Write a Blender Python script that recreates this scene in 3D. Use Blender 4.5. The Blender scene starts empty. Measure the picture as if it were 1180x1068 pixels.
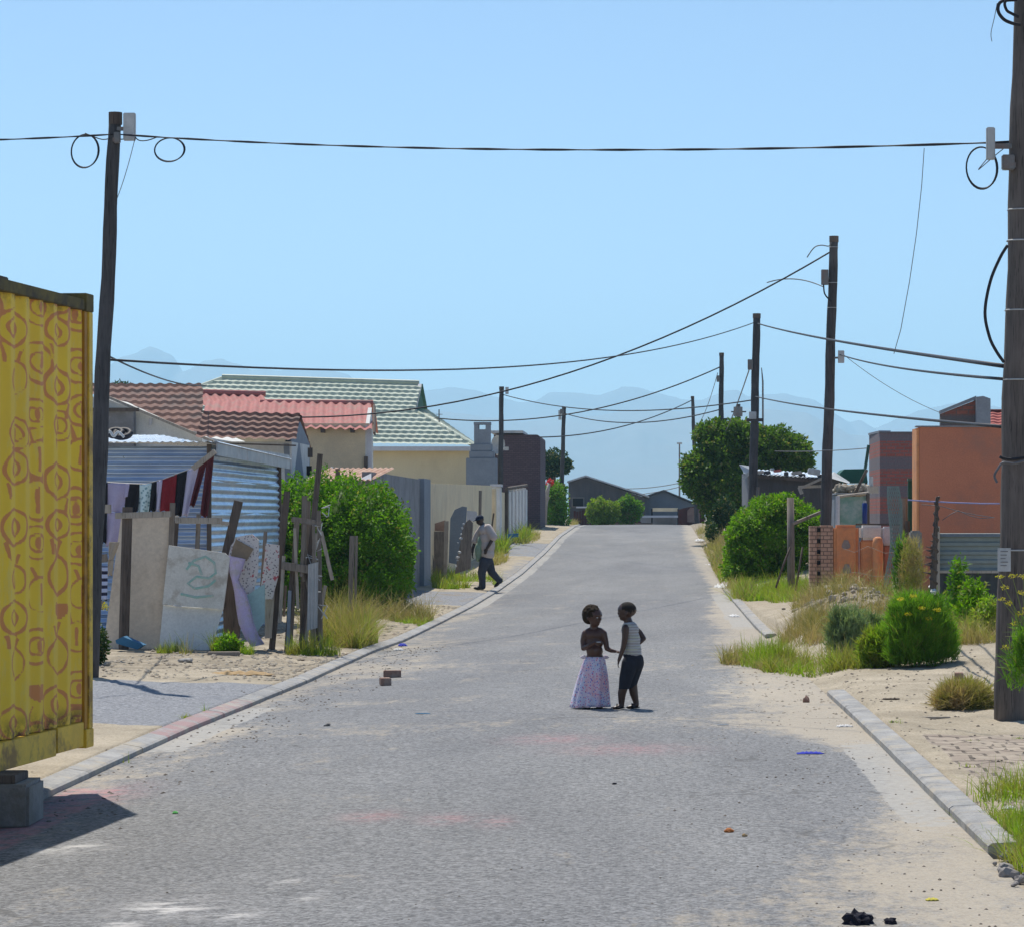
SUN=4.3; SKY=.115; EXPO=.3; HAZE=1.75e-4
import bpy, bmesh, math, random
import numpy as np
from mathutils import Vector, Matrix
random.seed(7); rng = np.random.default_rng(7)
scene = bpy.context.scene
COL = scene.collection
R = math.radians
F = 3300.0; HZ = 593.0; VX = 748.0; EYE = 1.7
def XP(px, Y): return (px-VX)*Y/F
def ZP(py, Y): return EYE+(HZ-py)*Y/F
def P(px, py, Y): return Vector((XP(px,Y), Y, ZP(py,Y)))

# ------------------------------------------------------------------ terrain
_lY=[0,20,23.4,27.4,31.4,39.7,44.5,51.4,62,73,86.5,105.7,124,150,165,200,300,20000]
_lZ=[-.08,-.085,-.087,-.127,-.167,-.2,-.27,-.285,-.29,-.23,-.08,.29,.75,1.1,1.12,.5,0,0]
_rY=[0,23,46,66,86,105,124,150,165,200,300,20000]
_rZ=[0,0,-.12,-.04,.04,.38,.78,1.12,1.12,.5,0,0]
def zl(Y): return np.interp(Y,_lY,_lZ)
def zr(Y): return np.interp(Y,_rY,_rZ)
XL=-3.8
def xr(Y): return np.interp(Y,[0,66,85,105,150,200],[1.7,1.7,1.9,2.0,2.2,2.3])
def hash2(ix,iy,s):
    h=(ix.astype(np.int64)*374761393+iy.astype(np.int64)*668265263+s*974634777)&0xffffffff
    h=((h^(h>>13))*1274126177)&0xffffffff
    return ((h^(h>>16))&0xffff)/65535.0
def vnoise(x,y,s=0):
    x=np.asarray(x,float); y=np.asarray(y,float)
    ix=np.floor(x); iy=np.floor(y); fx=x-ix; fy=y-iy
    fx=fx*fx*(3-2*fx); fy=fy*fy*(3-2*fy)
    a=hash2(ix,iy,s);b=hash2(ix+1,iy,s);c=hash2(ix,iy+1,s);d=hash2(ix+1,iy+1,s)
    return (a*(1-fx)+b*fx)*(1-fy)+(c*(1-fx)+d*fx)*fy-.5
def fbm(x,y,s=0,o=4):
    v=0;a=1
    for i in range(o):
        v=v+a*vnoise(x*2**i,y*2**i,s+i*17); a*=.5
    return v
def roadz(X,Y):
    t=np.clip((X-XL)/(xr(Y)-XL),0,1)
    return zl(Y)*(1-t)+zr(Y)*t+.03*np.sin(np.pi*t)
def mound(X,Y):
    m=.62*np.exp(-(((X-3.1)/1.0)**2+((Y-42.5)/4.5)**2))
    m=m+.25*np.exp(-(((X-3.4)/1.3)**2+((Y-50)/5)**2))
    m=m+.22*np.exp(-(((X-4.2)/1.2)**2+((Y-33)/3.5)**2))
    m=m+.5*np.exp(-(((X-3.9)/1.2)**2+((Y-72)/8)**2))+.5*np.exp(-(((X-3.3)/.9)**2+((Y-100)/12)**2))
    m=m+.12*np.exp(-(((X+5.6)/.9)**2+((Y-37)/1.6)**2))
    return m
def gz(X,Y):
    X=np.asarray(X,float);Y=np.asarray(Y,float)
    rz=roadz(X,Y)
    kz=((Y>14.25)&(Y<25.2))|((Y>42)&(Y<66.2))
    off=X-xr(Y)
    left=X<XL-.14; right=X>np.where(kz,xr(Y)+.15,xr(Y)-.001)
    b=.03*fbm(X*1.2,Y*1.2,3)+.02*fbm(X*6,Y*6,5,4)
    near=np.clip((300-Y)/100,0,1)
    l=zl(Y)+.058+.06*np.clip((XL-.3-X)/1.5,0,1)+b*near*np.clip((XL-.15-X)/.4,.15,1)
    # sand lies over the right hand kerb in places
    k=np.interp(Y,[0,23,24.5,43,45,66,68,300],[.055,.055,.08,.06,.05,.05,.11,.1])
    ramp=np.where(kz,1,np.clip(off/.55,0,1)); ramp=ramp*ramp*(3-2*ramp)
    r=zr(Y)-.012+(k+.012)*ramp+(b+mound(X,Y))*near*ramp
    return np.where(left,l,np.where(right,r,rz-.08))
def G(X,Y): return float(gz(X,Y))

# ------------------------------------------------------------------ objects
ORI={}
def tag(o,label=None,cat=None,group=None,kind=None):
    if label: o['label']=label
    if cat: o['category']=cat
    if group: o['group']=group
    if kind: o['kind']=kind
    return o
def thing(name,label,cat,loc,group=None):
    o=bpy.data.objects.new(name,None); COL.objects.link(o); o.location=loc
    o.empty_display_size=.2
    ORI[o.name]=Vector(loc); return tag(o,label,cat,group)
def link(name,me,mat,parent=None,base=None,smooth=False):
    if mat is not None and len(me.materials)==0: me.materials.append(mat)
    if smooth: me.polygons.foreach_set('use_smooth',[True]*len(me.polygons))
    o=bpy.data.objects.new(name,me); COL.objects.link(o)
    if parent is not None:
        org=ORI[parent.name]; o.parent=parent
    else:
        if base is None:
            n=len(me.vertices); co=np.empty(n*3); me.vertices.foreach_get('co',co); co=co.reshape(-1,3)
            base=((co[:,0].min()+co[:,0].max())/2,(co[:,1].min()+co[:,1].max())/2,co[:,2].min())
        org=Vector(base); o.location=org
    me.transform(Matrix.Translation(-org)); ORI[o.name]=org.copy()
    return o
class MB:
    def __init__(s): s.v=[]; s.f=[]
    def add(s,vs,fs):
        n=len(s.v); s.v+= [tuple(v) for v in vs]; s.f+=[tuple(i+n for i in f) for f in fs]; return s
    def box(s,x0,x1,y0,y1,z0,z1,M=None):
        vs=[Vector((x,y,z)) for z in (z0,z1) for y in (y0,y1) for x in (x0,x1)]
        if M: vs=[M@v for v in vs]
        return s.add(vs,[(0,2,3,1),(4,5,7,6),(0,1,5,4),(2,6,7,3),(0,4,6,2),(1,3,7,5)])
    def poly(s,pts,off):          # prism from a polygon, extruded by off
        n=len(pts); a=[Vector(p) for p in pts]; b=[p+Vector(off) for p in a]
        return s.add(a+b,[tuple(range(n-1,-1,-1)),tuple(range(n,2*n))]+[(i,(i+1)%n,(i+1)%n+n,i+n) for i in range(n)])
    def tube(s,pts,rad,n=8,cap=True,flat=1.0):
        pts=[Vector(p) for p in pts]
        if not hasattr(rad,'__len__'): rad=[rad]*len(pts)
        base=len(s.v); m=len(pts)
        ref=Vector((0,1,0)) if abs((pts[-1]-pts[0]).normalized().y)<.8 else Vector((1,0,0))
        for i,p in enumerate(pts):
            t=(pts[min(i+1,m-1)]-pts[max(i-1,0)])
            if t.length<1e-9: t=Vector((0,0,1))
            t.normalize(); a=t.cross(ref).normalized(); b=t.cross(a).normalized()
            for k in range(n):
                w=2*math.pi*k/n
                s.v.append(tuple(p+(a*math.cos(w)+b*math.sin(w)*flat)*rad[i]))
        for i in range(m-1):
            for k in range(n):
                s.f.append((base+i*n+k,base+i*n+(k+1)%n,base+(i+1)*n+(k+1)%n,base+(i+1)*n+k))
        if cap:
            s.f.append(tuple(base+k for k in range(n))[::-1]); s.f.append(tuple(base+(m-1)*n+k for k in range(n)))
        return s
    def plank(s,a,b,w,d,wdir=(1,0,0)):    # board of width w, depth d from a to b
        a=Vector(a);b=Vector(b);t=(b-a).normalized();W=Vector(wdir);W=(W-t*W.dot(t)).normalized();D=t.cross(W)
        vs=[]
        for q,j in ((a,0),(b,1)):
            for sx,sy in ((-1,-1),(1,-1),(1,1),(-1,1)): vs.append(q+W*sx*w/2+D*sy*d/2)
        return s.add(vs,[(3,2,1,0),(4,5,6,7)]+[(i,(i+1)%4,(i+1)%4+4,i+4) for i in range(4)])
    def ell(s,c,r,n=14,m=9,M=None):
        c=Vector(c); base=len(s.v)
        for j in range(m+1):
            ph=math.pi*j/m
            for i in range(n):
                th=2*math.pi*i/n
                q=Vector((r[0]*math.sin(ph)*math.cos(th),r[1]*math.sin(ph)*math.sin(th),r[2]*math.cos(ph)))
                if M: q=M@q
                s.v.append(tuple(c+q))
        for j in range(m):
            for i in range(n):
                s.f.append((base+j*n+i,base+(j+1)*n+i,base+(j+1)*n+(i+1)%n,base+j*n+(i+1)%n))
        return s
    def sheet(s,O,U,V,nu,nv,disp=None):   # displaced grid spanned by vectors U,V
        O=Vector(O);U=Vector(U);V=Vector(V);N=U.cross(V).normalized()
        if N.z<-.05: N=-N
        lu=U.length;lv=V.length
        base=len(s.v)
        for j in range(nv+1):
            for i in range(nu+1):
                a=i/nu;b=j/nv
                d=disp(a*lu,b*lv) if disp else 0
                s.v.append(tuple(O+U*a+V*b+N*d))
        for j in range(nv):
            for i in range(nu):
                q=base+j*(nu+1)+i; s.f.append((q,q+1,q+nu+2,q+nu+1))
        return s
    def mesh(s,name='m'):
        me=bpy.data.meshes.new(name); me.from_pydata(s.v,[],s.f); me.update(); return me
    def build(s,name,mat,parent=None,base=None,smooth=False,bevel=0):
        me=s.mesh(name)
        if bevel:
            bm=bmesh.new(); bm.from_mesh(me); bmesh.ops.remove_doubles(bm,verts=bm.verts,dist=1e-5)
            bmesh.ops.bevel(bm,geom=list(bm.edges),offset=bevel,segments=2,affect='EDGES',clamp_overlap=True)
            bm.to_mesh(me); bm.free()
        return link(name,me,mat,parent,base,smooth)
def np_mesh(name,V,Fc,mat,parent=None,base=None,smooth=False):
    V=np.asarray(V,np.float32);Fc=np.asarray(Fc,np.int32)
    me=bpy.data.meshes.new(name); k=Fc.shape[1]
    me.vertices.add(len(V)); me.vertices.foreach_set('co',V.ravel())
    me.loops.add(Fc.size); me.loops.foreach_set('vertex_index',Fc.ravel())
    me.polygons.add(len(Fc)); me.polygons.foreach_set('loop_start',np.arange(0,Fc.size,k,dtype=np.int32))
    me.update(calc_edges=True)
    return link(name,me,mat,parent,base,smooth)
def grid(name,xs,ys,zf,mat,attr=None,base=(0,0,0),smooth=True):
    X,Y=np.meshgrid(xs,ys); Z=zf(X,Y); nx=len(xs)
    V=np.stack([X,Y,Z],-1).reshape(-1,3)
    i,j=np.meshgrid(np.arange(nx-1),np.arange(len(ys)-1)); q=(j*nx+i).ravel()
    Fc=np.stack([q,q+1,q+nx+1,q+nx],-1)
    o=np_mesh(name,V,Fc,mat,None,base,smooth)
    if attr:
        A=attr(X,Y); c=np.ones((X.size,4),np.float32)
        for k in range(3): c[:,k]=np.broadcast_to(A[k],X.shape).ravel()
        a=o.data.color_attributes.new('mask','FLOAT_COLOR','POINT'); a.data.foreach_set('color',c.ravel())
    return o

# ------------------------------------------------------------------ materials
class NT:
    def __init__(s,name):
        s.m=bpy.data.materials.new(name); s.m.use_nodes=True; s.t=s.m.node_tree; s.N=s.t.nodes; s.L=s.t.links
        s.b=s.N['Principled BSDF']; s.co=s.N.new('ShaderNodeTexCoord').outputs['Object']
    def n(s,ty,**k):
        q=s.N.new(ty)
        for a,b in k.items(): setattr(q,a,b)
        return q
    def noise(s,scale,detail=3,rough=.55,vec=None,dist=0):
        q=s.n('ShaderNodeTexNoise'); q.inputs['Scale'].default_value=scale; q.inputs['Detail'].default_value=detail
        q.inputs['Roughness'].default_value=rough; q.inputs['Distortion'].default_value=dist
        s.L.new(vec or s.co,q.inputs['Vector']); return q.outputs['Fac']
    def map(s,scale=(1,1,1),rot=(0,0,0),loc=(0,0,0)):
        q=s.n('ShaderNodeMapping'); q.inputs['Scale'].default_value=scale; q.inputs['Rotation'].default_value=rot; q.inputs['Location'].default_value=loc
        s.L.new(s.co,q.inputs['Vector']); return q.outputs[0]
    def ramp(s,fac,a,b,ca=(0,0,0),cb=(1,1,1)):
        q=s.n('ShaderNodeValToRGB'); e=q.color_ramp.elements; e[0].position=a; e[1].position=b
        e[0].color=(*ca,1); e[1].color=(*cb,1); s.L.new(fac,q.inputs[0]); return q.outputs[0]
    def mix(s,fac,a,b,mode='MIX'):
        q=s.n('ShaderNodeMix',data_type='RGBA',blend_type=mode)
        for i,v in ((0,fac),(6,a),(7,b)):
            if isinstance(v,bpy.types.NodeSocket): s.L.new(v,q.inputs[i])
            elif i==0: q.inputs[0].default_value=v
            else: q.inputs[i].default_value=(*v,1)
        return q.outputs[2]
    def math(s,op,a,b=0,clamp=False):
        q=s.n('ShaderNodeMath',operation=op,use_clamp=clamp)
        for i,v in ((0,a),(1,b)):
            if isinstance(v,bpy.types.NodeSocket): s.L.new(v,q.inputs[i])
            else: q.inputs[i].default_value=v
        return q.outputs[0]
    def bump(s,h,strength=.3,dist=.01):
        q=s.n('ShaderNodeBump'); q.inputs['Strength'].default_value=strength; q.inputs['Distance'].default_value=dist
        s.L.new(h,q.inputs['Height']); s.L.new(q.outputs[0],s.b.inputs['Normal'])
    def out(s,col,rough=.8,metal=0,spec=.3):
        if isinstance(col,bpy.types.NodeSocket): s.L.new(col,s.b.inputs['Base Color'])
        else: s.b.inputs['Base Color'].default_value=(*col,1)
        s.b.inputs['Roughness'].default_value=rough; s.b.inputs['Metallic'].default_value=metal
        s.b.inputs['Specular IOR Level'].default_value=spec; return s.m
def surf(name,c1,c2=None,scale=6,fine=60,stain=None,sscale=1.5,samt=.5,rough=.85,metal=0,bump=.3,bd=.005,stretch=None,spec=.3):
    """weathered surface: two tones mixed by noise, fine grain, blotchy stains"""
    t=NT(name); c2=c2 or tuple(x*.8 for x in c1)
    vec=t.map(stretch) if stretch else t.co
    col=t.mix(t.ramp(t.noise(scale,5,.65,vec),.35,.65),c1,c2)
    g=t.noise(fine,3,.7,vec)
    col=t.mix(.5,col,t.ramp(g,.25,.75,(.55,.55,.55),(1,1,1)),'MULTIPLY')
    if stain:
        f=t.math('MULTIPLY',t.ramp(t.noise(sscale,6,.7,vec),.5,.62),samt); col=t.mix(f,col,stain)
    if bump: t.bump(g,bump,bd)
    return t.out(col,rough,metal,spec)
def wood(name,c1,c2,rough=.9):
    t=NT(name); v=t.map((30,30,1.6)); col=t.mix(t.ramp(t.noise(1,6,.7,v),.3,.7),c1,c2)
    k=t.ramp(t.noise(2.2,4,.6,t.map((60,60,2))),.56,.66)
    col=t.mix(k,col,tuple(x*.35 for x in c1))
    p=t.ramp(t.noise(1.2,3),.45,.65); col=t.mix(t.math('MULTIPLY',p,.4),col,tuple(x*1.6 for x in c2))
    t.bump(t.noise(1,6,.7,v),.5,.008); return t.out(col,rough)
def leafm(name,c1,c2,trans=.35,c3=None):
    t=NT(name); g=t.n('ShaderNodeNewGeometry')
    col=t.mix(g.outputs['Random Per Island'],c1,c2)
    col=t.mix(t.ramp(t.noise(3.2,5,.7),.42,.60),col,c3 or tuple(x*.6 for x in c1))
    col=t.mix(t.math('MULTIPLY',t.math('GREATER_THAN',t.math('FRACT',t.math('MULTIPLY',g.outputs['Random Per Island'],37.7)),.93),.7),col,(.30,.24,.09))
    m=t.out(col,.55,0,.2)
    tr=t.n('ShaderNodeBsdfTranslucent'); t.L.new(t.mix(1,col,(1.3,1.5,.6),'MULTIPLY'),tr.inputs[0])
    mx=t.n('ShaderNodeMixShader'); mx.inputs[0].default_value=trans
    t.L.new(t.b.outputs[0],mx.inputs[1]); t.L.new(tr.outputs[0],mx.inputs[2])
    t.L.new(mx.outputs[0],t.N['Material Output'].inputs[0]); return m
def galv(name,c1,c2,stain=(.16,.07,.03),samt=.5,rough=.35,metal=.75,stretch=(1,1,1)):
    t=NT(name); v=t.map(stretch)
    col=t.mix(t.ramp(t.noise(2.5,5,.7,v),.35,.65),c1,c2)
    col=t.mix(t.math('MULTIPLY',t.ramp(t.noise(1.1,6,.75,v),.55,.68),samt),col,stain)
    r=t.noise(9,4,.6); rr=t.math('ADD',t.math('MULTIPLY',r,.3),rough-.15)
    t.L.new(rr,t.b.inputs['Roughness']); m=t.out(col,rough,metal,.5); t.L.new(rr,t.b.inputs['Roughness']); return m
def brickm(name,c1,c2,mortar,w=.22,h=.075,bands=None,rough=.9,m=.012,axis='xz'):
    t=NT(name)
    sep=t.n('ShaderNodeSeparateXYZ'); t.L.new(t.co,sep.inputs[0])
    cb=t.n('ShaderNodeCombineXYZ')
    if axis=='xz':
        a=t.math('ADD',sep.outputs[0],sep.outputs[1]); t.L.new(a,cb.inputs[0]); t.L.new(sep.outputs[2],cb.inputs[1])
    else:
        t.L.new(sep.outputs[0],cb.inputs[0]); t.L.new(sep.outputs[1],cb.inputs[1])
    q=t.n('ShaderNodeTexBrick'); t.L.new(cb.outputs[0],q.inputs['Vector'])
    q.inputs['Color1'].default_value=(*c1,1);q.inputs['Color2'].default_value=(*c2,1);q.inputs['Mortar'].default_value=(*mortar,1)
    q.inputs['Scale'].default_value=1;q.inputs['Mortar Size'].default_value=m;q.inputs['Brick Width'].default_value=w;q.inputs['Row Height'].default_value=h
    col=q.outputs['Color']
    if bands:
        per,off,cc=bands
        zz=t.math('FRACT',t.math('DIVIDE',t.math('ADD',sep.outputs[2],off),per))
        f=t.math('MULTIPLY',t.math('LESS_THAN',zz,.42),.85); col=t.mix(f,col,cc)
    col=t.mix(.6,col,t.ramp(t.noise(25,4,.7),.3,.7,(.6,.6,.6),(1.1,1.1,1.1)),'MULTIPLY')
    t.bump(q.outputs['Fac'],-.5,.006); return t.out(col,rough)

M={}
# asphalt with aggregate, wind-blown sand and old paint
def asphalt(name,attr=True):
    t=NT(name)
    v=t.n('ShaderNodeTexVoronoi'); v.inputs['Scale'].default_value=62; t.L.new(t.co,v.inputs['Vector'])
    sp=t.n('ShaderNodeSeparateColor'); t.L.new(v.outputs['Color'],sp.inputs[0])
    agg=t.ramp(sp.outputs[0],.15,.85,(.055,.057,.061),(.33,.335,.345))
    n2=t.noise(24,4,.75); agg=t.mix(.55,agg,t.ramp(n2,.33,.68,(.055,.057,.062),(.285,.29,.30)))
    big=t.noise(.55,5,.6,t.map((1.6,.35,1))); agg=t.mix(.55,agg,t.ramp(big,.3,.7,(.70,.70,.71),(1.2,1.19,1.16)),'MULTIPLY')
    col=agg
    if attr:
        a=t.n('ShaderNodeAttribute',attribute_name='mask'); s=t.n('ShaderNodeSeparateColor'); t.L.new(a.outputs['Color'],s.inputs[0])
        nz=t.math('ADD',t.math('MULTIPLY',t.noise(1.3,8,.78,t.map((1.2,.5,1))),.6),t.math('MULTIPLY',t.noise(9,6,.8,t.map((1.2,.6,1))),.4))
        f=t.math('ADD',s.outputs[0],t.math('MULTIPLY',t.math('SUBTRACT',nz,.5),4.8))
        f=t.ramp(f,.38,1.05)
        spk=t.ramp(t.noise(70,3,.7),.4,.6,(.35,.35,.35),(1,1,1))
        f=t.mix(.6,f,spk,'MULTIPLY')
        sandc=t.mix(t.noise(14,5,.7),(.31,.265,.205),(.50,.44,.345))
        col=t.mix(t.math('MULTIPLY',f,.95),col,sandc)
        wide=t.noise(.5,5,.6,t.map((.35,.10,1))); col=t.mix(.8,col,t.ramp(wide,.35,.65,(.84,.84,.85),(1.16,1.14,1.10)),'MULTIPLY')
        gn=t.math('ADD',a.outputs['Alpha'],t.math('MULTIPLY',t.math('SUBTRACT',t.noise(4,7,.8),.5),2.0)); gf=t.ramp(gn,.45,.62)
        col=t.mix(t.math('MULTIPLY',gf,.85),col,t.mix(t.ramp(t.noise(16,5,.8),.3,.7),(.26,.25,.23),(.43,.415,.385)))
        cv=t.n('ShaderNodeTexVoronoi',feature='DISTANCE_TO_EDGE'); cv.inputs['Scale'].default_value=.32
        nv_=t.n('ShaderNodeTexNoise'); nv_.inputs['Scale'].default_value=1.5; t.L.new(t.co,nv_.inputs['Vector'])
        vm=t.n('ShaderNodeVectorMath',operation='ADD'); t.L.new(t.map((.45,1.1,1)),vm.inputs[0]); t.L.new(nv_.outputs['Color'],vm.inputs[1]); t.L.new(vm.outputs[0],cv.inputs['Vector'])
        ck_=t.math('MULTIPLY',t.ramp(cv.outputs['Distance'],.002,.008,(1,1,1),(0,0,0)),t.ramp(t.noise(.9,4),.48,.58)); col=t.mix(t.math('MULTIPLY',ck_,.55),col,(.06,.058,.055))
        fr=t.math('MULTIPLY',s.outputs[1],t.ramp(t.noise(9,6,.75),.40,.56)); col=t.mix(t.math('MULTIPLY',fr,.55),col,(.50,.22,.23))
        fb=t.math('MULTIPLY',s.outputs[2],t.ramp(t.noise(5,6,.75,t.map((.8,1.2,1))),.44,.60)); col=t.mix(t.math('MULTIPLY',fb,.7),col,(.62,.60,.58))
    t.bump(n2,.6,.012)
    return t.out(col,.85,0,.35)
M['road']=asphalt('asphalt_road')
def groundm():
    t=NT('sandy_ground')
    col=t.mix(t.ramp(t.noise(1.1,6,.7),.35,.65),(.38,.33,.25),(.55,.48,.37))
    g=t.noise(45,4,.75); col=t.mix(.7,col,t.ramp(g,.3,.68,(.42,.40,.38),(1.1,1.1,1.1)),'MULTIPLY')
    db=t.ramp(t.noise(11,5,.8),.60,.68); col=t.mix(t.math('MULTIPLY',db,.55),col,(.16,.12,.085))
    a=t.n('ShaderNodeAttribute',attribute_name='mask'); s=t.n('ShaderNodeSeparateColor'); t.L.new(a.outputs['Color'],s.inputs[0])
    nz=t.noise(2.0,7,.7)
    def m(ch,k=.9):
        f=t.math('ADD',s.outputs[ch],t.math('MULTIPLY',t.math('SUBTRACT',nz,.5),k)); return t.ramp(f,.45,.6)
    # worn footway asphalt
    v=t.n('ShaderNodeTexVoronoi'); v.inputs['Scale'].default_value=60; t.L.new(t.co,v.inputs['Vector'])
    sp=t.n('ShaderNodeSeparateColor'); t.L.new(v.outputs['Color'],sp.inputs[0])
    ag=t.mix(.5,t.ramp(sp.outputs[0],0,1,(.12,.125,.14),(.40,.41,.43)),t.ramp(t.noise(22,4,.7),.35,.66,(.12,.125,.14),(.38,.39,.41)))
    col=t.mix(m(0),col,ag)
    # clay pavers under sand
    q=t.n('ShaderNodeTexBrick'); t.L.new(t.map(rot=(0,0,0)),q.inputs['Vector'])
    q.inputs['Color1'].default_value=(.30,.25,.205,1);q.inputs['Color2'].default_value=(.40,.335,.275,1);q.inputs['Mortar'].default_value=(.12,.10,.085,1)
    q.inputs['Scale'].default_value=1;q.inputs['Mortar Size'].default_value=.014;q.inputs['Brick Width'].default_value=.23;q.inputs['Row Height'].default_value=.21
    pc=t.mix(t.math('MULTIPLY',t.ramp(t.noise(3,6,.75),.46,.72),.75),q.outputs['Color'],(.55,.48,.38))
    col=t.mix(m(1,1.0),col,pc)
    # stony dark soil / weeds litter
    col=t.mix(t.math('MULTIPLY',m(2,1.6),.8),col,t.mix(t.noise(18,5,.8),(.10,.08,.05),(.42,.36,.28)))
    t.bump(g,.7,.02); return t.out(col,.95,0,.15)
M['ground']=groundm()
M['concrete']=surf('weathered_concrete',(.50,.49,.47),(.38,.37,.36),5,55,(.27,.24,.2),1.8,.6)
M['kerbplain']=surf('kerb_concrete',(.37,.37,.37),(.28,.28,.285),4,70,(.5,.44,.34),2.2,.5)
t=NT('kerb_concrete_painted'); col=t.mix(t.ramp(t.noise(3.5,6,.75),.35,.65),(.44,.435,.425),(.26,.26,.26)); col=t.mix(.6,col,t.ramp(t.noise(50,4,.75),.3,.7,(.6,.6,.6),(1.1,1.1,1.1)),'MULTIPLY')
col=t.mix(t.math('MULTIPLY',t.ramp(t.noise(2.4,7,.8),.50,.62),.8),col,(.44,.39,.31)); sp=t.n('ShaderNodeSeparateXYZ'); t.L.new(t.co,sp.inputs[0])
zn=t.math('MULTIPLY',t.math('MULTIPLY',t.math('GREATER_THAN',sp.outputs[1],22.6),t.math('LESS_THAN',sp.outputs[1],27.4)),t.math('LESS_THAN',sp.outputs[0],0)); col=t.mix(t.math('MULTIPLY',zn,t.ramp(t.noise(4,6,.7),.40,.56)),col,(.36,.25,.245)); t.bump(t.noise(28,5,.8),.8,.012); M['kerb']=t.out(col,.92)
M['block']=surf('cement_block',(.33,.315,.29),(.22,.21,.20),6,50,(.2,.18,.15),3,.6,bump=.6,bd=.02)
M['pole']=wood('pole_wood',(.045,.044,.047),(.10,.095,.095))
M['pole1']=wood('pole_wood_near',(.075,.066,.06),(.17,.145,.13))
M['plank']=wood('grey_planks',(.15,.125,.105),(.29,.25,.21))
M['plankd']=wood('dark_planks',(.07,.055,.048),(.15,.12,.10))
M['plankl']=wood('bleached_planks',(.32,.28,.23),(.45,.40,.34))
M['cable']=surf('black_cable',(.02,.02,.025),(.035,.035,.045),5,50,rough=.6,bump=0)
M['wire']=surf('grey_wire',(.12,.12,.13),(.2,.2,.21),5,50,rough=.5,bump=0)
M['whitebox']=surf('pale_plastic',(.62,.64,.64),(.5,.52,.52),5,40,(.3,.3,.28),3,.4,rough=.5,bump=0)
M['steel']=surf('grey_bracket',(.18,.18,.18),(.26,.25,.24),8,60,(.2,.08,.04),4,.5,rough=.5,metal=.6)
M['galvwall']=galv('galvanised_wall',(.34,.45,.64),(.56,.66,.78),(.25,.18,.13),.35,.33,.7,(.4,1,3))
M['galvroof']=galv('galvanised_roof',(.62,.66,.70),(.8,.82,.82),(.3,.2,.14),.25,.3,.6)
M['galvold']=galv('old_sheet_iron',(.34,.36,.38),(.5,.5,.5),(.2,.1,.05),.6,.5,.4)
M['rustroof']=galv('rusty_roof',(.36,.2,.13),(.5,.33,.24),(.55,.48,.42),.5,.75,.15)
M['cream']=surf('cream_plaster',(.86,.72,.48),(.78,.64,.42),1.2,30,(.45,.38,.28),.8,.3)
M['creamhouse']=surf('cream_house_plaster',(.86,.75,.50),(.80,.69,.46),1.0,30,(.55,.46,.3),.7,.25)
M['white']=surf('white_plaster',(.82,.82,.78),(.7,.7,.67),1.5,30,(.4,.4,.38),1,.4)
M['greywall']=surf('grey_cement_plaster',(.33,.33,.34),(.25,.25,.26),1.2,25,(.15,.14,.14),.9,.5)
M['bluegrey']=surf('blue_grey_plaster',(.29,.33,.38),(.24,.275,.32),1.5,25,(.2,.22,.25),1,.4)
M['browntile']=surf('brown_roof_tile',(.27,.15,.115),(.18,.10,.08),3,25,(.12,.09,.08),1.2,.8,bump=.3)
M['pinktile']=surf('faded_red_sheet',(.52,.21,.19),(.42,.17,.155),2,25,(.34,.21,.18),2.4,.9,bump=.2)
M['greentile']=surf('pale_green_tile',(.54,.60,.49),(.45,.51,.41),2,20,(.34,.38,.30),.8,.6,rough=.45)
M['greenedge']=surf('green_trim',(.10,.22,.17),(.08,.17,.13),2,20)
M['whitetrim']=surf('white_trim',(.72,.72,.74),(.62,.62,.64),3,30,bump=.1)
M['darkhouse']=brickm('dark_plum_brick',(.105,.07,.085),(.13,.09,.105),(.075,.06,.07),.23,.09)
M['shed']=surf('dark_grey_boards',(.085,.085,.09),(.12,.115,.12),1.5,15,(.07,.06,.06),1,.5,stretch=(3,1,.5))
M['shedblue']=surf('slate_blue_boards',(.16,.20,.25),(.19,.23,.28),1.5,15)
M['dark']=surf('dark_opening',(.012,.012,.015),(.02,.02,.02),3,30,bump=0)
M['orange']=surf('terracotta_plaster',(.62,.24,.14),(.52,.20,.125),.9,40,(.36,.19,.14),.9,.55)
M['orangel']=surf('orange_plaster_pillar',(.88,.40,.18),(.76,.33,.15),3,40,(.42,.24,.16),2.5,.5)
M['band']=brickm('banded_brick',(.30,.10,.08),(.25,.085,.075),(.16,.12,.11),.23,.088,(1.02,.33,(.12,.12,.135)))
M['rbrick']=brickm('red_brick',(.30,.115,.085),(.24,.09,.07),(.15,.11,.10),.23,.10,(.62,.1,(.11,.12,.13)))
M['facebrick']=brickm('face_brick_pier',(.60,.42,.32),(.52,.34,.25),(.22,.16,.13),.15,.078,m=.010)
M['redroof']=surf('bright_red_tile',(.62,.20,.16),(.5,.16,.13),3,20)
M['loosebrick']=surf('loose_clay_brick',(.33,.2,.15),(.24,.15,.12),9,60,(.4,.34,.28),6,.5)
M['yellow']=None
M['leafb']=leafm('bush_leaves',(.13,.27,.012),(.22,.40,.02),.42)
M['leafh']=leafm('hedge_leaves',(.11,.25,.012),(.18,.36,.02),.4)
M['leaft']=leafm('tree_leaves',(.08,.16,.016),(.19,.30,.04),.4)
M['leafd']=leafm('dark_leaves',(.03,.075,.018),(.06,.12,.02),.2)
M['leafy']=leafm('yellow_green_leaves',(.20,.31,.02),(.32,.42,.035),.4)
M['fennel']=leafm('fennel_fronds',(.13,.29,.03),(.26,.42,.04),.45)
M['greygreen']=leafm('grey_green_leaves',(.22,.30,.17),(.33,.40,.24),.35)
M['grass']=leafm('green_grass',(.15,.27,.02),(.28,.38,.04),.45,(.26,.24,.06))
M['dry']=leafm('dry_grass',(.40,.33,.13),(.26,.29,.05),.3,(.42,.30,.17))
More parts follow.
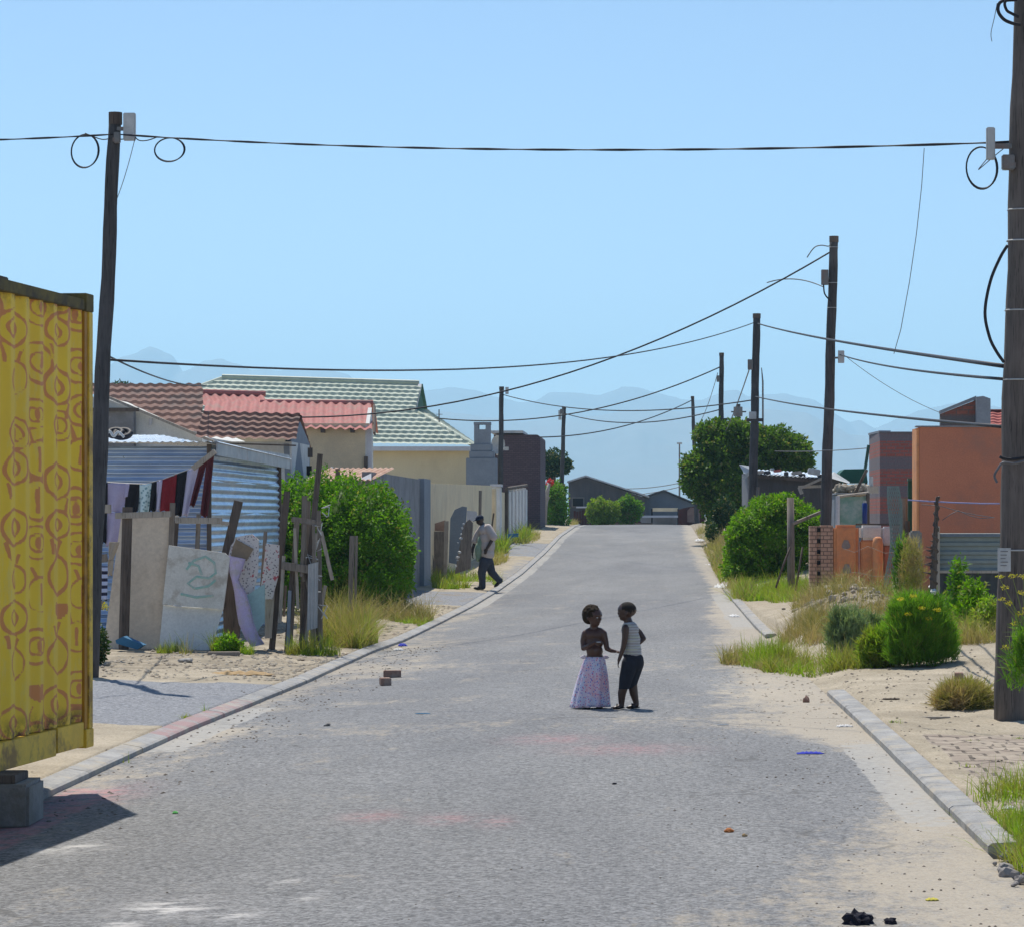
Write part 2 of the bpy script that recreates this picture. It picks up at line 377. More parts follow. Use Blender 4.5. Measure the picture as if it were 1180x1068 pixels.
M['dryr']=leafm('dry_brown_weeds',(.42,.28,.15),(.52,.39,.22),.25,(.2,.2,.05))
M['yflower']=leafm('yellow_flowers',(.48,.42,.03),(.58,.52,.05),.3,(.6,.5,.03))
M['rflower']=leafm('red_flowers',(.6,.02,.05),(.75,.06,.1),.3,(.6,.04,.06))
M['stem']=surf('green_stem',(.2,.27,.08),(.25,.28,.1),5,40,bump=0)
M['bark']=wood('bark',(.07,.05,.035),(.14,.11,.08))
def cloth(name,c,c2=None,**k): return surf(name,c,c2,k.pop('scale',8),90,rough=.95,bump=.2,bd=.003,**k)
def skinm(name,c):
    t=NT(name); col=t.mix(t.noise(12,4),c,tuple(x*.75 for x in c)); return t.out(col,.38,0,.5)
# ------------------------------------------------------------------ world, sun, camera
w=bpy.data.worlds.new("World"); scene.world=w; w.use_nodes=True
nt=w.node_tree; bg=nt.nodes['Background']
sky=nt.nodes.new('ShaderNodeTexSky'); sky.sky_type='NISHITA'; sky.sun_disc=False
sund=Vector((-.18,.5,1.0)).normalized()
sky.sun_elevation=math.asin(sund.z); sky.sun_rotation=math.atan2(sund.x,sund.y)
sky.air_density=.7; sky.dust_density=.2; sky.ozone_density=3
nt.links.new(sky.outputs[0],bg.inputs[0]); bg.inputs[1].default_value=SKY
sl=bpy.data.lights.new('sun','SUN'); sl.energy=SUN; sl.angle=R(.53); sl.color=(1,.94,.84)
so=bpy.data.objects.new('sun',sl); COL.objects.link(so); so.rotation_euler=(-sund).to_track_quat('-Z','Y').to_euler(); so.location=(0,0,30)
cam=bpy.data.cameras.new('camera'); co=bpy.data.objects.new('camera',cam); COL.objects.link(co)
co.location=(0,0,EYE); co.rotation_euler=(R(90),0,0)
cam.sensor_fit='HORIZONTAL'; cam.sensor_width=36; cam.lens=F/1180*36
cam.shift_x=(590-VX)/1180; cam.shift_y=(HZ-534)/1180; cam.clip_end=60000; cam.clip_start=.1
cam.dof.use_dof=False
scene.camera=co
scene.view_settings.view_transform='Standard'; scene.view_settings.look='None'
scene.view_settings.exposure=EXPO; scene.view_settings.gamma=1
scene.render.engine='CYCLES'
scene.cycles.max_bounces=6; scene.cycles.volume_bounces=2

# haze
hb=MB().box(-7000,7000,-30,11500,-3,620)
hz=hb.build('haze',None,base=(0,0,-3)); tag(hz,kind='stuff'); hz['label']='thin blue summer haze in the air'
hm=bpy.data.materials.new('haze_air'); hm.use_nodes=True; t=hm.node_tree; t.nodes.clear()
o_=t.nodes.new('ShaderNodeOutputMaterial'); v_=t.nodes.new('ShaderNodeVolumePrincipled')
v_.inputs['Color'].default_value=(.46,.77,1.0,1); v_.inputs['Density'].default_value=HAZE; v_.inputs['Anisotropy'].default_value=.3
t.links.new(v_.outputs[0],o_.inputs['Volume']); hz.data.materials.append(hm)

# ------------------------------------------------------------------ setting
def smooth(a,b,x):
    t=np.clip((x-a)/(b-a),0,1); return t*t*(3-2*t)
def gattr(X,Y):
    a=np.zeros_like(X)
    # footway asphalt, left
    a=np.maximum(a,smooth(23.2,23.8,Y)*(1-smooth(29.8,31.0,Y))*(X<XL)*smooth(-16,-15,X))
    a=np.maximum(a,smooth(60.5,61.5,Y)*(1-smooth(69,70.5,Y))*(X<XL)*smooth(-5.9,-5.6,X))
    a=np.maximum(a,smooth(99,101,Y)*(1-smooth(113,116,Y))*(X<XL)*smooth(-5.9,-5.6,X))
    a=np.maximum(a,.55*smooth(74,76,Y)*(1-smooth(97,99,Y))*(X<XL)*smooth(-5.2,-4.2,X))
    a=np.maximum(a,(np.abs(X-9)>0)*(Y>158)*(Y<172)*1.0)
    b=smooth(2.0,2.1,X)*(1-smooth(21.4,21.8,Y))*1.05
    c=np.zeros_like(X)
    c=np.maximum(c,.55*(X<XL)*smooth(31,33,Y)*(1-smooth(50,60,Y)))
    c=np.maximum(c,.8*np.exp(-(((X-3.1)/1.3)**2+((Y-43)/6)**2)))
    c=np.maximum(c,.75*(X>xr(Y))*smooth(66,70,Y)); c=np.maximum(c,.7*smooth(150,400,Y))
    c=np.maximum(c,.4*(X<-4)*smooth(46,60,Y))
    return a,b,c
xs=np.unique(np.round(np.concatenate([np.array([-6900,-4000,-1500,-500,-200,-100,-60,-40,-30,-22,-16]),np.arange(-12,-4.1,.12),[-4.1,-4.04,-4.0,-3.93,-3.8,-3.5,-2,0,1,1.5],
    np.arange(1.70,7,.06),np.arange(7,16,.5),[18,22,30,40,60,100,200,500,1500,4000,6900]]),3))
ys=np.concatenate([[-25,-10,0,5],np.arange(8,30,.12),np.arange(30,80,.25),np.arange(80,200,1.5),np.array([205,215,230,260,300,400,600,1000,2000,3500,5000,8000,11400])])
gr=grid('ground',xs,ys,gz,M['ground'],gattr); tag(gr,kind='structure')

def rattr(X,Y):
    s=np.full_like(X,.10)
    dr=xr(Y)-X; dl=X-XL
    # sand creeping in from the right
    wr=np.interp(Y,[8,12,13.5,15,17,19,21,23,26,30,34,40,44,50,56,60,70,90,120,150],[1.5,1.3,.95,.75,.3,.15,.35,1.0,1.2,.9,.8,.9,.5,.8,.5,.3,.3,.5,.6,.5])
    s=np.maximum(s,1.05-smooth(.3,1.5,dr/np.maximum(wr,.01))*.95)
    wl=np.interp(Y,[8,17,19,22,25,28,31,34,40,50,60,80,120,150],[.1,.2,.5,.75,.5,.6,1.0,1.4,1.0,.8,.7,.4,.2,.2])
    s=np.maximum(s,.55-smooth(.0,1.5,dl/wl)*.5)
    s=s+.34*np.exp(-((Y-23.2)/1.3)**2)+.22*np.exp(-((Y-27.5)/1.0)**2)+.26*np.exp(-((Y-34)/3)**2)+.2*np.exp(-((Y-42)/3)**2)+.16*np.exp(-((Y-60)/10)**2)+.12*np.exp(-((Y-125)/18)**2)
    s=s+.25*np.exp(-((Y-47)/.8)**2)*(X>-1)
    # streaks where wheels have swept it
    s=s-.12*np.exp(-((X+.9)/.5)**2)-.1*np.exp(-((X-.5)/.4)**2)*(Y>20)
    g=1.1*((X<-3.42+.04*fbm(X*4,Y*4))*(X>-3.8)*(Y>14)*(Y<18.6+.5*fbm(X*5,Y*3,2)))
    for px,py,rx,ry in ((430,936,34,6),(515,940,28,6),(572,944,20,6),(640,850,50,5),(720,862,70,6),(130,903,34,12)):
        Yc=EYE*F/(py-HZ); Xc=XP(px,Yc); a=rx*Yc/F; b=ry*Yc/(py-HZ)
        g=np.maximum(g,.6*np.exp(-(((X-Xc)/a)**2+((Y-Yc)/b)**2)))
    b=np.zeros_like(X)
    for px,py,rx,ry in ((195,1037,50,11),(265,1047,30,5),(355,1030,12,3),(75,964,45,5),(135,1055,30,4),(330,1010,10,3)):
        Yc=EYE*F/(py-HZ); Xc=XP(px,Yc); a=rx*Yc/F; bb=ry*Yc/(py-HZ)
        b=np.maximum(b,1.3*np.exp(-(((X-Xc)/a)**2+((Y-Yc)/bb)**2)))
    wob=.03*vnoise(Y*1.3,X*0,4)+.02*vnoise(Y*5,X*0,9)
    al=(dr<.30+wob)*smooth(14.3,16.5,Y)*(1-smooth(20.5,22.6,Y))*.72
    al=np.maximum(al,(dr<.36+wob)*smooth(43,48,Y)*(1-smooth(62,67,Y))*.72)
    al=np.maximum(al,(dl<.30+wob)*smooth(20.8,22,Y)*(1-smooth(26.5,28,Y))*.72)
    al=np.maximum(al,((dl<.30+wob)&(Y>58)&(Y<160))*(.62+.3*vnoise(Y*.35,X*0,14)))
    return s,g,b,al
ry_=np.concatenate([np.arange(6,45,.07),np.arange(45,165,.4)])
rx_=np.linspace(0,1,120)
XX,YY=np.meshgrid(rx_,ry_); Xr=XL+XX*(xr(YY)-XL); Zr=roadz(Xr,YY)+.004*fbm(Xr*2,YY*2,9)
V=np.stack([Xr,YY,Zr],-1).reshape(-1,3); nx=120
i,j=np.meshgrid(np.arange(nx-1),np.arange(len(ry_)-1)); q=(j*nx+i).ravel()
rd=np_mesh('road',V,np.stack([q,q+1,q+nx+1,q+nx],-1),M['road'],None,(0,0,0),True); tag(rd,kind='structure')
A=rattr(Xr,YY); c=np.ones((Xr.size,4),np.float32)
for k in range(4): c[:,k]=np.broadcast_to(A[k],Xr.shape).ravel()
rd.data.color_attributes.new('mask','FLOAT_COLOR','POINT').data.foreach_set('color',c.ravel())

def kerb(segs,side,prof,name):
    mb=MB()
    for (a,b) in segs:
        n=max(1,int((b-a)/2.2)); st=len(mb.v)
        for i in range(n+1):
            Y=a+(b-a)*i/n
            x0=XL if side<0 else float(xr(Y)); z0=float(zl(Y) if side<0 else zr(Y)); x0+=random.uniform(-.004,.004)
            for (dx,dz) in prof: mb.v.append((x0+side*dx,Y,z0+dz))
        k=len(prof)
        for i in range(n):
            for j in range(k-1):
                q=st+i*k+j; mb.f.append((q,q+k,q+k+1,q+1) if side>0 else (q,q+1,q+k+1,q+k))
        mb.f.append(tuple(st+j for j in range(k))); mb.f.append(tuple(st+n*k+j for j in range(k))[::-1])
    o=mb.build(name,M['kerb'],base=(0,0,0)); tag(o,kind='structure'); return o
def segs(lst,gap=.02): return [(a+gap/2,b-gap/2) for a,b in zip(lst[:-1],lst[1:])]
lp=[(-.0,-.1),(0,.034),(.02,.046),(.15,.068),(.165,.062),(.165,-.1)]
L0=list(np.arange(9.2,158,2.05)); kerb(segs(L0),-1,lp,'left_kerb')
rp=[(-.0,-.1),(.0,.04),(.02,.055),(.155,.062),(.17,.052),(.17,-.1)]
kerb(segs([14.35,16.2,18,20,22.6,24.9,27.3])+segs([42,44.4,46.8,49.2,51.6,54,56.4,58.8,61.2,63.6,66]),1,rp,'right_kerb')
# hills: two ranges with real depth
M['hill']=surf('mountain_scrub',(.20,.22,.23),(.27,.27,.27),.002,.02,(.2,.18,.17),.004,.5,bump=0)
def rng_(name,trace,Y0,depth,s):
    px=np.array([p[0] for p in trace],float); py=np.array([p[1] for p in trace],float)
    xs=np.linspace(XP(-250,Y0),XP(1400,Y0),520); pxs=xs*F/Y0+VX
    top=(HZ-np.interp(pxs,px,py))*Y0/F
    rows=np.linspace(-1,1,25)
    def zf(X,Y):
        v=(Y-Y0)/depth; k=np.clip(1-np.abs(v)**1.2,0,1)
        T=np.broadcast_to(top,X.shape)
        rough=fbm(X/180+Y/400,Y/260,s,5)*70*np.clip(np.abs(v)*2.2,0,1)*k + fbm(X/50,Y/60,s+3,3)*5
        return T*k+rough-4*(1-k)
    g=grid(name,xs,Y0+rows*depth,zf,M['hill'],base=(0,Y0,0)); tag(g,kind='structure')
rng_('far_mountains',[(-250,440),(60,450),(122,425),(140,411),(158,405),(172,398),(185,403),(200,411),(210,428),(222,424),(235,416),(255,412),(275,419),(290,427),(305,425),(320,427),(330,424),(345,426),(365,423),(390,429),(403,431),(410,440),(440,455),(470,456),(489,450),(515,446),(545,448),(569,457),(598,464),(616,462),(634,451),(658,452),(690,456),(708,449),(717,444),(741,447),(776,457),(787,461),(808,461),(836,450),(850,450),(861,457),(887,453),(906,454),(940,461),(964,477),(979,487),(992,484),(1007,493),(1031,483),(1054,475),(1080,468),(1099,464),(1147,468),(1200,476),(1400,450)],9600,1600,11)
rng_('near_mountains',[(-250,520),(100,500),(200,470),(330,480),(480,470),(540,476),(600,486),(680,480),(740,470),(800,476),(860,470),(930,474),(980,500),(1060,505),(1140,490),(1400,500)],7000,1200,31)
# ------------------------------------------------------------------ foliage helpers
def leaf_arrays(pts,nrm,size,asp=.5,tilt=.9,droop=0):
    n=len(pts); r=rng.normal(size=(n,3)); d=nrm*.5+r*tilt; d[:,2]-=droop; d/=np.linalg.norm(d,axis=1)[:,None]
    q=rng.normal(size=(n,3)); s=np.cross(d,q); s/=np.linalg.norm(s,axis=1)[:,None]
    L=size*rng.uniform(.6,1.25,(n,1)); W=L*asp*.5; up=np.cross(s,d)
    V=np.stack([pts,pts+d*L*.5+s*W+up*L*.06,pts+d*L,pts+d*L*.5-s*W+up*L*.06],1).reshape(-1,3)
    return V,np.arange(4*n).reshape(n,4)
def crown(name,lobes,n,size,mat,parent=None,asp=.5,core=.72,shell=.62,base=None,keepz=None,rough=.16,tilt=.9,coremat=None):
    lobes=np.array(lobes,float); C=lobes[:,:3]; Rr=lobes[:,3:]
    w_=(Rr[:,0]*Rr[:,2]+Rr[:,1]*Rr[:,2]+Rr[:,0]*Rr[:,1]); w_/=w_.sum()
    P_=[];N_=[];tot=0
    while tot<n:
        m=n; k=rng.choice(len(lobes),m,p=w_); d=rng.normal(size=(m,3)); d/=np.linalg.norm(d,axis=1)[:,None]
        rr=shell+(1-shell)*rng.random(m)**.55; rr=rr*np.where(rng.random(m)<.06,rng.uniform(1.0,1.14,m),1)
        bump_=1+rough*(np.sin(d[:,0]*7+k*1.7)*np.sin(d[:,2]*8+k*2.3)+.7*np.sin(d[:,1]*15+k)*np.sin(d[:,0]*17+d[:,2]*13))
        p=C[k]+d*Rr[k]*(rr*bump_)[:,None]
        ok=np.ones(m,bool)
        for i in range(len(lobes)):
            q=((p-C[i])/Rr[i]); ok&=~((np.sqrt((q**2).sum(1))<shell*.92)&(k!=i))
        if keepz is not None: ok&=p[:,2]>keepz
        p=p[ok];d=d[ok]; P_.append(p);N_.append(d);tot+=len(p)
    P_=np.concatenate(P_)[:n];N_=np.concatenate(N_)[:n]
    V,Fc=leaf_arrays(P_,N_,size,asp,tilt)
    Vs=[V];Fs=[Fc];off=len(V)
    if core:
        for (cx,cy,cz,rx,ry,rz) in lobes:
            a=MB().ell((0,0,0),(1,1,1),14,9); v=np.array(a.v)
            v=v*(1+.10*np.sin(v[:,[0]]*9+cx)*np.sin(v[:,[2]]*8+cz))
            v=v*np.array([rx,ry,rz])*core+np.array([cx,cy,cz])
            if keepz is not None: v[:,2]=np.maximum(v[:,2],keepz)
            f=np.array(a.f); Vs.append(v);Fs.append(f+off);off+=len(v)
    return np_mesh(name,np.concatenate(Vs),np.concatenate(Fs),mat,parent,base)
def blades(name,pts,h,mat,parent=None,w=.006,lean=.35,segs_=3,curve=.5,base=None,hj=.5):
    pts=np.asarray(pts,float)
    if len(pts)==0: pts=np.array([[0,-24,0.]])
    n=len(pts); th=rng.uniform(0,2*np.pi,n); H=h*np.clip(.45+1.3*(fbm(pts[:,0]*3,pts[:,1]*2,5,3)+.35),.3,1.35)*rng.uniform(1-hj,1+hj*.6,n) if np.isscalar(h) else h
    ln=np.abs(rng.normal(0,lean,n)); dx=np.cos(th);dy=np.sin(th); ph=rng.uniform(0,2*np.pi,n); sx=np.cos(ph);sy=np.sin(ph)
    rows=[]
    for k in range(segs_+1):
        t=k/segs_; x=pts[:,0]+dx*H*ln*(t**(1+curve)); y=pts[:,1]+dy*H*ln*(t**(1+curve)); z=pts[:,2]+H*t*(1-.25*ln*t)
        ww=w*(1-t*.85)*.5
        rows.append(np.stack([x-sx*ww,y-sy*ww,z],1)); rows.append(np.stack([x+sx*ww,y+sy*ww,z],1))
    V=np.stack(rows,1).reshape(-1,3); m=2*(segs_+1); b0=np.arange(n)[:,None]*m
    Fc=np.concatenate([b0+np.array([2*k,2*k+1,2*k+3,2*k+2]) for k in range(segs_)])
    return np_mesh(name,V,Fc,mat,parent,base)
def scatter(n,cx,cy,rx,ry,f=None,clump=0,onroad=False):
    a=rng.uniform(0,2*np.pi,n); r=np.sqrt(rng.random(n)); x=cx+rx*r*np.cos(a); y=cy+ry*r*np.sin(a)
    if clump:
        k=fbm(x*clump,y*clump,21,2); o=k>-.05; x=x[o];y=y[o]
    k=fbm(x*2.2+cx,y*1.6,21,3); o=(k>-.10+.25*((x-cx)**2/rx**2+(y-cy)**2/ry**2)-.12)|(rng.random(n)<.12)
    if not onroad: o&=(x<XL-.16)|(x>xr(y)+.03)
    x=x[o];y=y[o]
    z=np.where((x>XL)&(x<xr(y)),roadz(x,y),gz(x,y)); return np.stack([x,y,z-.01],1)

# ------------------------------------------------------------------ shipping container
def container():
    far=Vector((-3.585,18.4,0)); d=Vector((-.175,-1.8,0)).normalized(); n=Vector((-d.y,d.x,0)) # n points to the road (+x)
    n=Vector((.9953,-.0968,0)); z0=.215; H=2.895; L=6.06; Wd=2.44
    Mx=Matrix((( -n.x,d.x,0,far.x),( -n.y,d.y,0,far.y),(0,0,1,z0),(0,0,0,1)))  # local x = inward, y = along to camera, z up
    T=thing('shipping_container','yellow corrugated shipping container with red painted hearts and rings, raised on blocks','container',tuple(far+Vector((-1.2,-3,z0))))
    t=NT('yellow_container_paint'); a=t.n('ShaderNodeAttribute',attribute_name='mask'); s=t.n('ShaderNodeSeparateColor'); t.L.new(a.outputs['Color'],s.inputs[0])
    yc=t.mix(t.ramp(t.noise(1.4,5,.7),.35,.65),(.95,.64,.04),(.86,.56,.05))
    worn=t.ramp(t.noise(7,6,.75,t.map((1,1,.35))),.55,.68); yc=t.mix(t.math('MULTIPLY',worn,.35),yc,(.74,.60,.28))
    nz=t.noise(16,5,.7); f=t.ramp(t.math('ADD',s.outputs[0],t.math('MULTIPLY',t.math('SUBTRACT',nz,.5),.8)),.46,.62)
    col=t.mix(t.math('MULTIPLY',f,.72),yc,t.mix(nz,(.66,.12,.07),(.60,.17,.12)))
    ru=t.math('MULTIPLY',s.outputs[1],t.ramp(t.noise(10,6,.75),.42,.58)); col=t.mix(ru,col,(.10,.05,.025))
    my=t.out(col,.55,0,.3)
    mrail=surf('mossy_rail_paint',(.20,.155,.05),(.11,.095,.05),9,40,(.06,.05,.04),6,.7)
    myr=surf('worn_yellow_steel',(.92,.60,.05),(.78,.50,.05),5,40,(.16,.07,.03),3.2,.75,rough=.5)
    myd=surf('dark_amber_steel',(.55,.27,.02),(.40,.18,.02),5,40,(.12,.05,.02),3,.7,rough=.55)
    # side panel, corrugated, with painted motifs stored as a paint mask
    ya=np.concatenate([np.arange(.16,3.0,.012),np.arange(3.0,5.9,.03)]); za=np.arange(.17,2.79,.014)
    Y,Z=np.meshgrid(ya,za); p=(Y-.16)%.278; pr=np.interp(p,[0,.035,.105,.174,.244,.278],[0,0,.036,.036,0,0]) ; X=pr+.012
    u=Y+.02*fbm(Y*5,Z*5,3)+.01; v=Z+.03*fbm(Y*4,Z*4,8)
    cw,ch=.42,.29
    mask=np.zeros_like(u)
    def ring(x,y,R_,w_): return np.clip(1.2-np.abs(np.hypot(x,y)-R_)/w_,0,1)
    for col_ in range(-1,17):
        for row in range(-1,12):
            ox=col_*cw+.20; oy=row*ch+(.15 if col_%2 else 0)+.12
            q_=random.Random(col_*31+row*7+5); sc_=q_.uniform(.85,1.2); x=(u-ox-q_.uniform(-.05,.05))*sc_*q_.choice((-1,1)); y=(v-oy-q_.uniform(-.05,.05))*sc_; kind=q_.choice((0,0,1,2,3)) if (col_+row)%2 else q_.choice((0,2,3,3))
            x,y=x*math.cos(.2*sc_-.2)-y*math.sin(.3*(sc_-1)),y+x*.25*(sc_-1)
            if kind in(0,2):
                m=np.maximum(ring(x*.80,y*1.45,.155,.022),ring(x*.8,y*1.45,.08,.018)); m=np.maximum(m,np.clip(1.3-np.hypot(x,y*.8)/.045,0,1))
                tail=np.clip(1.2-np.abs(x-.13-2.5*(y+.2)**2)/.03,0,1)*(y<-.09)*(y>-.19); m=np.maximum(m,tail)
            elif kind==1:
                hx=x/.12; hy=(y-.01)/.062; h=(hx**2+hy**2-1)**3-hx**2*hy**3; m=(h<0)*1.0; m=np.maximum(m,np.clip(1.2-np.abs(x-.1*np.sin(y*9))/.018,0,1)*(y<-.06)*(y>-.17))
            else:
                m=ring(x*1.0,y*1.3,.14,.02); m=np.maximum(m,np.clip(1.2-np.abs(x)/.03,0,1)*(np.abs(y)<.07))
                m=np.maximum(m,np.clip(1.2-np.abs(np.abs(x)-.5*np.abs(y))/.025,0,1)*(y>.11)*(y<.18))
            mask=np.maximum(mask,m*(np.abs(x)<.3)*(np.abs(y)<.2))
    mask*= (np.clip(1-p/.0001,0,1)*0+1)
    rust=np.clip((.30-Z)/.12,0,1)+.6*np.clip((Z-2.70)/.08,0,1)
    V=np.stack([X,Y,Z],-1).reshape(-1,3); Mn=np.array(Mx); V=V@Mn[:3,:3].T+Mn[:3,3]
    nx=len(ya); i,j=np.meshgrid(np.arange(nx-1),np.arange(len(za)-1)); q=(j*nx+i).ravel()
    o=np_mesh('side_panel',V,np.stack([q,q+nx,q+nx+1,q+1],-1),my,T)
    c=np.ones((X.size,4),np.float32); c[:,0]=(mask*np.clip(.95+.5*fbm(u*9,v*9,44),0,1)).ravel(); c[:,1]=rust.ravel(); c[:,2]=0
    o.data.color_attributes.new('mask','FLOAT_COLOR','POINT').data.foreach_set('color',c.ravel())
    def prt(name,mat,boxes,bevel=.004):
        mb=MB()
        for b_ in boxes: mb.box(*b_,M=Mx)
        return mb.build(name,mat,T,bevel=bevel)
    prt('top_rail',mrail,[(-.006,.06,.16,5.9,2.785,2.855)])
    prt('bottom_rail',myr,[(-.004,.05,.75,5.9,.0,.165)])
    prt('bottom_rail',myr,[(-.002,.05,.165,.72,.012,.168)])
    prt('corner_post',myd,[(-.003,.04,.085,.158,.12,2.78)])  # recessed strip beside the post, darker amber than the post itself
    prt('corner_post',myr,[(-.012,.14,.0,.084,.1185,2.78)])
    prt('corner_post',myr,[(Wd-.14,Wd,.0,.084,.1185,2.78)])
    prt('corner_post',myr,[(-.012,.14,5.905,6.06,.1185,2.78)])
    prt('corner_post',myr,[(Wd-.14,Wd,5.905,6.06,.1185,2.78)])
    for (x,y) in ((-.016,0),(-.016,5.89),(Wd-.162,0),(Wd-.162,5.89)):
        prt('corner_casting',myr if x<0 else mrail,[(x,x+.178,y-.006,y+.158,0,.118)]); prt('corner_casting',mrail,[(x,x+.178,y-.006,y+.158,2.781,2.895)])
    mb=MB(); mb.sheet(Mx@Vector((.02,.08,2.84)),Mx.to_3x3()@Vector((2.4,0,0)),Mx.to_3x3()@Vector((0,5.9,0)),6,220,lambda a,b:.015*math.sin(b*22)); mb.build('roof_panel',mrail,T)
    prt('end_panel',myr,[(.14,Wd-.14,.02,.05,.12,2.8)]); prt('end_panel',myr,[(.14,Wd-.14,6.0,6.03,.12,2.8)])
    prt('side_panel',myr,[(Wd-.05,Wd-.01,.16,5.9,.17,2.8)]); prt('floor_frame',mrail,[(.06,Wd-.06,.1,5.95,.02,.15)])
    # weathered boards lying on the roof
    b=MB().box(.25,1.2,.9,2.2,2.875,2.935,M=Mx).build('stacked_roof_boards',M['plankd'],bevel=.005); tag(b,'dark boards lying on top of the yellow container roof','boards')
container()
def blockobj(x0,x1,y0,y1,z0,z1,label,rot=0):
    c_=Vector(((x0+x1)/2,(y0+y1)/2,z0)); mb=MB().box(-(x1-x0)/2,(x1-x0)/2,-(y1-y0)/2,(y1-y0)/2,0,z1-z0,M=Matrix.Translation(c_)@Matrix.Rotation(rot,4,'Z'))
    return tag(mb.build('concrete_block',M['block'],bevel=.018),label,'concrete block')
blockobj(-4.02,-3.54,16.3,16.78,-.09,.165,'rough grey concrete block carrying the near side of the yellow container',.03)
tag(MB().box(-4.0,-3.62,16.35,16.7,.166,.214).build('wood_shim',M['plankd'],bevel=.004),'dark wood shim between the near concrete block and the container','shim')
blockobj(-6.1,-5.7,17.6,18.2,.0,.213,'concrete block under the far left corner of the yellow container')

# ------------------------------------------------------------------ poles and cables
def ring_pts(c,rx,rz,n=26,a0=0,a1=2*math.pi,tilt=.15): return [Vector(c)+Vector((rx*math.cos(a0+(a1-a0)*i/n),tilt*rx*math.sin(a0+(a1-a0)*i/n),rz*math.sin(a0+(a1-a0)*i/n))) for i in range(n+1)]
def pole(label,base,top,r0,r1,mat='pole',boxes=(),cross=None,steel=None,group='wooden power poles along the street',bands=()):
    base=Vector(base);top=Vector(top); T=thing('power_pole',label,'power pole',tuple(base),group)
    n=24; pts=[base.lerp(top,i/n)+Vector((.007*math.sin(i*.8+base.x),.006*math.sin(i*.9),0))*(0 if i in(0,n) else 1) for i in range(n+1)]
    pts[0]=base-Vector((0,0,.3))
    MB().tube(pts,[(r0+(r1-r0)*i/n)*(1+.04*math.sin(i*2.1)) for i in range(n+1)],12).build('pole_shaft',M[mat],T,smooth=True)
    for (nm,t_,dx,dy,w_,h_,d_,mt) in boxes:
        c=base.lerp(top,t_)
        bx_=MB().box(c.x+dx-w_/2,c.x+dx+w_/2,c.y+dy-d_/2,c.y+dy+d_/2,c.z-h_/2,c.z+h_/2).build(nm,M[mt],T,bevel=.008)
        MB().box(min(c.x,c.x+dx),max(c.x,c.x+dx),c.y+dy+d_*.1-.01,c.y+dy+d_*.1+.02,c.z-.04,c.z+.0).build('bracket',M['steel'],bx_)
    if cross:
        t_,w_=cross; c=base.lerp(top,t_); MB().box(c.x-w_/2,c.x+w_/2,c.y-r1-.08,c.y-r1,c.z-.05,c.z+.04).build('crossarm',M['pole'],T)
    for t_ in bands:
        c=base.lerp(top,t_); r=(r0+(r1-r0)*t_)+.006
        MB().tube(ring_pts(c,r,0,16,tilt=1),.006,5,cap=False).build('wire_band',M['whitebox'],T)
    if steel:
        c0=base.lerp(top,steel[0]);c1=base.lerp(top,steel[1]); o=Vector((r0*.9,-r0*.5,0)); MB().tube([c0+o,c1+o],.05,8).build('conduit',M['steel'],T)
    MB().tube([top-Vector((0,0,.12)),top+Vector((0,0,.01))],[r1*1.09,r1*1.09],12).build('pole_cap',M['plankd'],T)
    return T
p_left=pole('leaning wooden power pole beside the yellow container with a tall pale box',(XP(102,31),31,G(-6,31)),P(133,131,31),.10,.068,boxes=[('junction_box',.975,.17,-.05,.13,.30,.06,'whitebox'),('insulator',.955,.05,-.09,.07,.12,.05,'steel')])
p_near=pole('nearest and thickest wooden pole at the right edge with a white notice',(XP(1163,23),23,G(2.9,23)),P(1183,-60,23),.122,.092,mat='pole1',boxes=[('junction_box',.745,-.26,-.05,.07,.26,.05,'whitebox'),('insulator',.72,-.12,-.08,.1,.12,.08,'steel')],bands=(.22,.44,.62,.66,.53))
pole('tall dark pole behind the brick pillars with two pale boxes',(XP(949,60),60,G(3.7,60)),P(961,273,60),.125,.09,boxes=[('junction_box',.885,-.17,-.05,.15,.32,.1,'steel'),('junction_box',.662,.22,-.06,.13,.26,.08,'whitebox')],bands=(.97,.80,.40,.87))
pole('dark pole in front of the round tree with a short crossarm',(XP(866,78),78,G(2.8,78)),P(872,362,78),.13,.10,boxes=[('junction_box',.80,-.15,-.06,.14,.28,.1,'steel'),('junction_box',.60,-.06,-.16,.2,.2,.1,'whitebox')],cross=(.583,.45),steel=(.05,.32))
pole('smaller dark pole rising behind the round tree, left of the crossarm pole',(XP(830,115),115,G(2.9,115)),P(831.5,407,115),.13,.09,boxes=[('junction_box',.86,-.13,-.05,.13,.26,.1,'steel')],cross=(.64,.5))
pole('thin leaning far pole left of the round tree',(XP(803,160),160,1.1),P(798,457,160),.13,.09)
T=pole('stubby pole top with transformer drum peeping over the round tree',(XP(853,190),190,.6),P(851,466,190),.14,.12,cross=(.94,1.0))
MB().tube([P(850.5,480,189.7),P(850.5,469,189.7)],.3,12).build('transformer',M['steel'],T)
pole('slim pole beside the grey chimney on the left',(XP(576,114),114,G(-5.9,114)),P(578,446,114),.11,.09,boxes=[('junction_box',.975,.22,-.06,.13,.28,.1,'whitebox')])
pole('far pole above the red-flowered hedge on the left',(XP(646,150),150,1.1),P(650,469,150),.12,.1,boxes=[('junction_box',.96,-.1,-.1,.2,.26,.12,'steel'),('junction_box',.93,-.2,-.1,.16,.5,.08,'whitebox')])
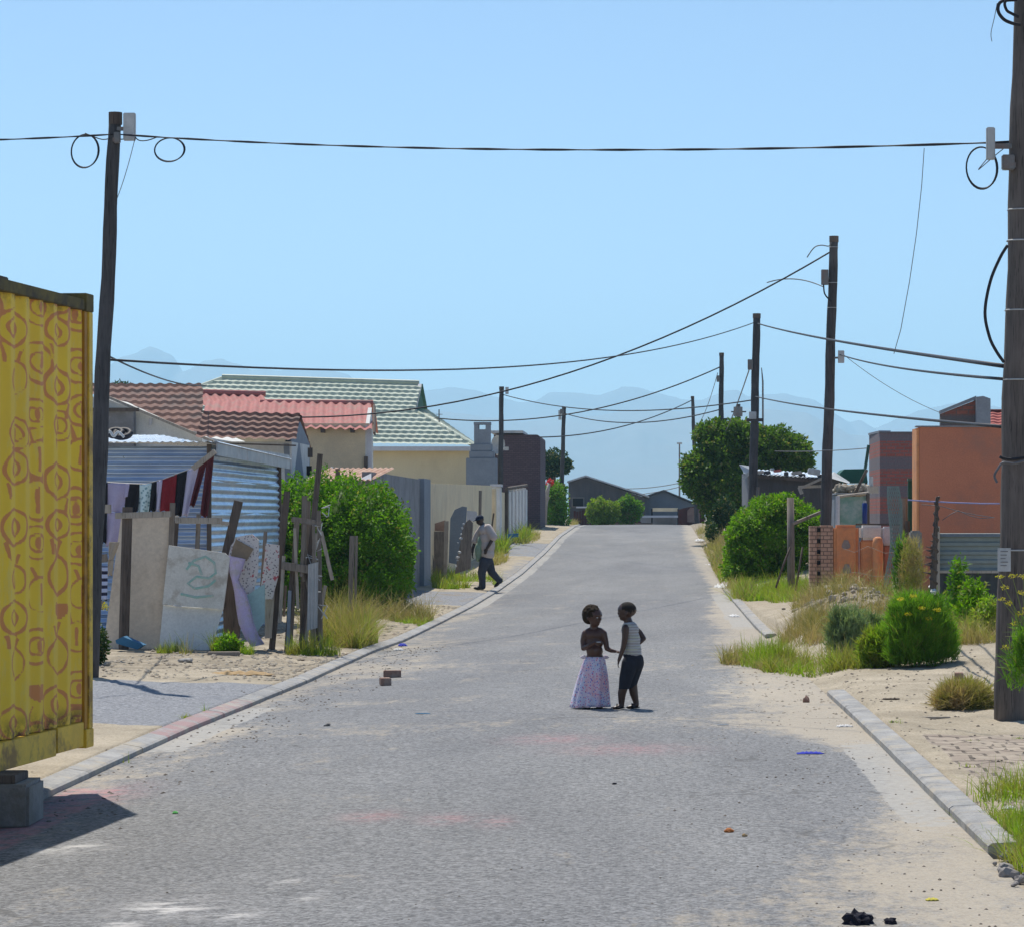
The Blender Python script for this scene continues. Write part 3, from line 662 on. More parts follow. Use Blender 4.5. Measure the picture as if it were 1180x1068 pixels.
# street lamp mast far away
T=thing('street_lamp','thin pale street lamp mast far behind the street end','street lamp',(XP(783,240),240,0))
MB().tube([(XP(783,240),240,0),P(783,511,240)],[.09,.06],6).build('mast',M['steel'],T)
MB().box(XP(780,240),XP(786,240),239.8,240.1,ZP(512,240),ZP(510,240)).build('lamp_head',M['whitebox'],T)
T=thing('antenna_mast','thin radio mast beyond the tree right of the crossarm pole','mast',(XP(879.5,130),130,.7))
MB().tube([(XP(879.5,130),130,.7),P(879,440,130),P(877.5,424,130)],[.05,.04,.02],6).build('mast',M['steel'],T)

def cable(label,pts,sag,r,mat='cable',group='overhead cables',name='overhead_cable',n=28,twist=0):
    P0=Vector(pts[0]);P1=Vector(pts[1]); ps=[]
    for i in range(n+1):
        t=i/n; p=P0.lerp(P1,t); p.z-=4*sag*t*(1-t); ps.append(p)
    mb=MB().tube(ps,r,6)
    if twist:
        for s_ in(0,math.pi):
            N=int((P1-P0).length*4); q=[]
            for i in range(N+1):
                t=i/N; p=P0.lerp(P1,t); p.z-=4*sag*t*(1-t); q.append(p+Vector((0,math.cos(i*.9+s_)*r*1.1,math.sin(i*.9+s_)*r*1.1)))
            mb.tube(q,r*.75,5)
    return tag(mb.build(name,M[mat],smooth=True),label,'cable',group)
cl=P(133,155,31); cr=P(1163,164,23)
cable('main cable crossing the street from the left pole to the nearest pole',(cl,cr),.11,.0065,twist=1)
cable('cable leaving the left pole towards the left edge of the picture',(cl,P(-160,164,27)),.02,.0065,twist=1)
cable('thick service cable rising from the left house roofs to the tall dark pole',(P(232,474,66),P(958,290,60)),1.25,.017)
cable('long sagging cable between the container pole and the crossarm pole',(P(122,414.5,31),P(869,372,78)),.55,.013)
cable('short drop cable from the container pole down to the brown tiled roof',(P(120,408,31),P(238,444,66)),.12,.012)
cable('cable from the crossarm pole to the nearest pole, upper of two',(P(873,373,78),P(1156,422,23)),.06,.018)
cable('cable from the tall dark pole to the nearest pole, lower of two',(P(968,409,60),P(1156,437,23)),.06,.013)
cable('cable from the smaller tree pole across to the left houses',(P(830,423,115),P(486,480,118)),.9,.025)
cable('cable from the thin far pole down to the plum brick house',(P(798,461,160),P(620,504,137)),.5,.03)
cable('cable from the chimney pole to the crossarm pole, sagging low over the road',(P(580,455,114),P(868,461,78)),.45,.018)
cable('cable from the flowered hedge pole to the smaller tree pole',(P(652,477,150),P(830,472,115)),.5,.025)
cable('cable from the crossarm pole over the shack roofs to the nearest pole',(P(870,457,78),P(1156,492,23)),.06,.014)
cable('thin wire slanting from the tall dark pole to the brick parapet',(P(966,404,60),P(1084,476,63)),.12,.006,'wire')
cable('thin wire behind the tall dark pole heading right, low over the roofs',(P(893,520,110),P(1004,516,90)),.05,.015,'wire')
cable('stay wire from the crossarm pole down behind the tree',(P(866,418,78),P(836,498,112)),.1,.018,'wire')
cable('thin service wire from the smaller tree pole down to the thin far pole',(P(827,430,115),P(803,492,150)),.3,.014,'wire')
cable('faint pair of wires low above the far sheds, upper one',(P(700,562,220),P(800,552,220)),.3,.03,'wire')
cable('faint pair of wires low above the far sheds, lower one',(P(690,572,225),P(800,556,225)),.3,.03,'wire')
cable('loose slack wires joining the pale box of the tall dark pole',(P(949,331,60),P(884,326,62)),-.12,.012,'wire')
cable('thin guy wire on the container pole running down from its pale box',(P(156,158,30.9),P(131,238,31)),.06,.004,'wire')
ps=[P(px,py,25) for px,py in ((1065,171),(1062,215),(1056,270),(1048,325),(1038,380),(1030,408))]
tag(MB().tube(ps,.0035,5).build('dangling_wire',M['wire']),'thin slack wire dangling from the main cable near the right','wire')
def coil(label,c,rx,rz,r=.009,turns=2,a0=0.0):
    mb=MB()
    for k in range(turns): mb.tube(ring_pts(c+Vector((.006*k,.01*k,.004*k)),rx+.004*k,rz-.004*k,30,tilt=.3),r*.7,6,cap=False)
    return tag(mb.build('cable_coil',M['cable'],smooth=True),label,'cable coil')
s_=31/F; coil('round coil of cable hanging left of the container pole',P(97.5,174.5,31),15.5*s_,20*s_)
coil('round coil of cable hanging right of the container pole',P(195,173,31),17*s_,14.5*s_)
s_=23.4/F; coil('oval loop of cable hanging beside the nearest pole',P(1131,194,23.4),17.5*s_,25*s_)
def hook(label,pp,Y,r,name='slack_cable',mat='cable'):
    ps=[P(a,b,Y) for a,b in pp]; q=[]
    for i in range(len(ps)-1):
        p0=ps[max(i-1,0)];p1=ps[i];p2=ps[i+1];p3=ps[min(i+2,len(ps)-1)]
        for k in range(6):
            t=k/6; q.append(.5*((2*p1)+(p2-p0)*t+(2*p0-5*p1+4*p2-p3)*t*t+(3*p1-p0-3*p2+p3)*t**3))
    q.append(ps[-1]); return tag(MB().tube(q,r,7).build(name,M[mat],smooth=True),label,'cable','slack cable ends on the poles')
hook('bowed black cable bulging from the left side of the nearest pole',[(1161,283),(1152,298),(1141,325),(1135,360),(1140,388),(1148,405),(1157,418)],22.9,.013)
hook('knot of black cable ends at the top of the nearest pole',[(1172,0),(1154,2),(1150,12),(1156,22),(1166,27),(1176,29)],22.85,.014)
hook('second bent cable end at the top of the nearest pole',[(1166,-4),(1158,3),(1160,12),(1166,16),(1174,20)],22.8,.012)
hook('fine wire end hanging beside the top of the nearest pole',[(1149,4),(1146,20),(1142,38),(1143,48)],22.9,.003,mat='wire')
hook('small looped tail under the pale box of the nearest pole',[(1156,172),(1146,180),(1131,193),(1128,195),(1140,180),(1150,166)],22.95,.004,mat='wire')
hook('small curved jumper left of the container pole top',[(98,154),(108,158),(118,161),(127,160)],30.95,.006)
hook('small curved jumper right of the container pole top',[(137,161),(147,160),(153,156),(160,162),(170,162),(182,158)],30.95,.006)
hook('curved jumper above the box of the tall dark pole',[(930,297),(938,286),(946,283),(955,284),(958,280)],59.9,.012,mat='wire')
hook('curved tail under the box of the tall dark pole',[(949,328),(950,338),(954,344),(958,348)],59.8,.016)
hook('frayed rope wrapped round the nearest pole',[(1180,531),(1168,534),(1156,533),(1150,540),(1146,548),(1149,556)],22.8,.010,mat='wire')
hook('second frayed wrap of cable round the nearest pole',[(1182,527),(1168,529),(1156,528),(1152,526)],22.84,.012)
# white notice on nearest pole: blank sheet with faint lines of grey type
T=thing('pole_notice','white paper notice stapled on the nearest pole','notice',tuple(P(1157,658,22.86)))
mb=MB(); a0=P(1149,631,22.9);a1=P(1165,658,22.86)
for k in range(6):
    x=a0.x+(a1.x-a0.x)*k/6; x2=a0.x+(a1.x-a0.x)*(k+1)/6
    f=lambda u: 22.872-.018*math.sin(math.pi*min(u,1))
    mb.add([(x,f(k/6),a1.z),(x2,f((k+1)/6),a1.z),(x2,f((k+1)/6),a0.z),(x,f(k/6),a0.z)],[(0,1,2,3)])
mb.build('paper',M['whitebox'],T)
mb=MB()
for k in range(5):
    z=a0.z-.03-.028*k; mb.box(a0.x+.02,a1.x-.025-.01*(k%3),22.845,22.847,z,z+.006)
mb.build('printed_lines',M['wire'],T)
# ------------------------------------------------------------------ LEFT SIDE buildings
def corr(amp,pitch,axis='b'):
    k=2*math.pi/pitch
    return (lambda a,b:amp*math.sin(b*k)) if axis=='b' else (lambda a,b:amp*math.sin(a*k))
def prt(T,name,mat,fn,smooth=False,bevel=0):
    mb=MB(); fn(mb); return mb.build(name,M[mat],T,smooth=smooth,bevel=bevel)
# blue-silver shack
T=thing('iron_shack','silvery blue shack of corrugated iron with a glaring flat roof behind the washing','shack',(-8.2,46,G(-8,46)))
x0,x1,y0,y1=-10.2,-6.47,42.0,50.0; zt=2.70; zb=G(-7,44)-.1
mb=MB().sheet((x0,y0,zb),(x1-x0,0,0),(0,0,zt-zb),24,220,corr(.022,.115)); mb.build('front_wall',M['galvwall'],T,smooth=True)
mb=MB()
zz=zb
for k in range(6):
    h=(zt+.02-zb)/6; mb.sheet((x1+.004*(k%2),y0+.02,zb+k*h-.03),(0,y1-y0,0),(0.0,0,h+.05),20,int(h/.02)*1,lambda a,b:.018*math.sin(b*2*math.pi/.115+a*.04*math.sin(k*3))+.012*math.sin(a*1.7+k*2))
mb.build('side_wall',M['galvwall'],T,smooth=True)
mb=MB().sheet((x0-.2,y0-.35,2.74),(x1-x0+.42,0,.02),(0,y1-y0+.5,.34),100,6,corr(.012,.11,'a')); 
for i in range(7*101):   # right hand edge droops towards the back
    v=mb.v[i]; b=(v[1]-y0+.35)/(y1-y0+.5); a=(v[0]-x0)/(x1-x0)
    mb.v[i]=(v[0],v[1],v[2]-.42*b*max(0,min(1,(a-.45)/.55)))
mb.build('roof',M['galvroof'],T,smooth=True)
prt(T,'roof_edge','galvold',lambda m:m.poly([(x1+.17,y0-.33,2.56),(x1+.17,y1+.1,2.5),(x1+.17,y1+.1,2.74),(x1+.17,y0-.33,2.745)],(.02,0,0)))
prt(T,'corner_post','plankd',lambda m:m.box(x1-.01,x1+.05,y0-.05,y0+.015,zb,2.73))
prt(T,'corner_post','plankd',lambda m:m.box(x1-.03,x1+.04,y1,y1+.08,zb,2.7))
for i,(px,py,r) in enumerate(((133,499,.10),(141,500,.12))):
    c_=P(px,py,43); tag(MB().tube(ring_pts(c_,r,r*.5,14,tilt=.9),.045,7,cap=False).build('old_tyre',M['cable'],smooth=True),('small black tyre weighing down the shack roof, nearest the pole','second black tyre weighing down the shack roof')[i],'tyre')
hook('crumpled white wire lying on the shack roof edge',[(118,500),(121,504),(126,497),(131,503),(136,498),(143,504)],42.2,.02,mat='whitebox')

def tileroof(mb,O,U,V,course=.62,pan=.24,h=.07,res=8):
    nu=int(Vector(U).length/pan*res); nc_=max(5,int(Vector(V).length/course)); nv=nc_*8; course=Vector(V).length/nc_
    mb.sheet(O,U,V,nu,nv,lambda a,b: h*.5*(math.sin(a/pan*2*math.pi)*.5+.5)+h*(1-((b/course+1e-6)%1.0)))
# brown tiled house
Y=66; T=thing('tiled_house','house with weathered brown tiled roof and white gable wall behind the shack','house',(XP(175,70),70,G(-12,70)))
prt(T,'wall','white',lambda m:m.poly([P(60,600,Y),P(233,600,Y),P(233,503,Y),P(118,457.5,Y),P(60,457.5,Y)],(0,9,0)))
mb=MB(); A=P(117,447,Y+.6);
tileroof(mb,P(250,502,Y+.1),(P(100,502,Y+.1)-P(250,502,Y+.1))*1.0,P(232,446,Y+5)-P(250,502,Y+.1)+Vector((.0,0,0)))
# clip the roof sheet to the sloping verge by deleting faces left of it
def under(v):
    px=VX+v[0]*F/v[1]; py=HZ-(v[2]-EYE)*F/v[1]
    return py>455+(px-110)*.408 or px>233
mb.f=[f for f in mb.f if not all(under(mb.v[i]) for i in f)]
mb.build('roof',M['browntile'],T,smooth=False)
prt(T,'verge_board','plankl',lambda m:m.plank(P(112,452.5,Y-.15),P(246,509,Y-.15),.16,.06,(0,1,0)))
prt(T,'ridge','pinktile',lambda m:m.tube([P(112,446.5,Y+5),P(233,450.5,Y+5)],.07,8))
prt(T,'lean_to_wall','greywall',lambda m:m.box(XP(60,Y),XP(157,Y),Y-.35,Y-.05,G(-12,60)-.2,ZP(471,Y)))
prt(T,'beam','plankd',lambda m:m.box(XP(60,Y),XP(164,Y),Y-.5,Y-.4,ZP(475,Y),ZP(471,Y)))
prt(T,'vent_pipe','whitetrim',lambda m:m.tube([P(174,482,Y-.08),P(173,490,Y-.08)],.04,6))
# far treetop poking over the ridge
Tt=thing('distant_tree','small dark treetop poking over the brown roof ridge','tree',(XP(140,140),140,0))
crown('foliage',[(XP(136,140),140,ZP(447,140),.35,.35,.3),(XP(143,140),140,ZP(447,140),.3,.3,.28)],500,.14,M['leafd'],Tt); MB().tube([(XP(140,140),140,0),P(140,450,140)],.12,7).build('trunk',M['bark'],Tt)
# lower brown roof house
Y=63; T=thing('tiled_annexe','low annexe with brown tiled roof and blue-grey gable right of the shack','house',(XP(300,66),66,G(-9,66)))
prt(T,'wall','white',lambda m:m.box(XP(205,Y),XP(336,Y),Y,Y+3.3,G(-9,66)-.2,ZP(509,Y)))
prt(T,'gable_wall','bluegrey',lambda m:m.poly([P(337,600,Y-.03),P(357,600,Y+3.4),P(357,512,Y+3.4),P(346,486,Y+1.6),P(333,512,Y-.02)],(-.12,0,0)))
mb=MB(); tileroof(mb,P(341,511,Y-.4),P(225,508,Y-.4)-P(341,511,Y-.4),P(346,481,Y+2)-P(341,511,Y-.4)); mb.build('roof',M['browntile'],T)
mb=MB(); tileroof(mb,P(347.5,483,Y+1.9),Vector((-.5,0,0)),P(359,520,Y+4)-P(347.5,483,Y+1.9),res=5); mb.build('roof',M['browntile'],T)
prt(T,'eave_board','plankd',lambda m:m.plank(P(341,513.5,Y-.42),P(225,510,Y-.42),.12,.03,(0,1,0)))
prt(T,'ridge','browntile',lambda m:m.tube([P(233,479.5,Y+2),P(348,482.5,Y+2)],.06,8))
prt(T,'verge_board','plankd',lambda m:m.box(XP(350,Y+3),XP(360,Y+3),Y+3,Y+3.06,ZP(527,Y+3),ZP(516,Y+3)))
prt(T,'window','dark',lambda m:m.box(XP(346,Y)+.04,XP(352,Y)+.04,Y+.8,Y+.84,ZP(548,Y),ZP(536,Y)))
# pink roofed house
Y=76; T=thing('red_roof_house','cream house with faded red sheet roof in the middle of the left row','house',(XP(390,80),80,G(-9,80)))
prt(T,'wall','cream',lambda m:m.box(XP(240,Y),XP(425,Y),Y,Y+1.1,G(-9,80)-.2,ZP(488,Y)))
prt(T,'side_wall','white',lambda m:m.poly([P(425.3,600,Y-.01),P(425.3,491,Y-.01),P(428.5,470,Y+1),P(430,500,Y+1.2),P(430,590,Y+1.2)],(-.1,0,0)))
def rollsheet(mb,O,U,V,p=.26,h=.03): mb.sheet(O,U,V,int(Vector(U).length/p*8),10,lambda a,b:h*math.sin(a/p*2*math.pi)+.01*math.sin(b*3+a))
mb=MB(); rollsheet(mb,P(429,495,Y-.35),P(230,491,Y-.35)-P(429,495,Y-.35),P(427.5,465,Y+3.5)-P(429,495,Y-.35)); mb.build('roof',M['pinktile'],T,smooth=True)
mb=MB(); rollsheet(mb,P(312,470,Y+3.5),P(212,468,Y+3.5)-P(312,470,Y+3.5),P(303,455,Y+5)-P(312,470,Y+3.5)); mb.build('roof',M['pinktile'],T,smooth=True)
mb=MB(); rollsheet(mb,P(432,466,Y+3.5),P(425,466,Y+3.5)-P(432,466,Y+3.5),P(436,500,Y+7.4)-P(432,466,Y+3.5)); mb.build('roof',M['pinktile'],T,smooth=True)
prt(T,'ridge','pinktile',lambda m:m.tube([P(300,463.5,Y+3.5),P(430,464.5,Y+3.5)],.08,8))
prt(T,'ridge','pinktile',lambda m:m.tube([P(205,451,Y+5),P(306,454,Y+5)],.08,8))
for px in (373,407): prt(T,'rafter_end','plankd',lambda m:m.box(XP(px,Y)-.05,XP(px,Y)+.05,Y-.3,Y,ZP(499,Y),ZP(494,Y)))
prt(T,'verge_board','plankd',lambda m:m.plank(P(431.5,468,Y+3),P(431.5,500,Y-.2),.1,.04,(0,1,0)))
prt(T,'wall_stripe','whitetrim',lambda m:m.box(XP(424,Y)-.02,XP(424,Y)+.10,Y-.03,Y-.002,ZP(550,Y),ZP(492,Y)))
prt(T,'downpipe','plankd',lambda m:m.box(XP(421,Y)-.03,XP(424,Y),Y-.07,Y-.035,ZP(543,Y),ZP(526,Y)))
# green roofed house
Y=113; T=thing('green_roof_house','large cream house with pale green hipped roof and little gable','house',(XP(430,118),118,G(-9,118)))
prt(T,'wall','creamhouse',lambda m:m.box(XP(120,Y),XP(541,Y),Y,Y+9,-.5,ZP(516.5,Y)))
mb=MB()
a=P(60,508,Y-.5);b=P(548,515,Y-.5); r0=P(256,437,Y+5);r1=P(483,444,Y+5);g1=P(478,475,Y+3.2)
def tri_sheet(mb,a,b,c,d,course=.5,nu=260):
    a,b,c,d=map(Vector,(a,b,c,d)); nv=int(((d-a).length+(c-b).length)/2/course*4); N=(b-a).cross(d-a).normalized()
    if N.z<0: N=-N
    base=len(mb.v)
    for j in range(nv+1):
        t=j/nv; l=a.lerp(d,t); r_=b.lerp(c,t)
        for i in range(nu+1):
            s=i/nu; p=l.lerp(r_,s); k=(p-l).length
            mb.v.append(tuple(p+N*(.10*(1-((j/4.0)%1.0))+.010*math.sin(k/.32*2*math.pi))))
    for j in range(nv):
        for i in range(nu):
            q=base+j*(nu+1)+i; mb.f.append((q,q+1,q+nu+2,q+nu+1))
tri_sheet(mb,a,b,r1,r0); 
# trim the upper right part of the front slope to the hip line
def cut(v):
    px=VX+v[0]*F/v[1]; py=HZ-(v[2]-EYE)*F/v[1]
    if py>476: return px>480+(py-476)*1.72
    return px>476+(476-py)*.26
mb.f=[f for f in mb.f if not all(cut(mb.v[i]) for i in f)]
tri_sheet(mb,P(479,476,Y+3.2),P(547,515.5,Y-.5),P(549,514,Y+9),P(492,474,Y+6.5),nu=30)
mb.build('roof',M['greentile'],T)
prt(T,'gable','greenedge',lambda m:m.poly([P(477,477,Y+3.3),P(484,446,Y+4.9),P(490.5,474,Y+6.6)],(-.15,0,0)))
prt(T,'barge_board','whitetrim',lambda m:m.plank(P(484,444,Y+4.9),P(477,476,Y+3.2),.14,.12,(1,0,0)))
prt(T,'barge_board','greenedge',lambda m:m.plank(P(485.5,444,Y+5),P(491.5,476,Y+6.6),.12,.12,(1,0,0)))
prt(T,'hip_ridge','greentile',lambda m:m.tube([P(478,474.5,Y+3.2),P(548,514,Y-.45)],.10,8))
prt(T,'ridge','greentile',lambda m:m.tube([r0+Vector((0,0,.1)),r1+Vector((0,0,.1))],.10,8))
prt(T,'hip_ridge','greentile',lambda m:m.tube([r0,a],.12,8))
prt(T,'gutter','whitetrim',lambda m:m.box(XP(225,Y-.6),XP(548,Y-.6),Y-.72,Y-.56,ZP(520,Y),ZP(515,Y)))
prt(T,'soffit','creamhouse',lambda m:m.box(XP(225,Y),XP(545,Y),Y-.55,Y-.002,ZP(517.5,Y),ZP(516.7,Y)))
prt(T,'aerial','wire',lambda m:(m.tube([P(506,492,Y+2),P(506,472,Y+2)],.025,5),m.box(XP(502,Y+2),XP(510,Y+2),Y+2,Y+2.03,ZP(478,Y+2),ZP(477.4,Y+2))))
# grey garage with rusty roof
T=thing('grey_garage','grey cement garage with rusty sheet roof behind the big hedge','garage',(-6.8,66,G(-7,66)))
zb=-.4
prt(T,'wall','greywall',lambda m:m.poly([(-5.82,60,zb),(-5.82,74.6,zb),P(491,553.5,74.6),P(428,543.5,60)],(-.2,0,0)))
prt(T,'front_wall','greywall',lambda m:m.box(-8.2,-6.025,60,60.2,zb,2.40))
prt(T,'corner_post','bluegrey',lambda m:m.box(-5.85,-5.70,72.6,74.7,zb,2.62))
mb=MB(); mb.sheet(P(349,553.5,59.6),P(427,553,59.6)-P(349,553.5,59.6),(.25,2.8,.30),90,8,corr(.015,.12,'a')); mb.build('roof',M['rustroof'],T,smooth=True)
mb=MB(); mb.sheet((-7.0,62.5,2.74),(1.1,0,-.12),(0,12,-.05),50,6,corr(.012,.11,'a')); mb.build('roof',M['galvold'],T,smooth=True)
prt(T,'gable_sheet','whitetrim',lambda m:m.poly([P(410,554,59.75),P(428,553,59.75),P(428,545,59.95)],(0,-.04,0)))
prt(T,'rail','whitetrim',lambda m:m.tube([P(463,575,69),P(484,573,73)],.025,6))
prt(T,'pole_stub','plankd',lambda m:m.tube([P(389.5,552,60),P(389,540,60)],.05,6))
# cream boundary wall along the street
T=thing('boundary_wall','long cream boundary wall beside the walking man','wall',(-5.8,90,G(-5.8,90)))
prt(T,'wall','cream',lambda m:m.poly([(-5.82,74.72,-.4),(-5.82,105.5,0),P(567,559.5,105.5),P(491,556.5,74.72)],(-.22,0,0)),bevel=.01)
prt(T,'coping','plankl',lambda m:m.box(-7.1,-6.05,74.6,76,2.5,2.56))
prt(T,'pier','cream',lambda m:m.box(-6.02,-5.68,106.0,106.6,0,ZP(563,106)))
T=thing('white_pier','white plastered gate pier after the cream wall','gate pier',(-5.75,109,G(-5.75,109)))
prt(T,'pier','white',lambda m:m.box(-5.95,-5.62,108.2,109.2,.1,ZP(561,109)),bevel=.02)
prt(T,'pier_cap','whitetrim',lambda m:m.box(-6.0,-5.58,108.1,109.3,ZP(561,109),ZP(561,109)+.1))
T=thing('side_wall','short cream wall with dark post right of the white pier','wall',(-5.75,112,G(-5.75,112)))
prt(T,'wall','cream',lambda m:m.box(-5.9,-5.72,109.6,116.5,.1,ZP(567,112)))
prt(T,'post','plankd',lambda m:m.box(-5.72,-5.6,113.5,113.9,.2,ZP(562,113)))
T=thing('panel_fence','bluish white precast panel fence in front of the plum brick house','fence',(-5.75,126,G(-5.75,126)))
zt0=ZP(566,117);zt1=ZP(563,137)
for i in range(6):
    a=117+i*3.2; prt(T,'fence_panel','white',lambda m:m.box(-5.84,-5.78,a+.12,a+3.05,.3,zt0+(zt1-zt0)*i/6))
    prt(T,'fence_post','whitetrim' if i else 'bluegrey',lambda m:m.box(-5.88,-5.72,a-.1,a+.1,.3,zt0+(zt1-zt0)*i/6+.06))
prt(T,'top_rail','plankd',lambda m:m.tube([(-5.8,117,zt0+.12),(-5.8,136,zt1+.16)],.07,6))
# chimney / braai
Y=110.5; T=thing('braai_chimney','stepped grey cement barbecue chimney with square opening','chimney',(XP(555,Y),Y+.3,G(-6.5,Y)))
s=Y/F
def bx(px0,px1,py0,py1,d0=0,d1=.9): return (XP(px0,Y),XP(px1,Y),Y+d0,Y+d1,ZP(py1,Y),ZP(py0,Y))
prt(T,'hearth','bluegrey',lambda m:m.box(*bx(537,572,527.6,640)),bevel=.02)
prt(T,'step','bluegrey',lambda m:m.box(*bx(540.5,569,519.6,527.5,.06,.84)),bevel=.02)
prt(T,'step','bluegrey',lambda m:m.box(*bx(542,566.5,511.5,519.5,.1,.8)),bevel=.02)
def top(m):
    m.box(*bx(546,551.2,489.3,511.4,.14,.76)).box(*bx(559.2,564.5,489.3,511.4,.14,.76)).box(*bx(545.6,565,486.4,489.2,.12,.78)).box(*bx(551.25,559.15,494.8,511.4,.15,.75))
prt(T,'flue','bluegrey',top)
# plum brick house
Y=137; T=thing('brick_house','dark plum brick house with flat roof past the chimney','house',(XP(597,Y),Y+3,1))
mb=MB(); pts=[P(569,620,Y),P(622.5,620,Y)]
c_=P(618,505.5,Y); r_=4.5*Y/F
for k in range(7):
    a=math.pi/2*k/6; pts.append(c_+Vector((r_*math.cos(a),0,r_*math.sin(a))))
pts.append(P(569,501,Y)); mb.poly(pts,(0,7,0)); mb.build('wall',M['darkhouse'],T)
prt(T,'roof','galvold',lambda m:(m.box(XP(566,Y),XP(603,Y),Y-.3,Y+5,ZP(499.5,Y),ZP(496.5,Y))))
T=thing('satellite_dish','white satellite dish on the plum brick house','satellite dish',tuple(P(576,520,136)))
mb=MB(); c_=P(574,512.5,135.8); n_=14
for j in range(5):
    for i in range(n_):
        r=.45*j/4; a=2*math.pi*i/n_; mb.v.append((c_.x+r*.75*math.cos(a),c_.y-.25*(j/4)**2+.15,c_.z+r*math.sin(a)))
for j in range(4):
    for i in range(n_): mb.f.append((j*n_+i,j*n_+(i+1)%n_,(j+1)*n_+(i+1)%n_,(j+1)*n_+i))
mb.build('dish',M['whitebox'],T,smooth=True)
prt(T,'arm','whitebox',lambda m:(m.tube([P(575,518,135.7),P(582,517,135.2)],.04,6),m.box(XP(581,135),XP(586,135),135,135.2,ZP(519,135),ZP(515,135))))
prt(T,'mount','whitebox',lambda m:m.tube([P(573,524,136.6),P(574,514,135.95)],.05,6))
# flowered hedge + tree
T=thing('flowering_hedge','tall clipped green hedge with a red bloom at the top of the street','hedge',(XP(640,150),150,1.1))
crown('foliage',[(XP(640,150),150,2.2,.62,1.2,1.25),(XP(642,150),149.5,2.9,.55,1,.45),(XP(634,150),150,2.7,.5,1.2,.6),(XP(643,150),150,1.6,.6,1,.8)],5000,.13,M['leafh'],T,asp=.7)
crown('bloom',[(XP(634,148.6),148.6,ZP(556,148.6),.17,.12,.18)],260,.10,M['rflower'],T,core=.5)
T=thing('cactus_trunk','pale bare trunk standing in front of the flowering hedge','tree trunk',(XP(630,148.5),148.5,1.1))
prt(T,'trunk','plankl',lambda m:m.tube([P(627,606,148.3),P(628,585,148.3),P(631,565,148.3),P(633,557,148.3)],[.14,.13,.10,.07],8),smooth=True)
prt(T,'branch','plankl',lambda m:m.tube([P(629,580,148.3),P(633,572,148.3)],[.07,.04],6))
T=thing('dark_tree','dark round tree behind the flowering hedge','tree',(XP(640,165),165,1))
crown('crown',[(XP(636,165),165,ZP(533,165),.95,.9,.75),(XP(645,165),165,ZP(538,165),.7,.7,.5),(XP(630,165),165,ZP(540,165),.8,.8,.6),(XP(651,165),165,ZP(536,165),.4,.5,.35)],4200,.15,M['leafd'],T,asp=.6)
prt(T,'trunk','bark',lambda m:m.tube([(XP(638,165),165,.9),P(638,545,165)],[.18,.12],8))
# sheds at the end of the street
def shed(label,Y,apex,l,r,mat,depth,roofmat,extra=None):
    T=thing('gabled_shed',label,'shed',(XP(apex[0],Y),Y+2,.8)); zb=.3
    prt(T,'wall',mat,lambda m:m.poly([(XP(l[0],Y),Y,zb),(XP(r[0],Y),Y,zb),P(r[0],r[1],Y),P(apex[0],apex[1],Y),P(l[0],l[1],Y)],(0,depth,0)))
    for (a,b) in ((apex,l),(apex,r)):
        prt(T,'roof',roofmat,lambda m:(m.poly([P(a[0],a[1],Y-.3)+Vector((0,0,.02)),P(b[0],b[1],Y-.3)+Vector(((b[0]-a[0])*.004,0,-.0)),P(b[0],b[1],Y-.3)+Vector(((b[0]-a[0])*.004,0,.10)),P(a[0],a[1],Y-.3)+Vector((0,0,.12))],(0,depth+.6,0))))
    return T
T=shed('long dark grey gabled shed closing the street',176,(675,549.5),(655,556),(743,573),'shed',12,'galvold')
w9=prt(T,'window','dark',lambda m:m.box(XP(660,175.8),XP(672,175.8),175.93,175.98,ZP(583,176),ZP(574,176)))
prt(w9,'frame','steel',lambda m:m.box(XP(658.6,175.8),XP(673.4,175.8),175.985,175.998,ZP(584,176),ZP(572.6,176)))
prt(T,'awning','whitetrim',lambda m:m.box(XP(664,174),XP(680,174),173.8,175.9,ZP(585,174),ZP(583.3,174)))
T=shed('slate blue gabled shed right of the long dark one',186,(765,566),(741,574),(800,581),'shedblue',10,'shed')
T=thing('street_stall','low stall with two white awnings at the street end','stall',(XP(765,172),172,.9))
prt(T,'awning','cream',lambda m:m.box(XP(752,172),XP(781,172),170.8,172,ZP(589,172),ZP(585,172)))
prt(T,'awning','whitetrim',lambda m:m.box(XP(740,171),XP(781,171),170.2,171.2,ZP(596,171),ZP(593.6,171)))
prt(T,'counter_wall','greywall',lambda m:m.box(XP(738,172),XP(781,172),171.8,173,.7,ZP(596,172)))
for px in (750.5,780.5): prt(T,'post','dark',lambda m:m.box(XP(px,171),XP(px,171)+.08,170.6,170.7,.8,ZP(586,171)))
prt(T,'crate_row','plankd',lambda m:m.box(XP(738,169),XP(752,169),169,169.5,.8,ZP(602,169)))
T=thing('maroon_gate','maroon sheet fence with a pale patch at the end of the street','fence',(XP(797,168),168,.9))
prt(T,'panel','rustdark',lambda m:m.poly([P(782,612,168),P(812,612,168),P(812,584,168),P(806,582,168),P(790,584.5,168),P(782,587,168)],(0,.1,0))) if False else None
M['maroon']=surf('maroon_sheet',(.12,.035,.03),(.075,.028,.028),2,20)
M['patch']=surf('peeling_patch',(.32,.22,.18),(.22,.14,.12),3,20)
prt(T,'panel','maroon',lambda m:m.poly([P(781.5,612,168),P(812,612,168),P(812,584,168),P(806,582,168),P(790,584.5,168),P(781.5,587,168)],(0,.1,0)))
prt(T,'patch','patch',lambda m:m.poly([P(792,601,167.95),P(806,603,167.95),P(807,586,167.95),P(796,584,167.95),P(792,588,167.95)],(0,.03,0)))
T=thing('rust_fence','low maroon board fence left of the bright bushes','fence',(XP(665,166),166,.9))
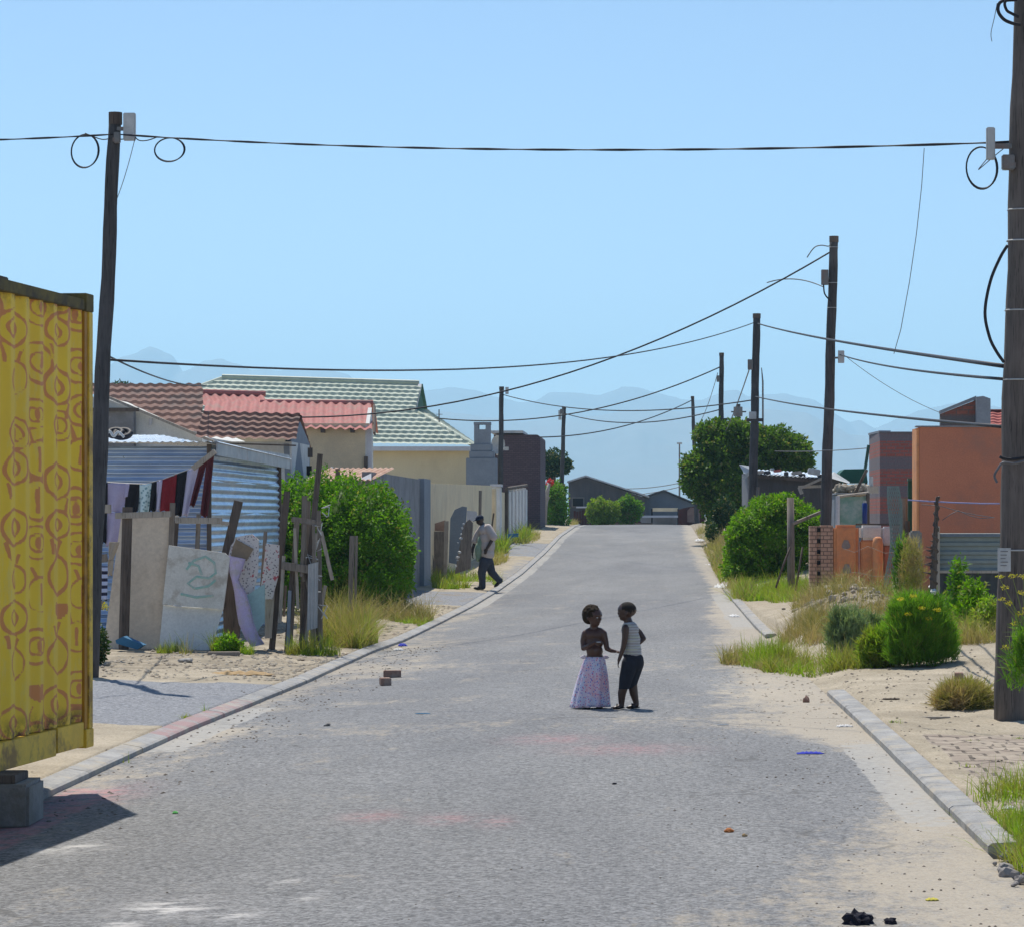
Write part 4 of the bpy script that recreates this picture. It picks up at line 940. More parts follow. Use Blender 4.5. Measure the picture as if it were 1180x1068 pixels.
for i in range(7): prt(T,'board','maroon',lambda m:m.box(XP(661+i*3.1,166),XP(663.6+i*3.1,166),166,166.06,.9,ZP(589+random.uniform(-2,2)*.8,166)))
prt(T,'rail','maroon',lambda m:m.box(XP(660,166),XP(683,166),166.07,166.12,1.4,1.5))
T=thing('low_rust_wall','low rusty sheet wall behind the bright bushes at the street end','wall',(XP(715,167),167,.9))
prt(T,'sheet','patch',lambda m:m.box(XP(683,167),XP(738,167),167,167.1,.7,ZP(602,167)))
prt(T,'capping','maroon',lambda m:m.box(XP(682,167),XP(739,167),166.95,167.15,ZP(602,167),ZP(601,167)))
T=thing('bright_bush','bright round bush at the street end, the left one','bush',(XP(691,163),163,1.1))
crown('foliage',[(XP(689,163),163,ZP(585,163),.62,.6,.62),(XP(699,163),163,ZP(588,163),.68,.6,.55),(XP(684,163),163,ZP(590,163),.45,.5,.5),(XP(707,163),163,ZP(589,163),.42,.5,.6),(XP(694,163),163,ZP(598,163),.8,.6,.5)],4200,.12,M['leafy'],T,asp=.6)
T=thing('bright_bush','slightly darker round bush at the street end, the right one','bush',(XP(726,164),164,1.1))
crown('foliage',[(XP(722,164),164,ZP(581,164),.5,.5,.55),(XP(732,164),164,ZP(585,164),.5,.5,.5),(XP(724,164),164,ZP(593,164),.75,.5,.55),(XP(715,164),164,ZP(588,164),.4,.4,.45)],3600,.12,M['leafh'],T,asp=.6)

# ------------------------------------------------------------------ big hedge left
T=thing('clipped_hedge','big bright green hedge between the shack fence and the grey garage','hedge',(-5.5,55,G(-5.5,55)))
crown('foliage',[(-5.2,55.5,.9,.60,1.6,1.15),(-5.35,55,1.15,.6,1.6,1.2),(-5.9,55,1.25,.6,1.6,1.2),(-6.5,55,1.3,.6,1.6,1.2),(-7.1,55,1.2,.5,1.5,1.22),(-5.02,55.7,.75,.42,1.4,.85),(-6.2,54.6,.6,.9,1.5,.8),(-5.35,54.5,.4,.6,1.3,.55)],52000,.085,M['leafh'],T,asp=.5,core=.78,shell=.62,rough=.16,keepz=-.2)
prt(T,'stems','bark',lambda m:[m.tube([(-6.9+i*.35,55,-.3),(-6.9+i*.35+random.uniform(-.15,.15),55,.9)],.03,6) for i in range(6)])
# ------------------------------------------------------------------ scrap fence in front of the shack
YF=38.0
def post(label,a,b,w,mat='plank',Y=YF,d=None,name='fence_post',cat='post',round_=False,grp='scrap wood uprights of the yard fence'):
    A=P(*a,Y);B=P(*b,Y); 
    if A.z<B.z: lo=A
    else: lo=B
    g_=G(lo.x,Y)-.15
    if Y>37.5 and (lo.z<g_+.45 or Y>40): lo.z=g_
    wm=w*Y/F
    mb=MB()
    if round_: mb.tube([A,A.lerp(B,.5),B],wm/2,10)
    else: mb.plank(A,B,wm,d or max(.03,wm*.5),(1,0,0))
    return tag(mb.build(name,M[mat],bevel=0 if round_ else .003),label,cat,grp)
post('thick round dark fence post in front of the cream board',(147,584),(142,735),12,'plankd',round_=True)
post('slim grey upright right of the thick round post',(199,579),(196,660),6)
post('thin brown upright behind the pale door panel',(229,592),(227,640),5)
post('broad dark plank leaning right above the pale door',(275,577),(259,645),10,'plankd')
post('short thin stake between the printed boards',(306,612),(301,690),4)
post('narrow stake left of the dotted board',(292,618),(287,690),3,'plankd')
post('dark upright leaning over the right printed board',(331,566),(312,728),7,'plankd',Y=37.95)
post('grey stake among the cluster, left of the tall pole',(342,600),(333,738),6)
post('rough grey stake with square top in the cluster',(328,581),(322,660),7)
post('pale grey stake in the middle of the cluster',(351,571),(348,740),6,Y=38.1)
post('thin pale stake next to the tall pole',(356,577),(352,738),4,Y=38.2)
post('tallest dark pole of the fence, leaning right',(369,523),(345,736),6.5,'plankd',Y=37.9,round_=True)
post('grey stake wrapped with white wire at the fence end',(367,588),(370,738),5,Y=38.05)
post('short dark stake low in the cluster',(337,655),(329,738),5,'plankd',Y=37.85)
post('bluish stake low in the cluster',(334,680),(331,738),4,'bluegrey',Y=37.8)
post('weathered stake right end of the cluster',(362,640),(360,738),6,'plankl',Y=38.15)
post('pair of posts beside the dry grass, left and taller',(406,617),(402,672),6,'plank',Y=42)
post('pair of posts beside the dry grass, right and thinner',(411,617),(408,673),3,'plank',Y=42)
post('pale slanting slat leaning at the hedge',(370,612),(383,668),4,'plankl',Y=39.5)
rs_=random.Random(77)
for i in range(16):
    x=rs_.uniform(314,372); l=rs_.uniform(30,105); top_=rs_.uniform(590,690); dx=rs_.uniform(-9,7); Yq=38.0+rs_.uniform(-.25,.35)
    A=P(x+dx,top_,Yq); B=P(x,min(top_+l,738),Yq); tag(MB().plank(A,B,rs_.uniform(.02,.045),.025,(1,rs_.uniform(-.5,.5),0)).build('scrap_stick',M[rs_.choice(['plank','plankl','plankd','plank'])],bevel=.002),'thin weathered stick in the tangled cluster of stakes','stick','thin sticks tangled in the fence cluster')
for i in range(7):
    x=rs_.uniform(360,374); y=590+i*19; c_=P(x,y,37.8); q=[c_+Vector((rs_.uniform(-.09,.09),rs_.uniform(-.05,.05),rs_.uniform(-.10,.10))) for _ in range(7)]
    tag(MB().tube(q,.007,5).build('wire_tangle',M['whitebox']),'white twist of wire on the last stakes of the fence','wire','white wire twists at the fence end')
for lb,a,b,w_,Y,mt in (('upper grey rail left of the thick round post',(103,586),(128,586),10,35,'plankl'),('middle grey rail beside the container corner',(101,646),(124,642),9,35,'plank'),('lower grey rail beside the container corner',(101,698),(120,697),10,35,'plank'),
    ('bleached top rail running right from the thick post',(133,594),(197,592),7,37.9,'plankl'),('bleached rail over the pale door panel',(202,599),(256,600),7,37.9,'plankl'),('short end of rail left of the dark leaning plank',(255,602),(264,603),4,37.8,'plankl'),
    ('upper cross rail of the stake cluster',(336,598),(370,603),6,37.8,'plank'),('lower wide cross rail of the stake cluster',(325,651),(356,656),9,37.75,'plank')):
    A=P(*a,Y);B=P(*b,Y); tag(MB().plank(A,B,w_*Y/F,.05,(0,0,1)).build('fence_rail',M[mt],bevel=.004),lb,'rail','rails of the yard fence')
def board(name,label,cat,outline,Y,th,mat,lean=0,parent=None):
    zb=min(ZP(b,Y) for a,b in outline); pts=[P(a,b,Y) for a,b in outline]; pts=[p+Vector((0,lean*(p.z-zb),0)) for p in pts]
    mb=MB().poly(pts,(0,th,0)); o=mb.build(name,M[mat],parent)
    if not parent: tag(o,label,cat)
    return o
M['creamboard']=surf('cream_fibre_board',(.88,.77,.63),(.80,.69,.55),1,20,(.4,.3,.2),1,.3)
board('fence_sheet','tall cream fibre board closing the yard beside the thick post','board',[(118,752),(186,750),(197,600),(206,598),(206,594),(140,592)],38.3,.03,'creamboard')
board('fence_sheet','dark strip standing in for the shadow gap between cream board and pale door','board',[(186,745),(196,745),(206,600),(196,600)],38.25,.03,'plankd')  # dark sheet added where only a shadow gap lies, shade put into its colour
# discarded door panel with a teal scrawl
T=thing('old_door','discarded off-white door with a teal paint scrawl leaning on the fence','door',tuple(P(220,745,37.4)))
M['doorp']=surf('dirty_white_door_paint',(.84,.81,.73),(.70,.67,.59),4,40,(.33,.26,.18),3,.5)
M['teal']=surf('faded_teal_paint',(.32,.58,.50),(.45,.6,.53),14,60,(.55,.55,.48),8,.8,bump=0)
board('door_leaf',None,None,[(183,748),(242,750),(256,702),(187,697)],37.45,.04,'white',.12,T)
board('door_leaf',None,None,[(187,696),(257,702),(264,642),(258,637),(193,628)],37.45,.045,'doorp',.12,T)
def stroke(pp,wd):
    ps=[P(a,b,37.46) for a,b in pp]; z0=ZP(702,37.45); ps=[p+Vector((0,.12*(p.z-z0)-.014,0)) for p in ps]
    mb=MB().tube(ps,wd,6,flat=.15); return mb
for pp in ([(214,656),(222,646),(236,641),(246,648),(248,660),(240,666),(226,664),(216,672),(224,678),(240,675),(248,668)],[(208,684),(226,688),(246,686)],[(216,648),(228,652),(232,662)]): stroke(pp,.016).build('paint_scrawl',M['teal'],T)
prt(T,'lock_hole','dark',lambda m:m.box(*(lambda p:(p.x-.02,p.x+.02,p.y-.01,p.y+.03,p.z-.06,p.z+.04))(P(252,683,37.62))))
# printed boards and purple foam
M['dots']=None
t=NT('printed_board'); v=t.n('ShaderNodeTexVoronoi'); v.inputs['Scale'].default_value=30; t.L.new(t.co,v.inputs['Vector'])
c=t.mix(t.ramp(v.outputs['Distance'],.22,.34),(.2,.17,.19),(.66,.62,.6)); c=t.mix(t.ramp(t.noise(9,3),.58,.62),c,(.5,.12,.14)); M['dots']=t.out(c,.8)
T=thing('headboard','old headboard with brown centre and speckled print leaning in the fence','board',tuple(P(280,690,37.7)))
board('panel',None,None,[(263,640),(266,628),(274,618),(290,615),(298,622),(297,660),(290,690),(276,684),(268,668)],37.75,.04,'dots',.02,T)
M['brownp']=surf('brown_print',(.33,.25,.17),(.26,.2,.13),8,50)
board('brown_patch',None,None,[(268,630),(272,621),(292,632),(284,646),(266,641)],37.73,.018,'brownp',.02,T)
board('fence_sheet','speckled white board with red marks right of the headboard','board',[(299,690),(305,640),(306,626),(322,628),(321,662),(314,690)],37.85,.03,'dots')
M['lilac']=surf('lilac_foam',(.60,.50,.76),(.66,.58,.78),6,40,(.42,.38,.30),6,.5)
mb=MB(); L=[(263,640),(262,652),(267,668),(270,682),(272,700),(275,718),(282,734),(290,745)]; Rr=[(282,644),(277,660),(274,668),(283,684),(288,700),(291,716),(297,732),(304,742)]
nn=len(L); 
for dy in (0,.09):
    for l,r in zip(L,Rr):
        for t_ in (0,.33,.66,1): mb.v.append(tuple(P(l[0]+(r[0]-l[0])*t_,l[1]+(r[1]-l[1])*t_,37.55)+Vector((0,dy-.05*math.sin(t_*math.pi)*(1 if dy==0 else -1),0))))
for i in range(nn-1):
    for k in range(3):
        q=i*4+k; mb.f.append((q,q+1,q+5,q+4)); q+=nn*4; mb.f.append((q,q+4,q+5,q+1))
    for k in (0,3): q=i*4+k; mb.f.append((q,q+4,q+4+nn*4,q+nn*4))
tag(mb.build('foam_strip',M['lilac'],smooth=True),'curved strip of lilac foam drooping to the sand','foam')
M['aqua']=surf('aqua_board',(.42,.62,.62),(.38,.56,.56),2,30)
board('broken_board','triangular aqua board behind the lilac foam','board',[(284,686),(305,672),(305,716),(300,722),(296,728),(288,712)],37.7,.03,'aqua')
board('fence_sheet','narrow grey board right of the aqua one','board',[(305,735),(313,735),(318,662),(306,672)],37.9,.03,'plankl')
board('fence_sheet','dark gap board behind the leaning door, right side','board',[(258,745),(274,745),(284,680),(262,640),(257,700)],38.0,.03,'plankd')
mb=MB().sheet(P(354,726,37.7),P(366,723,37.7)-P(354,726,37.7),P(355,650,37.7)-P(354,726,37.7),24,6,corr(.008,.045,'a')); tag(mb.build('iron_strip',M['galvold'],smooth=True),'upright strip of silvery corrugated iron at the fence end','sheet iron')
M['bluesh']=surf('blue_plastic',(.06,.20,.36),(.05,.17,.3),4,30)
board('plastic_sheet','crumpled blue plastic sheet lying at the foot of the cream board','plastic sheet',[(133,737),(142,733),(165,743),(158,748),(134,741)],37.2,.25,'bluesh')
M['stripe']=NT('striped'); t=M['stripe']; w_=t.n('ShaderNodeTexWave',bands_direction='Z'); w_.inputs['Scale'].default_value=3.6; t.L.new(t.co,w_.inputs['Vector']); M['stripe']=t.out(t.mix(t.ramp(w_.outputs['Fac'],.4,.5),(.03,.03,.06),(.5,.56,.75)),.9)
hang=[]
# washing line -------------------------------------------------
linep=[(124,556),(150,557.5),(168,558),(190,552),(205,546),(222,540),(238,528),(247,521)]
YL=40.5
LP=[P(a,b,YL) for a,b in linep]
tag(MB().tube(LP,.012,6).build('washing_line',M['wire']),'rope washing line rising to the shack corner','washing line')
tag(MB().plank(P(222,540,40.4),P(248,520,40.4),.07,.05,(0,0,1)).build('prop_stick',M['plankl']),'bleached stick holding up the washing line','stick')
def liney(px):
    return float(np.interp(px,[p[0] for p in linep],[p[1] for p in linep]))
def garment(name,label,cat,strips,mat,Y=YL,fold=.03,ph=0):
    """strips: outlines (x0top,x1top,x0bot,x1bot,ytop or None,ybot) all in one cloth"""
    mb=MB()
    for (a,b,c,d,yt,yb) in strips:
        nu,nv=10,14; base=len(mb.v)
        for j in range(nv+1):
            t=j/nv
            for i in range(nu+1):
                s=i/nu; xt=a+(b-a)*s; xb=c+(d-c)*s; y_t=(liney(xt) if yt is None else yt); px=xt+(xb-xt)*t; py=y_t+(yb-y_t)*t+ (1.2*math.sin(s*9+ph) if j==nv else 0)
                p=P(px,py,Y); p.y+=fold*math.sin(s*7+ph+t*1.5)*(.3+t)-.012; mb.v.append(tuple(p))
        for j in range(nv):
            for i in range(nu):
                q=base+j*(nu+1)+i; mb.f.append((q,q+1,q+nu+2,q+nu+1))
    o=mb.build(name,mat,smooth=True); m=o.modifiers.new('thick','SOLIDIFY'); m.thickness=.012; m.offset=0
    return tag(o,label,cat,'washing on the line')
ck=lambda n,a,b: cloth(n,a,b)
cblk=ck('black_cloth',(.015,.015,.02),(.028,.028,.035)); clav=ck('lavender_cloth',(.44,.40,.60),(.52,.48,.66)); cred=ck('red_cloth',(.28,.03,.04),(.22,.02,.03)); cmar=ck('maroon_cloth',(.14,.035,.045),(.10,.03,.04)); clil=ck('pale_lilac_cloth',(.60,.58,.74),(.54,.52,.70))
tt=NT('floral_cloth'); v=tt.n('ShaderNodeTexVoronoi'); v.inputs['Scale'].default_value=22; tt.L.new(tt.co,v.inputs['Vector']); cflo=tt.out(tt.mix(tt.ramp(v.outputs['Distance'],.25,.45),(.22,.38,.42),(.62,.78,.80)),.9)
garment('hanging_cloth','narrow black garment at the left end of the washing line','clothing',[(118,124,118,122,None,625)],cblk)
garment('hanging_blouse','lavender top with short sleeve and long tail on the washing line','clothing',[(123,153,124,140,None,590),(141,154,143,152,None,573),(124,140,122,137,590,628)],clav,ph=1)
garment('hanging_cloth','black shorts between the lavender and the floral cloth','clothing',[(146,161,144,159,None,590)],cblk,ph=2)
garment('hanging_cloth','pale aqua floral cloth on the washing line','clothing',[(161,175,159,172,None,591)],cflo,ph=.5)
garment('hanging_cloth','dark navy garment right of the floral cloth','clothing',[(175,181,172,179,None,589)],cblk,ph=1.5)
garment('hanging_cloth','small pale lilac cloth left of the red shirt','clothing',[(181,188,179,186,None,588)],clil,ph=.2)
garment('hanging_shirt','red shirt in the middle of the washing line','clothing',[(187,204,185,201,None,589)],cred,ph=2.5)
garment('hanging_trousers','black trousers right of the red shirt','clothing',[(203,216,201,209,None,594)],cblk,ph=.9)
garment('hanging_trousers','pale lilac trousers hanging askew on the rising line','clothing',[(216,231,210,217,None,594)],clil,ph=1.9)
garment('hanging_trousers','maroon trousers with two legs at the right end of the line','clothing',[(231,240,219,225,None,583),(239,247,231,240,None,595)],cmar,ph=2.9)
garment('striped_cloth','blue and white striped cloth hanging on the fence rail beside the container','clothing',[(115,124,115,123,652,691)],M['stripe'],Y=35.2)
hang=garment('rag','dirty pale rag knotted round the rail left of the thick post','rag',[(126,138,125,130,624,645),(125,131,124,129,645,662)],ck('rag_cloth',(.5,.42,.33),(.4,.33,.25)),Y=36.5); hang['group']='rags'
# ------------------------------------------------------------------ RIGHT SIDE
# big round tree
T=thing('round_tree','large dense round tree leaning over the right side of the road','tree',(XP(848,112),112,G(3.4,112)))
Y=112;s=Y/F
lob=[]
for (px,py,r,ry,dy) in ((815,545,30,1.1,0),(835,520,34,1.3,.4),(862,508,28,1.2,.6),(890,515,30,1.2,.2),(912,520,24,1.0,0),(925,535,13,.6,.2),(845,560,45,1.4,0),(805,558,20,.9,-.2),(870,545,40,1.3,.3),(900,545,30,1.2,.3),(838,585,30,1.0,-.1),(820,500,20,.9,.5),(845,496,16,.9,.3),(800,535,16,.8,.1)):
    lob.append((XP(px,Y),Y+dy,ZP(py,Y),r*s,ry,r*s*.8))
crown('crown',lob,34000,.17,M['leaft'],T,asp=.55,core=.74,shell=.62,rough=.15)
prt(T,'trunk','bark',lambda m:m.tube([(XP(848,Y),Y,G(3.4,Y)-.2),P(846,606,Y),P(850,585,Y),P(845,560,Y)],[.2,.16,.14,.1],9))
prt(T,'limb','bark',lambda m:m.tube([P(847,600,Y),P(832,585,Y-.2),P(820,565,Y)],[.09,.07,.04],7))
prt(T,'limb','bark',lambda m:m.tube([P(848,598,Y),P(866,580,Y+.2),P(885,555,Y)],[.1,.07,.04],7))
T=thing('trailing_shrub','dark scraggly shrub growing under the round tree','shrub',(XP(818,105),105,G(2.6,105)))
crown('foliage',[(XP(826,105),105,ZP(600,105),.28,.4,.55),(XP(820,104),104,ZP(612,104),.2,.4,.35),(XP(835,105),105,ZP(590,105),.4,.5,.6)],2600,.12,M['leafd'],T,core=.6)
# shack with junk roof
Y=82; T=thing('board_shack','low grey board shack with a ragged white roof weighed down by junk','shack',(XP(905,Y),Y+2,G(4,Y)))
zb=G(3.6,Y)-.3
prt(T,'front_wall','shed',lambda m:m.poly([P(865,640,Y),P(968,640,Y),P(968,551,Y),P(865,545.5,Y)],(0,.12,0)))
prt(T,'side_wall','greywall',lambda m:m.poly([(XP(865,Y),Y,zb),P(865,545.5,Y),P(858,546,Y+1.6),(XP(858,Y+1.6),Y+1.6,zb)],(-.08,0,0)))
mb=MB(); mb.sheet(P(857,545.5,Y-.2),P(972,552.5,Y-.2)-P(857,545.5,Y-.2),P(966,546.5,Y+3)-P(972,552.5,Y-.2),90,6,corr(.015,.12,'a')); mb.build('roof',M['galvroof'],T,smooth=True)
prt(T,'crumpled_sheet','whitebox',lambda m:(m.poly([P(852,536,Y),P(858,546,Y),P(872,546,Y+.3),P(866,538,Y+.5)],(0,.03,.02)),m.poly([P(855,550,Y-.2),P(863,543,Y-.2),P(866,545,Y-.2),P(857,553,Y-.2)],(0,.03,0))))
prt(T,'eave_board','plankd',lambda m:m.plank(P(866,548.5,Y-.15),P(950,554.5,Y-.15),.08,.04,(0,0,1)))
for i,(px,py,w_,h_,mt) in enumerate(((876,544,9,3.5,'plankl'),(884,545,8,5,'shed'),(896,542.5,9,3,'redroof'),(906,546,5,5,'shed'),(918,545,12,4,'plankl'),(924,547.5,8,4,'shed'),(938,543.5,14,7,'whitebox'),(946,548.5,8,4,'shed'),(890,541,5,3,'whitebox'))):
    p=P(px,py,Y+.3*(i%3)); mb=MB().box(-w_*Y/F/2,w_*Y/F/2,-.15,.2,-h_*Y/F/2,h_*Y/F/2,M=Matrix.Translation(p)@Matrix.Rotation(random.uniform(-.2,.2),4,'Y'))
    lbs=['pale plank scrap at the left of the junk roof','black lump left of the red scrap on the junk roof','red scrap on the junk roof','small black lump right of the red scrap on the junk roof','long pale scrap in the middle of the junk roof','black lump under the long pale scrap','large white bag on the right of the junk roof','black lump at the right end of the junk roof','small white scrap on the junk roof']
    tag(mb.build('roof_junk',M[mt],bevel=.02),lbs[i],'scrap','junk weighing down the shack roof')
T=thing('lean_to','darker lean-to with bleached rafters beside the tall dark pole','shed',(XP(940,74),74,G(4.3,74)))
prt(T,'wall','shed',lambda m:m.poly([P(926,640,74),P(960,640,74),P(960,558,74),P(926,564,74)],(0,.1,0)))
prt(T,'rafter','plankl',lambda m:m.plank(P(920,561,73.6),P(952,560,73.6),.07,.07,(0,0,1)))
prt(T,'rafter','plankl',lambda m:m.plank(P(921,563,73.5),P(948,551,73.5),.06,.06,(0,0,1)))
prt(T,'rafter','plankl',lambda m:m.plank(P(921,561,73.4),P(924,569,73.4),.09,.05,(1,0,0)))
T=thing('white_awning','white sloping sheet roof right of the tall dark pole','awning',tuple(P(970,556,80)))
prt(T,'sheet','whitebox',lambda m:m.poly([P(955,550,80),P(962,544,80.6),P(979,555,80.6),P(979,557,80)],(0,.8,.02)))
prt(T,'post','plankd',lambda m:m.tube([(XP(974,80),80.2,.2),P(974,556,80.2)],.04,6))
T=thing('green_tank','dark green rounded tarpaulin roof between the pole and the banded brick house','awning',tuple(P(982,556,84)))
M['dkgreen']=surf('dark_green_tarpaulin',(.02,.12,.08),(.015,.09,.06),2,20,rough=.6)
prt(T,'tarpaulin','dkgreen',lambda m:m.poly([P(966,556,84),P(968,545,84),P(973,540.5,84),P(998,540,84),P(1000,556,84)],(0,2,0)))
for px in(969,998): prt(T,'post','plankd',lambda m:m.tube([(XP(px,84),84.3,.2),P(px,556,84.3)],.04,6))
M['rubblec']=surf('broken_concrete',(.50,.44,.35),(.38,.33,.26),7,45,(.3,.22,.16),4,.6,bump=.6,bd=.02)
M['rubbleb']=surf('broken_brick',(.40,.24,.17),(.32,.2,.15),7,45,(.5,.44,.36),4,.6)
def rock(c,r,seed,fl=.7):
    rr=random.Random(seed); bm=bmesh.new(); bmesh.ops.create_icosphere(bm,subdivisions=2,radius=1)
    a=[rr.uniform(.7,1.2) for _ in range(3)]; ph=rr.random()*6
    for v in bm.verts:
        k=1+.16*math.sin(v.co.x*4+ph)+.14*math.sin(v.co.y*5+ph*2)+.1*math.sin(v.co.z*7)
        v.co=Vector((v.co.x*a[0]*k,v.co.y*a[1]*k,v.co.z*fl*a[2]*k))*r
    bmesh.ops.rotate(bm,verts=bm.verts,cent=(0,0,0),matrix=Matrix.Rotation(rr.random()*6,3,'Z')@Matrix.Rotation(rr.uniform(-.5,.5),3,'X'))
    vs=[tuple(v.co+Vector(c)) for v in bm.verts]; fs=[tuple(v.index for v in f.verts) for f in bm.faces]; bm.free(); return vs,fs
mb=MB()
for i in range(60):
    px=random.uniform(963,1001); mb.add(*rock(P(px,random.uniform(559,568)+(1001-px)*.03,70+random.uniform(-.6,.6)),random.uniform(.05,.12),i))
o=mb.build('rubble_pile',M['rubblec']); tag(o,'beige rubble heaped on the low roof left of the banded brick house','rubble',kind='stuff')
T=thing('low_outbuilding','low outbuilding carrying the beige rubble behind the mesh screen','shed',(XP(983,71),71,G(5,71)))
prt(T,'wall','bluegrey',lambda m:m.box(XP(962,70),XP(1000,70),70.1,71.8,G(5,71)-.3,ZP(570,70)))
prt(T,'roof','galvold',lambda m:m.box(XP(961,70),XP(1002,70),69.2,71.9,ZP(569.5,70),ZP(568,70)))
prt(T,'prop','plankd',lambda m:m.plank(P(983,573,69),P(999,541,69),.07,.07,(1,0,0)))
# mesh screen
M['mesh']=NT('green_shade_mesh'); t=M['mesh']; c=t.mix(t.ramp(t.noise(2.5,5,.7),.4,.62),(.20,.34,.28),(.42,.48,.44)); m_=t.out(c,.8); M['mesh']=m_
T=thing('mesh_screen','pale green shade cloth screen in a frame behind the pillars','screen',tuple(P(980,605,62)))
prt(T,'frame_post','whitetrim',lambda m:m.tube([P(965,607,62),P(965.5,571,62)],.05,8))
prt(T,'frame_rail','plankl',lambda m:m.tube([P(965,572,62),P(1001,567.5,62)],.03,6))
prt(T,'shade_cloth','mesh',lambda m:m.sheet(P(966,606,62.05),P(1000,606,62.05)-P(966,606,62.05),P(966,572,62.05)-P(966,606,62.05)+Vector((0,0,.0)),12,8,lambda a,b:.03*math.sin(a*6+b*4)))
prt(T,'frame_post','plankd',lambda m:m.tube([P(1000,607,62),P(1000,568,62)],.04,8))
T=thing('gas_bottle','tall narrow blue drum behind the pillars','drum',tuple(P(996.5,604,61)))
M['blued']=surf('blue_drum_paint',(.02,.05,.26),(.015,.04,.2),3,20,rough=.4)
prt(T,'drum','blued',lambda m:m.tube([P(996.5,606,61),P(996.5,580,61),P(996.5,579,61)],[.055,.055,.03],12),smooth=True)
prt(T,'cap','whitebox',lambda m:m.tube([P(996.5,579,61),P(996.5,576.5,61)],.035,10))
T=thing('white_post','short white post against the banded brick house','post',tuple(P(1004,560,66)))
prt(T,'post','whitebox',lambda m:m.tube([P(1004,564,66),P(1004,549,66)],.045,8))
prt(T,'base','plankl',lambda m:m.box(XP(1000,66),XP(1012,66),65.9,66.1,ZP(568,66),ZP(560,66)))
# banded brick house
Y=74; T=thing('brick_house','house wall of banded red and grey brick between the mesh screen and the orange wall','house',(XP(1035,Y),Y+2,G(6,Y)))
zb=.0; M['band']=brickm('banded_brick_wall',(.46,.15,.12),(.38,.125,.10),(.24,.18,.165),.23,.088,(.72,G(6,Y),(.19,.19,.21)))
prt(T,'wall','band',lambda m:m.poly([(XP(1014,Y),Y,zb),(XP(1060,Y),Y,zb),P(1060,499,Y),P(1014,499,Y)],(0,.25,0)))
Yb=78.5
prt(T,'side_wall','band',lambda m:m.poly([(XP(1014,Y),Y+.26,zb),P(1014,499,Y)+Vector((0,.26,0)),P(1001.5,502,Yb),(XP(1001.5,Yb),Yb,zb)],(.22,0,0)))
prt(T,'coping','greywall',lambda m:m.box(XP(1013,Y),XP(1060,Y),Y-.04,Y+.3,ZP(499,Y)+.003,ZP(497.6,Y)))
prt(T,'side_coping','bluegrey',lambda m:m.poly([P(1013,499,Y+.31)+Vector((0,0,.004)),P(1000.5,502,Yb)+Vector((0,0,.004)),P(1000.5,502,Yb)+Vector((0,0,.06)),P(1013,499,Y+.31)+Vector((0,0,.06))],(.3,0,0)))
prt(T,'downpipe','greenedge',lambda m:m.plank(P(997,540,76),P(1001,513,76),.08,.06,(1,0,0)))
T=thing('green_door','tall dark green door post between the banded house and the orange wall','door',tuple(P(1052,612,52)))
prt(T,'door','dkgreen',lambda m:m.box(XP(1046.5,52),XP(1058,52),52,52.08,ZP(613,52),ZP(554,52)))
prt(T,'lintel','greenedge',lambda m:m.box(XP(1046,52),XP(1058.5,52),51.96,52.12,ZP(554,52),ZP(551,52)))
prt(T,'sill','greywall',lambda m:m.box(XP(1046,52),XP(1060,52),51.9,52.2,G(4.8,52)-.1,ZP(613.5,52)))
tag(MB().box(XP(1047,50),XP(1060,50),49.6,50-.02,G(4.7,50)-.1,ZP(611,50)).build('rubble_block',M['block'],bevel=.03),'rough grey block standing below the dark green door','block')
# orange house
Y=50.5; T=thing('orange_house','terracotta plastered house wall in front of the nearest pole','house',(XP(1105,Y),Y+3,G(5.5,Y)))
prt(T,'wall','orange',lambda m:m.box(XP(1059.5,Y),XP(1210,Y),Y,Y+.85,G(5,Y)-.2,ZP(492.5,Y)))
prt(T,'rear_wall','orange',lambda m:m.box(5.62,7.0,Y+.86,Y+6.5,G(6,Y)-.2,ZP(494,Y)))
prt(T,'side_strip','orangel',lambda m:m.box(XP(1059.5,Y)-.05,XP(1059.5,Y)-.003,Y+.02,Y+.85,G(5,Y)-.2,ZP(493.5,Y)))
prt(T,'capping','greywall',lambda m:m.box(XP(1059.5,Y)-.06,XP(1211,Y),Y-.03,Y+.25,ZP(492.5,Y)+.002,ZP(490.8,Y)))
Y=64; T=thing('brick_parapet','sloping red brick parapet with grey corner rising behind the orange wall','house',(XP(1115,Y),Y+2,G(6,Y)))
prt(T,'wall','rbrick',lambda m:m.poly([P(1084,570,Y),P(1125,570,Y-.1),P(1125,461,Y-.1),P(1084,477,Y)],(0,.25,0)))
prt(T,'coping','bluegrey',lambda m:m.poly([P(1083.5,477,Y-.02),P(1125,460.6,Y-.12),P(1125,456.3,Y-.12),P(1083.5,473.2,Y-.02)],(0,.3,0)))
prt(T,'corner_pier','bluegrey',lambda m:m.poly([P(1125.2,570,Y-.3),P(1141.5,570,Y-.3),P(1141.5,459.5,Y-.3),P(1133,456.5,Y-.3),P(1125.2,457.5,Y-.3)],(0,.6,0)))
T=thing('red_roof','strip of bright red tiled roof right of the grey corner pier','roof',(XP(1160,70),71,3.5))
mb=MB(); tileroof(mb,P(1141,495,69)+Vector((0,0,0)),P(1210,495,69)-P(1141,495,69),P(1141,476,71)-P(1141,495,69),course=.34,pan=.26,h=.05); mb.build('tiles',M['redroof'],T)
prt(T,'ridge','maroon',lambda m:m.tube([P(1140,475.5,71),P(1210,475.5,71)],.08,8))
prt(T,'wall','orange',lambda m:m.box(XP(1142,71),XP(1210,71),71,72,.2,ZP(478,71)))
